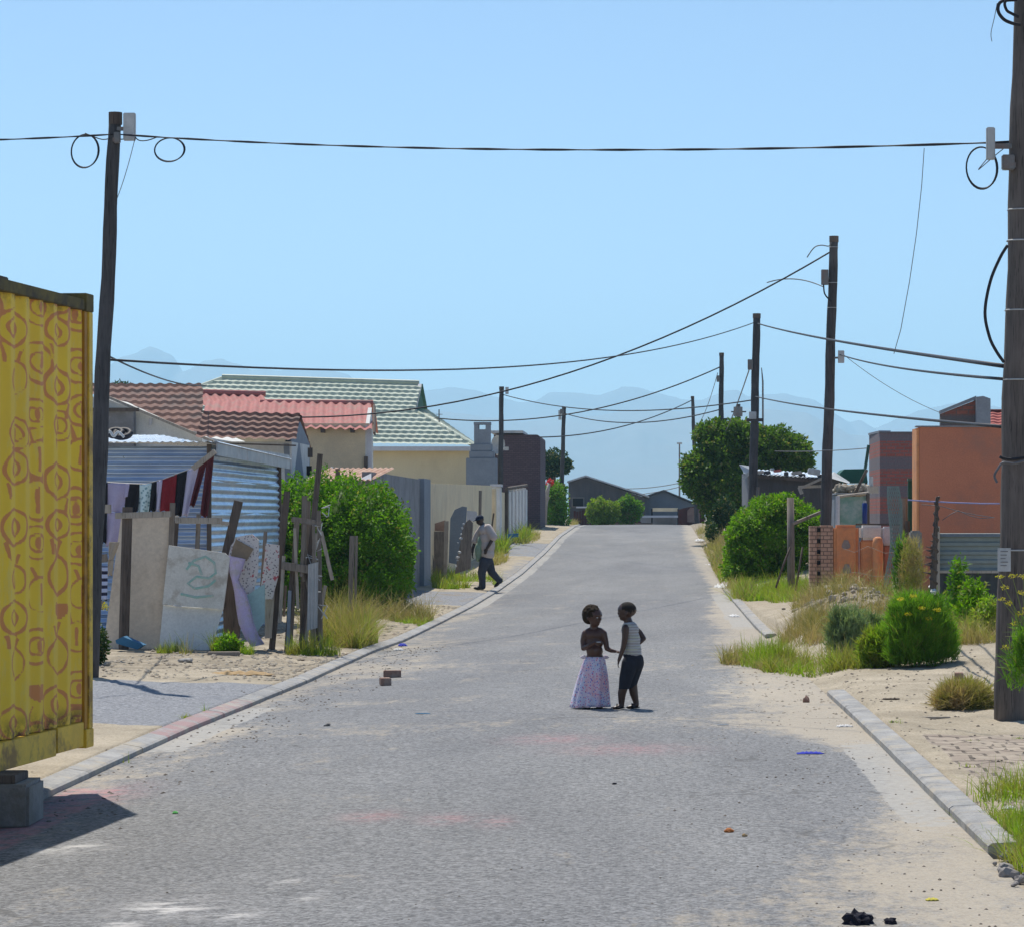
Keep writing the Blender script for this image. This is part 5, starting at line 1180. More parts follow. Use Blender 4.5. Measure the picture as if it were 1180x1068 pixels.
# iron fence in front of the orange house
YF2=37.5; T=thing('iron_fence','fence of grey-green ribbed metal over dark upright sheets in front of the orange wall','fence',(XP(1115,YF2),YF2,G(4.2,YF2)))
M['ribbed']=galv('grey_green_ribbed',(.20,.24,.24),(.27,.31,.30),(.2,.12,.06),.3,.6,.3)
def trap(a,b):
    q=(b/.115)%1.0; return np.interp(q,[0,.18,.3,.7,.82,1],[0,0,.02,.02,0,0])
mb=MB().sheet(P(1078,657,YF2),P(1200,657,YF2)-P(1078,657,YF2),P(1078,614,YF2)-P(1078,657,YF2),6,60,lambda a,b:-float(trap(a,b))); mb.build('ribbed_panel',M['ribbed'],T)
M['dkiron']=galv('dark_iron',(.05,.06,.065),(.08,.09,.10),(.09,.05,.03),.5,.6,.3)
mb=MB().sheet((XP(1078,YF2),YF2+.05,G(4,YF2)-.2),(XP(1200,YF2)-XP(1078,YF2),0,0),(0,0,ZP(655,YF2)-G(4,YF2)+.2),160,3,lambda a,b:.014*math.sin(a*2*math.pi/.14)); mb.build('iron_panel',M['dkiron'],T)
prt(T,'post','plankl',lambda m:m.box(XP(1078,YF2),XP(1082.5,YF2),YF2-.06,YF2-.01,G(4,YF2)-.2,ZP(606,YF2)))
prt(T,'rail','plankl',lambda m:m.box(XP(1079,YF2),XP(1200,YF2),YF2-.04,YF2-.022,ZP(660,YF2),ZP(657,YF2)))
prt(T,'top_rail','shedblue',lambda m:m.box(XP(1083,YF2),XP(1200,YF2),YF2-.035,YF2-.01,ZP(618,YF2),ZP(614.5,YF2)))
mb=MB(); p0=P(1074,700,37);p1=P(1080,572,37); qs=[];q2=[]
for i in range(60):
    t=i/59; p=p0.lerp(p1,t); w_=.055*(1-.6*t); qs.append(p+Vector((w_*math.sin(i*1.1),w_*math.cos(i*1.1),0))); q2.append(p)
mb.tube(q2,[.05*(1-.6*i/59) for i in range(60)],8).tube(qs,.018,6)
for i in range(14):
    t=random.random()*.6; p=p0.lerp(p1,t); mb.tube([p,p+Vector((-random.uniform(.05,.16),0,random.uniform(-.05,.05)))],[.02,.004],5)
tag(mb.build('gnarled_post',M['plankd'],smooth=True),'gnarled dark post wound with old wire left of the ribbed fence','post')
def wireline(label,pp,Y,r,mat='wire',name='fence_wire'):
    ps=[P(a,b,Y) for a,b in pp]; return tag(MB().tube(ps,r,5).build(name,M[mat],smooth=True),label,'wire','wires of the right hand plots')
M['blwire']=surf('blue_rope',(.30,.32,.55),(.25,.27,.5),5,40,bump=0)
wireline('blue rope stretched in front of the orange wall',[(1046,576),(1070,577.5),(1100,579),(1130,580),(1152,580)],37,.010,'blwire')
wireline('upper rusty barbed wire before the orange wall',[(1062,581),(1085,583),(1105,589),(1125,593),(1145,596)],37.1,.005)
wireline('lower barbed wire rising and falling before the orange wall',[(1086,599),(1096,592),(1104,588),(1118,594),(1130,597),(1146,596)],36.9,.005)
wireline('rusty wire crossing the orange pillars, upper',[(972,632),(985,636),(1000,629),(1020,637),(1046,634)],50,.0035,'plankl')
wireline('rusty wire crossing the orange pillars, lower',[(958,663),(985,659),(1010,664),(1040,662)],50,.0035,'plankl')
# brick and orange piers
Y=57; zb=G(3.4,Y)-.25
T=thing('brick_pier','face brick pier with a column of dark holes, left of the orange pillar','pillar',(XP(946,Y),Y+.2,zb+.25))
def bp(px0,px1,py0,d0=0,d1=.35): return (XP(px0,Y),XP(px1,Y),Y+d0,Y+d1,zb,ZP(py0,Y))
prt(T,'shaft','facebrick',lambda m:(m.box(*bp(933,941.3,606)),m.box(*bp(945.8,960,605)),m.box(*bp(941.32,945.78,606,.05,.3))))
M['hole']=M['dark']
for i in range(7): prt(T,'hole','dark',lambda m:m.box(XP(941.6,Y),XP(945.4,Y),Y+.02,Y+.048,ZP(612.5+i*12.6,Y),ZP(608+i*12.6,Y)))
T=thing('orange_pillar','rounded orange plastered pillar with grey cement patches','pillar',(XP(975,Y),Y,zb+.25))
def rbox(px0,px1,py0,d0,d1,bev=.06,z0=None):
    mb=MB().box(XP(px0,Y),XP(px1,Y),Y+d0,Y+d1,zb if z0 is None else z0,ZP(py0,Y)); return mb,bev
mb,b_=rbox(960.6,989.5,604.5,-.05,.4); mb.build('shaft',M['orangel'],T,bevel=b_)
M['patchg']=surf('cement_patch',(.36,.33,.31),(.28,.26,.25),12,50)
for (px,py,w_,h_) in ((975,627,9,13),(976,655,9,14)):
    mb=MB()
    pts=[P(px+w_/2*math.cos(a)*(1+.25*math.sin(3*a)),py+h_/2*math.sin(a)*(1+.2*math.cos(2*a)),Y-.07) for a in [k*math.pi/7 for k in range(14)]]
    mb.poly(pts,(0,.028,0)); mb.build('cement_patch',M['patchg'],T)
prt(T,'hole','dark',lambda m:m.box(XP(970,Y),XP(977,Y),Y-.056,Y-.048,ZP(675,Y),ZP(666,Y)))
T=thing('white_topped_pillar','orange pillar with a white painted top beside the rounded one','pillar',(XP(1003,Y),Y,zb+.25))
zc=ZP(622,Y)
mb,b_=rbox(992,1018,622.1,-.02,.4,.04); mb.build('shaft',M['orangel'],T,bevel=.03)
prt(T,'white_top','white',lambda m:m.box(XP(991.5,Y),XP(1018.3,Y),Y-.03,Y+.41,zc,ZP(605,Y)),bevel=.05)
prt(T,'white_side','whitetrim',lambda m:m.box(XP(1017,Y),XP(1028.5,Y),Y-.05,Y+.3,ZP(628,Y),ZP(606.5,Y)),bevel=.03)
prt(T,'side_shaft','orange',lambda m:m.box(XP(1018.5,Y),XP(1028,Y),Y-.03,Y+.3,zb,ZP(628.2,Y)),bevel=.02)
tag(MB().tube([(XP(1011,Y),Y-.22,zb),P(1011.5,626,Y-.22),P(1011.5,620,Y-.22),P(1011.5,618,Y-.22)],[.11,.105,.09,.04],14).build('round_pillar',M['orangel'],smooth=True),'small round orange column with paint drips before the white-topped pillar','pillar')
tag(MB().box(XP(988,Y),XP(1045,Y),Y+.45,Y+.5,ZP(605,Y),ZP(603,Y)).build('rail',M['plankd']),'dark rail running behind the pillar tops','rail')
# wire mesh roll
T=thing('netting_post','old post draped with bluish wire netting right of the pillars','fence post',(XP(1036,51),51,G(4.4,51)))
prt(T,'post','plank',lambda m:m.tube([(XP(1043,51),51,G(4.4,51)-.2),P(1041,574,51)],[.10,.07],9))
prt(T,'post','plankd',lambda m:m.tube([P(1047,690,50.8),P(1046,600,50.8)],[.05,.04],7))
M['net']=surf('galvanised_netting',(.22,.30,.29),(.3,.38,.36),6,30,bump=0)
def net(m):
    for k in range(18):
        for sgn in (1,-1):
            ps=[]
            for i in range(22):
                t=i/21; c=P(1030-4*t+ (5*math.sin(t*2.5)),692-132*t,50.5); a=k/18*2*math.pi+sgn*t*5; r=.17*(1-.45*t)*(1+.2*math.sin(t*9)); ps.append(c+Vector((r*math.cos(a),r*.6*math.sin(a),0)))
            m.tube(ps,.004,4,cap=False)
prt(T,'wire_netting','net',net)
# bright bush on the right verge
T=thing('green_bush','big bright green bush on the right verge below the shack','bush',(XP(890,68),68,G(3,68)))
Y=68;s=Y/F
lob=[(XP(px,Y),Y+dy,ZP(py,Y),r*s,1.0,r*s*.85) for px,py,r,dy in ((868,605,26,0),(885,590,24,.3),(905,588,24,.4),(922,600,22,.2),(860,635,26,-.2),(890,625,38,0),(920,628,26,.1),(850,655,18,-.2),(875,655,30,-.1),(905,658,26,0),(850,615,14,-.1),(933,618,14,.1))]
crown('foliage',lob,34000,.085,M['leafb'],T,asp=.5,core=.76,shell=.66,rough=.14)
prt(T,'stems','bark',lambda m:[m.tube([(XP(880+i*8,Y),Y,G(3,Y)-.1),(XP(876+i*9,Y),Y,G(3,Y)+.8)],.04,6) for i in range(5)])
tag(MB().tube([(XP(912,60),60,G(3,60)-.2),P(911,573,60)],[.085,.075],9).build('fence_post',M['plank'],smooth=True),'rough grey fence post standing before the bright bush','post')
tag(MB().plank(P(914,603,59.8),P(948,589,60.5),.06,.05,(0,0,1)).build('brace',M['plank']),'slanting rail between the grey post and the tall pole','rail')
wireline('leaning dark stake left of the grey fence post',[(894,677),(903,650),(911,630)],55,.022,'plankd','stake')
wireline('leaning dark stake right of the grey fence post',[(917,680),(921,655),(925,630)],55,.02,'plankd','stake')
# rubble mound and stones
tot=MB()
for i in range(300):
    x=random.gauss(3.05,.55); y=random.gauss(41.5,2.6); 
    if x<2.2 or x>4.3: continue
    tot.add(*rock((x,y,G(x,y)+random.uniform(-.01,.03)),random.choice([.02,.03,.03,.04,.05,.08]),i*7+1))
tag(tot.build('rubble_heap',M['rubblec']),'pale rubble strewn over the weedy mound before the pillars','rubble',kind='stuff')
for i,(px,py,w_,h_,Y,lb) in enumerate(((984,697,17,6,41,'white slab poking out of the rubble mound, largest'),(955,679,10,4,46,'white chip at the left of the rubble mound'),(1000,703,10,5,40,'second white slab at the right of the rubble mound'),(1075,679,7,4,37,'white chip low by the ribbed fence'))):
    p=P(px,py,Y); tag(MB().box(-w_*Y/F/2,w_*Y/F/2,-.15,.15,-h_*Y/F/2,h_*Y/F/2,M=Matrix.Translation(p)@Matrix.Rotation(.15-.1*i,4,'Y')@Matrix.Rotation(.3,4,'X')).build('slab',M['white'],bevel=.012),lb,'slab')
# ---- vegetation
tag_=None
def tuftobj(name,label,cat,pts,h,mat,kind='stuff',**k):
    k['lean']=k.get('lean',.5)*1.35; k.setdefault('hj',.75)
    o=blades(name,pts,h,mat,**k); tag(o,label,cat,kind=kind); return o
def sc(n,px,Y,rx,ry,**k): return scatter(n,XP(px,Y),Y,rx,ry,**k)
# fennel bush
def fennel(T,c,h,w_,n,mat,name='fronds',th=.004,seed=0):
    r=np.random.default_rng(seed); V=[];Fc=[];o=0
    for i in range(n):
        a=r.uniform(0,2*np.pi); rad=np.sqrt(r.random()); bx=c[0]+w_*.25*rad*np.cos(a); by=c[1]+w_*.25*rad*np.sin(a)
        zz=r.random()**.8; rad*=math.sqrt(max(0,1-.72*zz**2.2)); lobe=1+.16*math.sin(3*a+seed)+.1*math.sin(5*a+zz*5); H=h*(.12+.88*zz)*r.uniform(.78,1.08); ex=c[0]+w_*.56*rad*lobe*np.cos(a); ey=c[1]+w_*.5*rad*np.sin(a)
        p=np.array([bx+(ex-bx)*.8,by+(ey-by)*.8,c[2]+H*.86]); 
        d=np.array([(ex-bx)*.5,(ey-by)*.5,h*.3])+r.normal(size=3)*.10; d/=np.linalg.norm(d)
        for k in range(7):
            q=p+d*r.uniform(-.06,.06); e=d*1.1+r.normal(size=3)*.6; e[2]+=.35; e/=np.linalg.norm(e); L=r.uniform(.05,.14); s_=np.cross(e,r.normal(size=3)); s_/=np.linalg.norm(s_)
            V+= [q-s_*th,q+s_*th,q+e*L+s_*th*.3,q+e*L-s_*th*.3]; Fc.append((o,o+1,o+2,o+3)); o+=4
    return np_mesh(name,np.array(V),np.array(Fc),mat,T)
c_=(XP(1056,30.8),30.8,G(2.9,30.8)-.03)
T=thing('fennel_bush','feathery bright green fennel bush on the sand before the ribbed fence','bush',c_)
fennel(T,c_,.82,.76,6000,M['fennel'],seed=1); crown('core_foliage',[(c_[0],c_[1],c_[2]+.34,.2,.2,.28)],1200,.08,M['fennel'],T,asp=.15,core=.8)
for x,y in ((1052,686),(1038,690),(1062,700),(1046,707),(1080,702),(1070,712)): crown('flower_head',[(XP(x,30.5),30.5,ZP(y,30.5),.035,.035,.012)],60,.02,M['yflower'],T,core=0)
T=thing('grey_weed','tall grey-green weed left of the fennel bush','weed',(XP(985,33),33,G(2.3,33)))
fennel(T,(XP(975,33),33,G(2.3,33)),.62,.5,800,M['greygreen'],seed=2,th=.004); 
fennel(T,(XP(998,33.5),33.5,G(2.4,33)),.5,.5,700,M['greygreen'],name='side_fronds',seed=3,th=.006)
T=thing('green_weed','fresh green weed hugging the left foot of the fennel bush','weed',(XP(1020,31),31,G(2.6,31)))
fennel(T,(XP(1016,31),31,G(2.6,31)),.42,.45,1500,M['grass'],seed=4,th=.006)
T=thing('tall_weed','tall spindly weed with yellow-green tops behind the fennel bush','weed',(XP(1050,40),40,G(3.7,40)))
fennel(T,(XP(1052,40),40,G(3.6,40)),1.1,.40,330,M['dry'],seed=5,th=.004); fennel(T,(XP(1040,41),41,G(3.5,41)),1.0,.3,260,M['fennel'],name='side_fronds',seed=6,th=.006)
for i,(px,Y,h_,w_,n,mt,lb) in enumerate(((1118,35.5,.75,.6,1900,'leafb','leafy dark green shrub against the dark iron sheets, middle'),(1135,34.5,.5,.6,1500,'grass','bright green shrub touching the left side of the nearest pole'),(1100,36,1.0,.45,1100,'leafh','tall narrow shrub behind the fennel bush against the iron sheets'))):
    T=thing('leafy_shrub',lb,'shrub',(XP(px,Y),Y,G(XP(px,Y),Y)),'shrubs before the iron fence'); x_=XP(px,Y); z_=G(x_,Y)
    crown('foliage',[(x_,Y,z_+h_*.35,w_*.42,.3,h_*.38),(x_+.05,Y+.05,z_+h_*.72,w_*.26,.22,h_*.3)],n,.07,M[mt],T,asp=.35,core=.6,rough=.3)
    MB().tube([(x_,Y,z_-.05),(x_,Y,z_+h_*.5)],.012,5).build('stem',M['bark'],T)
T=thing('red_brown_shrub','low reddish green shrub on the sand beside the nearest pole base','shrub',(XP(1112,24.2),24.2,G(2.7,24.2)))
fennel(T,(XP(1112,24.2),24.2,G(2.7,24.2)-.01),.21,.45,900,M['dry'],seed=8,th=.004); fennel(T,(XP(1106,24.1),24.1,G(2.6,24.2)-.01),.17,.4,700,M['dryr'],name='dry_fronds',seed=9,th=.004)
# yellow-flowered stems at the right edge, in front of the pole
T=thing('flowering_fennel','tall stems with yellow flower heads in front of the nearest pole','plant',(XP(1192,20),20,G(2.7,20)))
heads=[(1152,664),(1179,663),(1167,663),(1178,682),(1163,694),(1170,718),(1155,690),(1176,742),(1160,745),(1183,700),(1158,676),(1175,706)]
def st(m):
    for x,y in heads: m.tube([P(1192,880,20),P(1186,760,20),P((x+1184)/2,(y+730)/2,20),P(x,y+2,20)],[.006,.005,.004,.002],5)
prt(T,'stems','stem',st)
for x,y in heads: crown('flower_head',[(*P(x,y,20),.028,.024,.011)],38,.015,M['yflower'],T,core=0)
fennel(T,(XP(1186,20),20,ZP(800,20)),.55,.30,260,M['fennel'],seed=12,th=.003)
# grasses right
tuftobj('foreground_grass','bright green grass at the lower right corner by the broken kerb','grass',np.concatenate([scatter(6500,2.12,15.2,.40,2.1),scatter(3500,1.97,13.9,.22,1.2)]),.13,M['grass'],w=.007,lean=.6)
tuftobj('dry_grass','dry straw among the corner grass','grass',scatter(1500,1.95,13.9,.25,1.3),.12,M['dry'],w=.005,lean=.8)
tuftobj('verge_grass','green tuft at the kerb left of the rubble mound','grass',sc(4200,885,33.5,.32,.9,onroad=True),.32,M['grass'],w=.010,lean=.45)
tuftobj('verge_grass','yellow-green straw spilling left of the kerb tuft','grass',np.concatenate([sc(2200,868,34,.38,1.0,onroad=True),sc(1500,905,32.5,.3,.6,onroad=True)]),.17,M['dry'],w=.010,lean=.7)
tuftobj('weeds','mixed green weeds along the foot of the rubble mound','weeds',np.concatenate([sc(3600,930,32.0,.5,1.2,onroad=True),sc(2600,985,31.3,.40,.6)]),.2,M['grass'],w=.012,lean=.7)
tuftobj('dry_grass','straw mixed into the green weeds at the foot of the mound','grass',np.concatenate([sc(2600,945,32.2,.6,1.2,onroad=True),sc(1200,900,33,.35,.8,onroad=True)]),.24,M['dry'],w=.009,lean=.8)
tuftobj('dry_grass','dry straw and weeds around the bushes before the iron fence','grass',np.concatenate([sc(1700,1035,34.5,.5,1.6),sc(1600,1095,34.5,.45,1.2),sc(900,1010,36,.5,1.8),sc(700,1125,33.3,.3,.5)]),.24,M['dry'],w=.008,lean=.8)
tuftobj('weeds','brown dry weeds over the rubble mound','weeds',np.concatenate([sc(3200,930,39,.36,2.2),sc(2600,950,45,.5,3),sc(1700,1000,45,.9,4.0),sc(900,985,39,.7,2.5),sc(1500,1030,38,.5,1.5)]),.30,M['dryr'],w=.009,lean=.65)
tuftobj('weeds','green weeds between the mound and the brick pier','weeds',np.concatenate([sc(1800,925,56,.7,3),sc(1200,1050,44,.5,3),sc(900,1070,34,.4,1.2)]),.25,M['grass'],w=.014,lean=.6)
tuftobj('verge_grass','lush green grass bank under the bright bush','grass',np.concatenate([sc(6500,895,61,.85,3.2),sc(2200,870,59,.6,2.4)]),.30,M['grass'],w=.02,lean=.6)
tuftobj('dry_grass','straw edge of the grass bank along the kerb','grass',np.concatenate([sc(2600,852,62,.3,5),sc(1300,830,82,.4,5),sc(1500,825,100,.5,9),sc(1200,815,125,.5,14)]),.26,M['dry'],w=.022,lean=.7)
tuftobj('dry_grass','brown brush under the round tree','grass',np.concatenate([sc(1500,838,88,.5,8),sc(1500,850,100,.8,8)]),.4,M['dryr'],w=.025,lean=.7)
tuftobj('green_weeds','green weeds on the far right verge','weeds',np.concatenate([sc(900,830,90,.4,10),sc(900,845,75,.5,4)]),.28,M['grass'],w=.022,lean=.6)
tuftobj('small_weeds','tiny weeds between the clay pavers','weeds',np.concatenate([scatter(40,x,y,.06,.06) for x,y in ((2.35,17.3),(2.5,15.9),(2.9,19.8),(3.1,18.2),(2.35,20.9),(1.95,22.6),(2.75,21.3),(2.62,16.3),(2.1,18.9))]),.05,M['grass'],w=.006,lean=.8)
# LEFT vegetation
tuftobj('dry_grass','big clump of dry yellow-green grass at the end of the scrap fence','grass',np.concatenate([sc(4200,395,41.5,.42,1.6),sc(3200,420,40.5,.40,1.0),sc(1400,385,45,.6,1.2)]),.52,M['dry'],w=.011,lean=.5)
tuftobj('dry_grass','greener grass mixed in the dry clump beside the kerb','grass',np.concatenate([sc(1500,425,40.3,.3,.9),sc(1200,400,41,.5,1.5)]),.40,M['grass'],w=.011,lean=.55)
tuftobj('weeds','brown and green weeds at the right foot of the big hedge','weeds',np.concatenate([sc(1600,462,55,.35,1.4),sc(900,478,52,.5,.9),sc(600,445,53,.5,1.2)]),.36,M['dryr'],w=.014,lean=.6)
tuftobj('verge_grass','low green grass strip before the asphalt drive at the hedge','grass',np.concatenate([sc(1300,485,51.5,.45,1.1),sc(700,500,50,.3,.7)]),.13,M['grass'],w=.016,lean=.7)
tuftobj('weeds','green weeds along the foot of the scrap fence','weeds',np.concatenate([scatter(700,XP(200,37),37.0,.22,.2),scatter(500,XP(255,37),37.0,.15,.15),scatter(400,XP(345,37),37.1,.2,.2),scatter(300,XP(372,37),37.3,.2,.3),scatter(250,XP(290,37),36.7,.12,.1)]),.22,M['grass'],w=.009,lean=.5)
tuftobj('dry_grass','yellow tuft before the pale door','grass',scatter(450,XP(216,36.6),36.5,.12,.12),.2,M['dry'],w=.008,lean=.5)
T=thing('leafy_shrub','small bright leafed weed right of the pale door','shrub',(XP(265,36.8),36.8,G(-5.3,36.8)))
crown('foliage',[(XP(262,36.8),36.8,G(-5.3,36.8)+.12,.14,.14,.13),(XP(272,36.8),36.8,G(-5.3,36.8)+.08,.1,.1,.1)],650,.06,M['leafb'],T,core=.5)
T=thing('leafy_shrub','dark shrub in the gap behind the container corner with a yellow flower','shrub',(XP(110,33.5),33.5,G(-6.4,33.5)))
crown('foliage',[(XP(108,33.5),33.5,G(-6.4,33.5)+.22,.16,.2,.25)],1100,.06,M['leafd'],T,core=.7); crown('flower',[(*P(121,698,33.2),.03,.03,.04)],60,.025,M['yflower'],T,core=0)
tuftobj('weeds','tufts of grass growing in the left gutter','weeds',np.concatenate([scatter(160,XP(137,20.6)+.02,20.6,.07,.07,onroad=True),scatter(100,XP(218,24.6),24.6,.07,.1,onroad=True),scatter(60,XP(240,25.5),25.5,.04,.1,onroad=True)])+np.array([0,0,0.0]),.07,M['grass'],w=.006,lean=.7)
tuftobj('weeds','yellow-green weeds on the sand round the upright planks','weeds',np.concatenate([sc(1500,505,78,.8,2.5),sc(1400,545,79,.7,2),sc(1200,590,76,.5,1.5),sc(700,520,72,.5,1),sc(700,500,80,.4,3)]),.28,M['grass'],w=.02,lean=.5)
tuftobj('dry_grass','dry weeds along the left footpath toward the crest','grass',np.concatenate([sc(900,600,78,.5,2),sc(1300,607,118,.5,7),sc(900,575,95,.3,4),sc(700,490,76,.3,2),sc(800,665,158,.5,3)]),.28,M['dry'],w=.022,lean=.6)
tuftobj('weeds','green tuft at the foot of the white pier','weeds',np.concatenate([sc(1100,603,116,.3,3),sc(700,577,102,.2,3)]),.5,M['grass'],w=.04,lean=.5)
for i in range(6): pass
# ---- planks standing by the man
def upr(label,pts,Y,th,mat,name='standing_plank',cat='plank'):
    return board(name,label,cat,pts,Y,th,mat)
Yp=77
upr('grey plank leaning left in the pair of upright boards',[(485,610),(493,609),(505,672),(497,674)],Yp,.05,'plank')
upr('wide grey board with bleached top between the leaning planks',[(497,612),(516,612),(515,664),(500,664)],Yp+.5,.06,'plank')
upr('rusty sheet behind the upright boards',[(488,607),(513,599),(514,612),(496,611)],Yp+.8,.05,'rustroof')
upr('narrow pale plank right in the pair of upright boards',[(512,600),(517,600),(515,666),(511,666)],Yp-.2,.05,'plankl')
upr('dark blue-grey sheet standing behind the walking man',[(517,648),(519,597),(524,587),(533,583),(538,584),(537,600),(529,650)],80,.08,'bluegrey','standing_sheet','sheet')
upr('pale blue sheet lying against the cream wall behind the man',[(538,588),(549,589),(551,600),(538,600)],82,.05,'whitetrim','standing_sheet','sheet')
upr('splintered board with white edge before the walking man',[(524,661),(534,604),(541,598),(545,602),(542,655)],75,.08,'plank')
mb=MB()
for i in range(9): mb.add(*rock(P(533-i*.9+random.uniform(-2,2),601+i*6.5+random.uniform(-3,3),74.9),random.uniform(.02,.055),i+90))
tag(mb.build('white_flakes',M['whitebox']),'white flaking lumps down the edge of the splintered board','debris',kind='stuff')
tag(MB().tube([P(553,600,84),P(553.5,565,84)],.045,6).build('stake',M['plank']),'thin dark stake against the cream wall above the man','post')
tag(MB().plank(P(566,612,88),P(569,591,88),.05,.04).build('stake',M['plankd']),'short dark stick leaning right of the man','post')
upr('small blue crate at the foot of the white pier',[(584,620),(597,618),(597,614),(584,615)],108,.3,'bluesh','crate','crate')
# ------------------------------------------------------------------ people
def fuse(name,mb,mat,parent,voxel,smooth_it=4,cut=None):
    me=mb.mesh(name); o=bpy.data.objects.new('tmp',me); COL.objects.link(o)
    m=o.modifiers.new('r','REMESH'); m.mode='VOXEL'; m.voxel_size=voxel; m.use_smooth_shade=True
    s=o.modifiers.new('s','SMOOTH'); s.iterations=smooth_it; s.factor=.5
    dg=bpy.context.evaluated_depsgraph_get(); dg.update(); ev=o.evaluated_get(dg); me2=bpy.data.meshes.new_from_object(ev)
    bpy.data.objects.remove(o); 
    if cut:
        bm=bmesh.new(); bm.from_mesh(me2)
        for co_,no_ in cut:
            bmesh.ops.bisect_plane(bm,geom=bm.verts[:]+bm.edges[:]+bm.faces[:],plane_co=co_,plane_no=no_,clear_outer=True)
        bm.to_mesh(me2); bm.free()
    me2.materials.clear(); return link(name,me2,mat,parent,smooth=True)
def limb(mb,pts,rad,n=12):
    """tapered limb with round joints"""
    ps=[Vector(p) for p in pts]; Q=[];Rr=[]
    for i in range(len(ps)-1):
        for k in range(6):
            t=k/6; Q.append(ps[i].lerp(ps[i+1],t)); Rr.append(rad[i]+(rad[i+1]-rad[i])*t)
    Q.append(ps[-1]);Rr.append(rad[-1])
    mb.tube(Q,Rr,n)
    for p,r in zip(ps,rad): mb.ell(p,(r,r,r),10,7)
def hand(mb,w_,dirv,palm,k,curl=.4):
    """w_: wrist, dirv: fingers direction, palm: direction the palm faces, k: hand length"""
    d=Vector(dirv).normalized(); pn=Vector(palm); pn=(pn-d*pn.dot(d)).normalized(); s=d.cross(pn)
    c=Vector(w_)+d*k*.25
    Mr=Matrix((s,d,pn)).transposed()
    mb.ell(c,(k*.22,k*.28,k*.12),10,7,M=Mr)
    for i,(o_,l_) in enumerate(((-.16,.40),(-.055,.46),(.05,.43),(.15,.34))):
        b=Vector(w_)+d*k*.46+s*k*o_; m1=b+d*k*l_*.45+pn*k*l_*.12*curl*2; m2=m1+d*k*l_*.35*(1-curl*.5)+pn*k*l_*.5*curl; m3=m2+d*k*l_*.18*(1-curl)+pn*k*l_*.35*curl
        limb(mb,[b-d*k*.1,m1,m2,m3],[k*.062,k*.055,k*.048,k*.040],8)
    b=Vector(w_)+d*k*.15-s*k*.15; limb(mb,[b,b-s*k*.14+d*k*.15+pn*k*.05,b-s*k*.16+d*k*.32+pn*k*.12],[k*.075,k*.062,k*.05],8)
def head(mb,c,h,yaw,pitch=0,w_=.78,dep=.86,roll=0):
    """c: centre, h: height; yaw 0 faces +x"""
    Rm=Matrix.Rotation(yaw,3,'Z')@Matrix.Rotation(pitch,3,'Y')@Matrix.Rotation(roll,3,'X')
    def L(x,y,z): return Vector(c)+Rm@Vector((x*h,y*h,z*h))
    E=lambda x,y,z,a,b,cc,n=14: mb.ell(L(x,y,z),(a*h,b*h,cc*h),n,10,M=Rm)
    E(-.04,0,.10,dep*.5,w_*.5,.40); E(.10,0,-.16,.28,.29,.32); E(.20,0,-.33,.15,.17,.13)   # skull, face, chin
    E(.30,0,.10,.13,.28,.09)                                                           # brow
    E(.415,0,-.08,.055,.062,.06); E(.37,0,.0,.05,.035,.12)                              # nose
    E(.375,0,-.205,.05,.12,.028); E(.37,0,-.245,.05,.10,.028)                            # lips
    E(.26,.15,-.10,.12,.09,.10); E(.26,-.15,-.10,.12,.09,.10)                            # cheeks
    for sg in (1,-1): E(-.02,sg*w_*.5,-.06,.075,.028,.11,10)
    return L,Rm
def eyes(T,L,h,name='eye',z=0.0,x=.345):
    for sg in (1,-1):
        MB().ell(L(x,sg*.145,z-.015),(.05*h,.055*h,.035*h),10,7).build(name,M['eyew'],T,smooth=True)
M['eyew']=surf('eye_white',(.55,.52,.5),(.5,.48,.46),10,50,bump=0,rough=.3)
skin_d=skinm('dark_brown_skin',(.095,.042,.026)); skin_b=skinm('deep_brown_skin',(.068,.033,.022)); skin_m=skinm('adult_dark_skin',(.050,.027,.02))
hairb=surf('brown_black_hair',(.035,.022,.012),(.055,.035,.018),40,220,rough=.9,bump=1,bd=.01)
hairk=surf('cropped_black_hair',(.022,.017,.014),(.032,.025,.02),60,260,rough=.9,bump=.8,bd=.006)
# --- child with bare back and long dotted skirt
Y=25.5; gx=XP(683,Y); g0=float(roadz(gx,Y)); S=1/863.0
T=thing('person','small bare-chested child in a long dotted white skirt, reaching to the other child','child',(gx,Y,g0),'two children in the road')
O=Vector((gx,Y,g0)); ZF=893
def K(x,z,d=0): return O+Vector(((x-353)*S,d,(ZF-z)*S))
mb=MB()
hc=K(360,187,-.005); L,Rm=head(mb,hc,.182,R(-38),pitch=.06,w_=.84,dep=.92)
limb(mb,[K(362,255,.0),K(364,290,.01)],[.036,.042])
# torso
mb.ell(K(365,330,.0),(.088,.058,.062),16,10); mb.ell(K(366,385,.0),(.079,.058,.085),16,10); mb.ell(K(368,450,-.008),(.075,.062,.075),16,10); mb.ell(K(368,505,0),(.08,.062,.07),16,10)
limb(mb,[K(330,305,.01),K(300,318,.0)],[.04,.036]); limb(mb,[K(405,303,.0),K(436,318,-.01)],[.04,.034])
# right arm folded, left arm reaching
limb(mb,[K(295,322,0),K(281,372,-.0),K(284,428,-.02)],[.034,.029,.025]); limb(mb,[K(284,428,-.02),K(330,405,-.075),K(372,385,-.098)],[.026,.022,.017])
hand(mb,K(372,385,-.098),(.8,-.35,.15),(0,.8,-.4),.085,.6)
limb(mb,[K(438,322,-.01),K(455,385,-.02),K(462,430,-.03)],[.032,.026,.023]); limb(mb,[K(462,430,-.03),K(495,446,-.05),K(527,452,-.05)],[.023,.019,.014])
hand(mb,K(525,452,-.05),(1,-.05,-.08),(0,.2,-1),.075,.25)
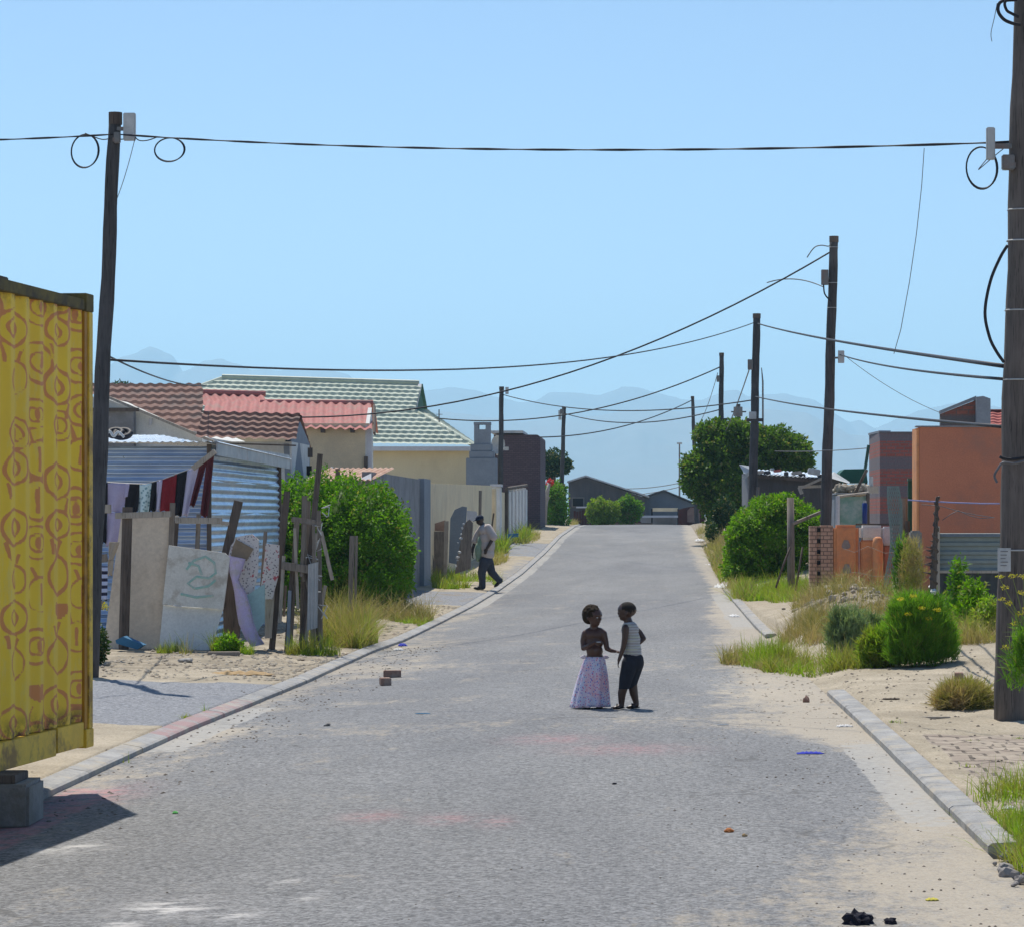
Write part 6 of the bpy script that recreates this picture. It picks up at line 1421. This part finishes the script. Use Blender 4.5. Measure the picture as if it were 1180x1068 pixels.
# legs under skirt
for sx in (-1,1): limb(mb,[K(368+sx*32,540),K(362+sx*40,700,-.01),K(355+sx*44,850)],[.055,.042,.028]); limb(mb,[K(355+sx*44,872),K(362+sx*55,886,-.07)],[.026,.02])
body=fuse('body',mb,skin_d,T,.0048,3)
eyes(T,L,.182)
mb=MB(); 
h=.182
mb.ell(L(-.10,0,.15),(.44*h,.44*h,.40*h),16,12,M=Rm); mb.ell(L(-.26,0,-.02),(.30*h,.44*h,.38*h),16,12,M=Rm)
rr=random.Random(3)
for i in range(120):
    a=rr.uniform(0,6.28); b=rr.uniform(-.3,1.3); p=L(-.12+.43*math.cos(a)*math.cos(b),.44*math.sin(a)*math.cos(b),.14+.42*math.sin(b))
    if (Rm.inverted()@(p-Vector(hc))).x>.23*h and (p.z-hc.z)<.25*h: continue
    mb.ell(p,(.012,.012,.012),6,5)
fuse('hair',mb,hairb,T,.0055,1)
# skirt
t=NT('dotted_skirt_cloth'); v=t.n('ShaderNodeTexVoronoi'); v.inputs['Scale'].default_value=58; t.L.new(t.co,v.inputs['Vector'])
sp=t.n('ShaderNodeSeparateColor'); t.L.new(v.outputs['Color'],sp.inputs[0])
dotc=t.mix(t.math('GREATER_THAN',sp.outputs[0],.5),(.72,.16,.28),(.16,.24,.55)); dotc=t.mix(t.math('GREATER_THAN',sp.outputs[1],.75),dotc,(.45,.2,.5))
base=t.mix(t.ramp(t.noise(9,4),.4,.6),(.78,.68,.76),(.62,.64,.78)); base=t.mix(t.ramp(t.noise(5,3,.5,t.map(loc=(3,1,2))),.52,.6),base,(.78,.55,.62))
skm=t.out(t.mix(t.ramp(v.outputs['Distance'],.30,.38),dotc,base),.9)
mb=MB(); rows=[(496,300,440,0),(520,288,442,0),(560,272,447,0),(620,252,455,0),(680,235,459,0),(740,220,461,0),(800,205,463,0),(850,196,465,0),(876,190,466,0)]
n=56
for ri,(z,xa,xb,_) in enumerate(rows):
    cx=(xa+xb)/2; rx=(xb-xa)/2; amp=.05+.19*(ri/8)
    for k in range(n):
        a=2*math.pi*k/n; f=1+amp*.6*math.sin(11*a+ri*.12)+amp*.4*math.sin(5*a+1)
        zz=z+(4*math.sin(a*2+1)+ (6 if math.cos(a)<0 else 2))*(ri/8)
        mb.v.append(tuple(K(cx+rx*math.cos(a)*f*(.97),zz,.0)+Vector((0,rx*S*.80*math.sin(a)*f,0))))
for ri in range(len(rows)-1):
    for k in range(n): q=ri*n; mb.f.append((q+k,q+(k+1)%n,q+n+(k+1)%n,q+n+k))
sk=mb.build('skirt',skm,T,smooth=True); m=sk.modifiers.new('s','SOLIDIFY'); m.thickness=.006; m.offset=-1
M['ribbon']=cloth('pink_white_ribbon',(.78,.62,.70),(.8,.75,.78))
for sg,x in ((-1,292),(1,446)):
    MB().ell(K(x+sg*10,492,-.02),(.022,.012,.013),10,7,M=Matrix.Rotation(sg*.4,3,'Y')).ell(K(x+sg*16,502,-.015),(.024,.01,.010),10,7,M=Matrix.Rotation(-sg*.3,3,'Y')).ell(K(x-4*sg,500,-.03),(.012,.012,.012),8,6).build('ribbon_bow',M['ribbon'],T,smooth=True)
M['sandal']=surf('dark_sandal',(.015,.014,.016),(.025,.022,.022),8,60)
for sx in (-1,1):
    p=K(356+sx*50,893,-.02); MB().ell((p.x,p.y-.02,p.z+.010),(.032,.065,.011),12,6).build('sandal',M['sandal'],T,smooth=True)
tag(MB().ell(K(402,377,-.135),(.022,.008,.005),10,6).build('white_wrapper',M['whitebox'],smooth=True),'small white wrapper held by the child in the skirt','wrapper')
# --- second child
gx2=XP(724,25.4); g2=float(roadz(gx2,25.4))
T=thing('person','small child in a pale striped sleeveless shirt and dark knee trousers, facing left','child',(gx2,25.4,g2),'two children in the road')
O=Vector((gx2,25.4,g2)); ZF=921
def K(x,z,d=0): return O+Vector(((x-627)*S,d,(ZF-z)*S))
mb=MB(); hc=K(612,178,0); h=.172; L,Rm=head(mb,hc,h,R(176),pitch=.0,w_=.82,dep=1.0)
limb(mb,[K(622,235),K(630,270,.0)],[.037,.042])
mb.ell(K(640,320),(.068,.078,.075),16,10); mb.ell(K(652,400),(.066,.072,.09),16,10); mb.ell(K(655,470,0),(.07,.07,.08),16,10); mb.ell(K(665,545),(.078,.078,.075),16,10)
# near arm (viewer side) hanging forward, far arm bent behind
limb(mb,[K(607,300,-.075),K(603,370,-.085),K(592,440,-.085)],[.034,.028,.024]); limb(mb,[K(592,440,-.085),K(572,500,-.088),K(556,545,-.088)],[.024,.019,.015])
hand(mb,K(557,545,-.088),(-.25,0,-1),(1,.1,0),.078,.45)
limb(mb,[K(660,300,.07),K(712,340,.09),K(745,385,.08)],[.033,.028,.023]); limb(mb,[K(745,385,.08),K(722,410,.055),K(702,428,.04)],[.023,.019,.015]); hand(mb,K(704,426,.04),(-.8,-.3,-.4),(-.3,.9,0),.07,.6)
# legs
limb(mb,[K(640,560,-.035),K(600,720,-.04),K(578,800,-.035),K(575,886,-.03)],[.062,.043,.038,.025]); limb(mb,[K(575,892,-.03),K(545,908,-.055),K(520,911,-.062)],[.026,.02,.015])
limb(mb,[K(680,560,.035),K(655,700,.04),K(668,800,.045),K(688,880,.045)],[.062,.044,.039,.025]); limb(mb,[K(688,890,.045),K(655,907,.02),K(628,910,.012)],[.026,.02,.015])
fuse('body',mb,skin_b,T,.0048,3)
eyes(T,L,h)
mb=MB(); mb.ell(L(-.055,0,.12),(.475*h,.415*h,.395*h),18,12,M=Rm)
fuse('hair',mb,hairk,T,.006,1,cut=[(L(.30,0,.18),Rm@Vector((1,0,-.35)))])
t=NT('striped_shirt_cloth'); w_=t.n('ShaderNodeTexWave',bands_direction='Z'); w_.inputs['Scale'].default_value=13; w_.inputs['Distortion'].default_value=1.2; w_.inputs['Detail Scale'].default_value=2; t.L.new(t.co,w_.inputs['Vector'])
c1=t.mix(t.ramp(w_.outputs['Fac'],.5,.6),(.34,.32,.31),(.47,.47,.48)); c1=t.mix(t.ramp(t.noise(6,2,.5,t.map((.2,.2,5))),.52,.56),c1,(.50,.50,.38)); stm=t.out(c1,.95)
mb=MB(); mb.ell(K(640,315),(.080,.088,.078),18,12); mb.ell(K(652,395),(.079,.083,.10),18,12); mb.ell(K(657,470),(.083,.083,.095),18,12); mb.ell(K(660,505),(.083,.084,.06),18,12); mb.ell(K(625,295,-.045),(.045,.045,.045),12,8); mb.ell(K(655,290,.045),(.045,.045,.045),12,8); mb.ell(K(632,272,0),(.05,.055,.03),12,8)
fuse('shirt',mb,stm,T,.006,3,cut=[(K(630,257,0),Vector((-.15,0,1))),(K(655,521,0),Vector((.25,0,-1)))])
navy=cloth('dark_navy_cloth',(.022,.024,.035),(.03,.033,.045))
mb=MB(); mb.ell(K(668,545),(.09,.092,.075),18,12); mb.ell(K(690,570),(.06,.08,.075),18,12); mb.ell(K(655,510),(.082,.086,.035),14,8)
limb(mb,[K(640,570,-.037),K(608,690,-.042),K(596,752,-.042),K(595,790,-.042)],[.075,.060,.050,.049]); limb(mb,[K(685,570,.037),K(655,690,.042),K(650,735,.043)],[.075,.062,.052])
fuse('trousers',mb,navy,T,.006,3,cut=[(K(655,494,0),Vector((.2,0,1))),(K(600,766,0),Vector((0,0,-1)))])
for (x,d) in ((548,-.05),(662,.018)):
    p=K(x,917,d); MB().ell((p.x,p.y,p.z+.009),(.066,.030,.010),14,6).build('sandal',M['sandal'],T,smooth=True)
    MB().tube([(p.x-.01,p.y-.028,p.z+.012),(p.x-.008,p.y,p.z+.042),(p.x-.01,p.y+.028,p.z+.012)],.006,6).build('sandal_strap',M['sandal'],T,smooth=True)
# --- walking man
Y=71.5; S2=Y/F/10.68; gx3=XP(562,Y); g3=float(zl(Y))+.12
O=Vector((gx3,Y,ZP(678.2,Y))); g3=O.z
T=thing('person','stooping man in dark cap, beige shirt and grey trousers walking by the left kerb','man',(gx3,Y,g3))
ZF=993
def K(x,z,d=0): return O+Vector(((x-235)*S2,d,(ZF-z)*S2))
mb=MB(); h=.235; hc=K(140,150,-.02); L,Rm=head(mb,hc,h,R(178),pitch=.38,w_=.74,dep=.86)
limb(mb,[K(160,185),K(185,225,0)],[.06,.075])
mb.ell(K(205,290),(.14,.2,.14),16,10); mb.ell(K(220,400),(.13,.17,.22),16,10); mb.ell(K(225,520),(.13,.16,.2),16,10); mb.ell(K(222,620),(.13,.165,.15),16,10)
limb(mb,[K(245,260,-.19),K(290,340,-.24),K(305,370,-.24)],[.065,.055,.05]); limb(mb,[K(305,370,-.24),K(265,440,-.25),K(232,495,-.24)],[.05,.043,.034]); hand(mb,K(234,492,-.24),(-.4,0,-1),(.2,1,0),.19,.4)
limb(mb,[K(150,270,.18),K(95,350,.2),K(68,430,.18)],[.06,.052,.045]); limb(mb,[K(68,430,.18),K(48,500,.12),K(45,545,.1)],[.045,.038,.03]); hand(mb,K(45,545,.1),(-.05,0,-1),(1,.2,0),.19,.4)
limb(mb,[K(205,640,-.09),K(165,800,-.1),K(170,950,-.1)],[.10,.065,.045]); limb(mb,[K(165,965,-.1),K(110,980,-.1)],[.05,.04])
limb(mb,[K(235,640,.09),K(280,790,.1),K(370,895,.1)],[.10,.065,.045]); limb(mb,[K(372,900,.1),K(345,945,.1)],[.05,.04])
fuse('body',mb,skin_m,T,.010,2)
cap_m=cloth('navy_cap_cloth',(.02,.03,.06),(.03,.04,.075))
mb=MB(); mb.ell(L(-.04,0,.20),(.47*h,.41*h,.36*h),16,12,M=Rm); mb.ell(L(.50,0,.17),(.26*h,.30*h,.035*h),14,8,M=Rm); mb.ell(L(.3,0,.2),(.25*h,.33*h,.06*h),14,8,M=Rm)
fuse('cap',mb,cap_m,T,.009,1,cut=[(L(0,0,.06),Rm@Vector((-.1,0,-1)))])
beige=cloth('loose_beige_shirt_cloth',(.70,.61,.55),(.62,.54,.49),scale=5); 
mb=MB(); mb.ell(K(208,270),(.19,.23,.15),18,12); mb.ell(K(225,360),(.18,.21,.22),18,12); mb.ell(K(235,460),(.185,.2,.24),18,12); mb.ell(K(235,560),(.165,.2,.17),18,12)
limb(mb,[K(245,240,-.17),K(295,320,-.23),K(312,352,-.24)],[.10,.10,.105]); limb(mb,[K(160,250,.15),K(100,330,.19),K(72,405,.18)],[.09,.085,.085])
fuse('shirt',mb,beige,T,.012,2,cut=[(K(235,632,0),Vector((.05,0,-1)))])
M['mint']=cloth('pale_green_undershirt_cloth',(.30,.42,.30),(.26,.37,.27))
mb=MB(); mb.ell(K(125,520,-.0),(.10,.12,.22),14,10); mb.ell(K(150,430,0),(.09,.12,.2),14,10); mb.ell(K(120,600,0),(.065,.11,.12),14,10); fuse('undershirt_tail',mb,M['mint'],T,.012,2)
grey=cloth('charcoal_trouser_cloth',(.06,.065,.085),(.08,.085,.105))
mb=MB(); mb.ell(K(222,640),(.155,.18,.15),16,12); limb(mb,[K(200,660,-.09),K(165,790,-.1),K(172,900,-.1),K(170,960,-.1)],[.135,.105,.085,.09]); limb(mb,[K(240,660,.09),K(283,790,.1),K(355,868,.1),K(378,890,.1)],[.13,.10,.08,.085])
fuse('trousers',mb,grey,T,.012,2)
M['shoe']=surf('black_shoe',(.012,.012,.014),(.02,.02,.02),8,50,rough=.4)
MB().ell(K(135,981,-.1),(.15,.05,.045),12,8).build('shoe',M['shoe'],T,smooth=True)
MB().ell(K(355,930,.1),(.125,.05,.045),12,8,M=Matrix.Rotation(-.75,3,'Y')).build('shoe',M['shoe'],T,smooth=True)
# ------------------------------------------------------------------ small things on the ground
def onroad(px,py,dz=0):
    Y=EYE*F/(py-HZ)
    for _ in range(6):
        x=XP(px,Y); z=G(x,Y) if (x<XL or x>float(xr(Y))) else float(roadz(x,Y)); Y=(EYE-z)*F/(py-HZ)
    return Vector((XP(px,Y),Y,z+dz))
def litter(name,label,cat,px,py,kind,size,mat,rot=0,seed=0,fl=.5,group=None):
    p=onroad(px,py)
    if kind=='brick':
        mb=MB().box(-size[0]/2,size[0]/2,-size[1]/2,size[1]/2,0,size[2],M=Matrix.Translation(p)@Matrix.Rotation(rot,4,'Z')); return tag(mb.build(name,M[mat] if isinstance(mat,str) else mat,bevel=.006),label,cat,group)
    if kind=='crumple':
        vs,fs=crumple(p+Vector((0,0,size*.25)),size,seed); return tag(MB().add(vs,fs).build(name,M[mat]),label,cat,group)
    if kind=='rock':
        vs,fs=rock(p+Vector((0,0,size*fl*.5)),size,seed,fl); return tag(MB().add(vs,fs).build(name,M[mat] if isinstance(mat,str) else mat),label,cat,group)
    if kind=='rag':
        mb=MB(); n=14
        r_=random.Random(seed); a,b=size[0]/2,size[1]/2
        for dz in (.004,):
            for j in range(n+1):
                for i in range(n+1):
                    x=-a+2*a*i/n; y=-b+2*b*j/n; e=1-.25*abs(math.sin(x*20/a*.2+seed))*abs(y/b)
                    z=dz+size[2]*(.5+.5*math.sin(x*9/a+seed)*math.cos(y*7/b+seed*2))*(1-max(abs(x/a),abs(y/b))**3)
                    q=Matrix.Rotation(rot,3,'Z')@Vector((x*e,y*e,z)); mb.v.append(tuple(p+q))
        for j in range(n):
            for i in range(n): q=j*(n+1)+i; mb.f.append((q,q+1,q+n+2,q+n+1))
        o=mb.build(name,M[mat] if isinstance(mat,str) else mat,smooth=True); m=o.modifiers.new('s','SOLIDIFY'); m.thickness=.003; return tag(o,label,cat,group)
for nm,c in (('litblue',(.03,.05,.5)),('litblack',(.02,.02,.035)),('litcard',(.50,.34,.17)),('litwhite',(.75,.75,.74)),('litgreen',(.12,.5,.12)),('lityel',(.7,.62,.1)),('litorange',(.48,.17,.05))): M[nm]=surf(nm[3:]+'_litter',c,tuple(x*.8 for x in c),8,50)
litter('loose_brick','loose brick lying on the road by the left kerb, farther of two','brick',452,780,'brick',(.20,.10,.08),'loosebrick',.1)
litter('loose_brick','loose brick lying on the road by the left kerb, nearer of two','brick',444,789,'brick',(.11,.2,.08),'loosebrick',.2)
litter('loose_brick','reddish brick lying on the sand right of the fennel bush','brick',1105,782,'brick',(.09,.2,.065),'loosebrick',-.1)
litter('stone','dark brown stone on the sand before the right kerb','stone',929,809,'rock',.045,'loosebrick',seed=4,fl=.9)
litter('stone','small dark stone in the left lane','stone',377,836,'rock',.028,'block',seed=5)
litter('stone','orange brick chip on the road, larger of the pair','stone',840,958,'rock',.028,'litorange',seed=6)
litter('stone','small tan chip beside the orange one','stone',858,963,'rock',.018,'litcard',seed=7)
litter('stone','tiny black pebble in the middle of the road','stone',708,903,'rock',.016,'litblack',seed=8)
litter('stone','pale broken stone on the sand before the pale door','stone',214,762,'rock',.09,'concrete',seed=9,fl=.4)
litter('stone','round sandy stone beside the container','stone',123,766,'rock',.05,'rubblec',seed=10)
litter('blue_strip','bright blue plastic strip on the right of the road','litter',934,868,'rag',(.20,.12,.015),'litblue',.0,1)
litter('blue_scrap','faded blue scrap left of the blue strip','litter',833,835,'rag',(.10,.05,.008),'bluegrey',.2,2)
litter('blue_scrap','thin blue scrap in the left lane beyond the two stones','litter',487,822,'rag',(.14,.05,.006),'bluesh',.1,12)
def crumple(c,r,seed):
    rr=random.Random(seed); bm=bmesh.new(); bmesh.ops.create_icosphere(bm,subdivisions=3,radius=1)
    for v in bm.verts:
        k=rr.uniform(.72,1.2)*(1+.3*math.sin(v.co.x*5+seed)*math.sin(v.co.y*6)); v.co=Vector((v.co.x*k*r*1.25,v.co.y*k*r,max(-.3,v.co.z)*k*r*.9))+Vector(c)
    o=([tuple(v.co) for v in bm.verts],[tuple(v.index for v in f.verts) for f in bm.faces]); bm.free(); return o
litter('black_bag','crumpled dark blue plastic bag at the bottom edge','litter',989,1064,'crumple',.045,'litblack',seed=3)
litter('black_stick','dark twisted scrap at the bottom edge right of the bag','litter',1026,1064,'crumple',.022,'litblack',seed=14)
litter('cardboard','torn brown cardboard lying on the sand before the fence','cardboard',277,777,'rag',(.78,.35,.05),'litcard',-.05,5)
litter('paper_scrap','white paper scrap beside the right kerb','litter',973,837,'rag',(.14,.09,.02),'litwhite',.2,6)
litter('paper_scrap','white paper scrap near the kerb tuft','litter',841,755,'rag',(.17,.3,.05),'litwhite',.2,7)
litter('paper_scrap','white paper scrap on the far right gutter','litter',846,710,'rag',(.18,.4,.05),'litwhite',.2,8)
litter('paper_scrap','blue and white plastic at the left kerb beside the dry grass','litter',464,744,'rag',(.14,.2,.05),'litblue',.2,9)
litter('paper_scrap','white cup-like scrap at the end of the left kerb by the grass','litter',459,749,'rag',(.16,.15,.04),'litwhite',.1,14)
litter('green_scrap','bright green scrap in the near left of the road','litter',202,937,'rag',(.035,.05,.015),'litgreen',.2,10)
litter('yellow_scrap','yellow paper scrap on the sandy gutter','litter',1074,1037,'rag',(.06,.05,.01),'lityel',.2,11)
litter('paper_scrap','white paper on the kerb by the corner grass','litter',1163,932,'rag',(.08,.06,.02),'litwhite',.2,13)
litter('paper_scrap','white plastic lying under the stack of upright planks','litter',500,655,'rag',(.9,1.2,.08),'litwhite',.2,15)
litter('green_scrap','bright green plastic on the sand left of the upright planks','litter',487,671,'rag',(.3,.5,.05),'litgreen',.2,16)
litter('plank_scrap','flat grey plank on the sand before the nearest pole','plank',1078,828,'brick',(.25,.04,.02),'plankl',.1)
litter('plank_scrap','thin dark stick on the sand by the right kerb','stick',1027,806,'brick',(.16,.02,.015),'plankd',.05)
litter('slab','grey slab lying flat beside the fence foot','slab',258,755,'brick',(.4,.2,.05),'plank',.1)
for i,(px,py) in enumerate(((812,640),(806,622),(818,652),(808,615),(832,676))):
    litter('paper_scrap',['white rubbish on the right road edge, third from the crest','white rubbish on the right road edge, second from the crest','white rubbish on the right road edge, fourth from the crest','white rubbish right at the crest','white rubbish before the grass bank'][i],'litter',px,py+1,'rag',(.35,.9,.12),'litwhite',.2,20+i,group='white rubbish along the right edge')
# pebbles and crumbs
mb=MB(); rr=random.Random(5)
def crumbs(n,fx,fy,r0,r1,mb):
    for i in range(n):
        x=fx();y=fy(); inr=XL<x<float(xr(y)); z=float(roadz(x,y)) if inr else G(x,y); r=rr.uniform(r0,r1)
        bm_v=[(x+r*a,y+r*b,z+r*.6*c) for a,b,c in ((1,0,.2),(-.9,.2,.1),(.1,1,.15),(-.1,-1,.2),(0,0,1.1),(0,0,-.6))]
        mb.add(bm_v,[(0,2,4),(2,1,4),(1,3,4),(3,0,4),(2,0,5),(1,2,5),(3,1,5),(0,3,5)])
crumbs(420,lambda:rr.gauss(1.2,.5),lambda:rr.uniform(11,24),.003,.011,mb)
crumbs(500,lambda:rr.gauss(-3.4,.3),lambda:rr.uniform(16,42),.006,.018,mb)
crumbs(260,lambda:rr.uniform(-3.8,1.7),lambda:11+rr.random()**1.3*22,.003,.008,mb)
crumbs(600,lambda:rr.uniform(1.9,4.5),lambda:rr.uniform(14,32),.006,.02,mb)
M['crumb']=surf('dark_crumbs',(.10,.085,.07),(.22,.19,.16),3,20)
tag(mb.build('pebbles',M['crumb'],base=(0,0,0)),'dark crumbs and pebbles scattered over road and sand','pebbles',kind='stuff')
mb=MB(); crumbs(700,lambda:rr.uniform(-6.5,-3.95),lambda:rr.uniform(31,38),.01,.04,mb); crumbs(500,lambda:rr.uniform(-6.5,-4),lambda:rr.uniform(42,60),.02,.05,mb); crumbs(300,lambda:rr.gauss(1.6,.5),lambda:rr.uniform(24,34),.006,.02,mb)
tag(mb.build('rubble_bits',M['rubblec'],base=(0,0,0)),'pale stone bits strewn on the sandy verges','rubble',kind='stuff')

mb=MB(); r2=random.Random(9)
for i in range(46):
    x=1.72+abs(r2.gauss(0,.10)); y=r2.uniform(12.9,14.6); mb.add(*rock((x-.05*(y<14),y,float(roadz(1.65,y))+.012),r2.choice([.012,.02,.03,.045]),i+300))
tag(mb.build('kerb_rubble',M['patchg']),'grey broken concrete crumbs where the right kerb has collapsed by the corner grass','rubble',kind='stuff')
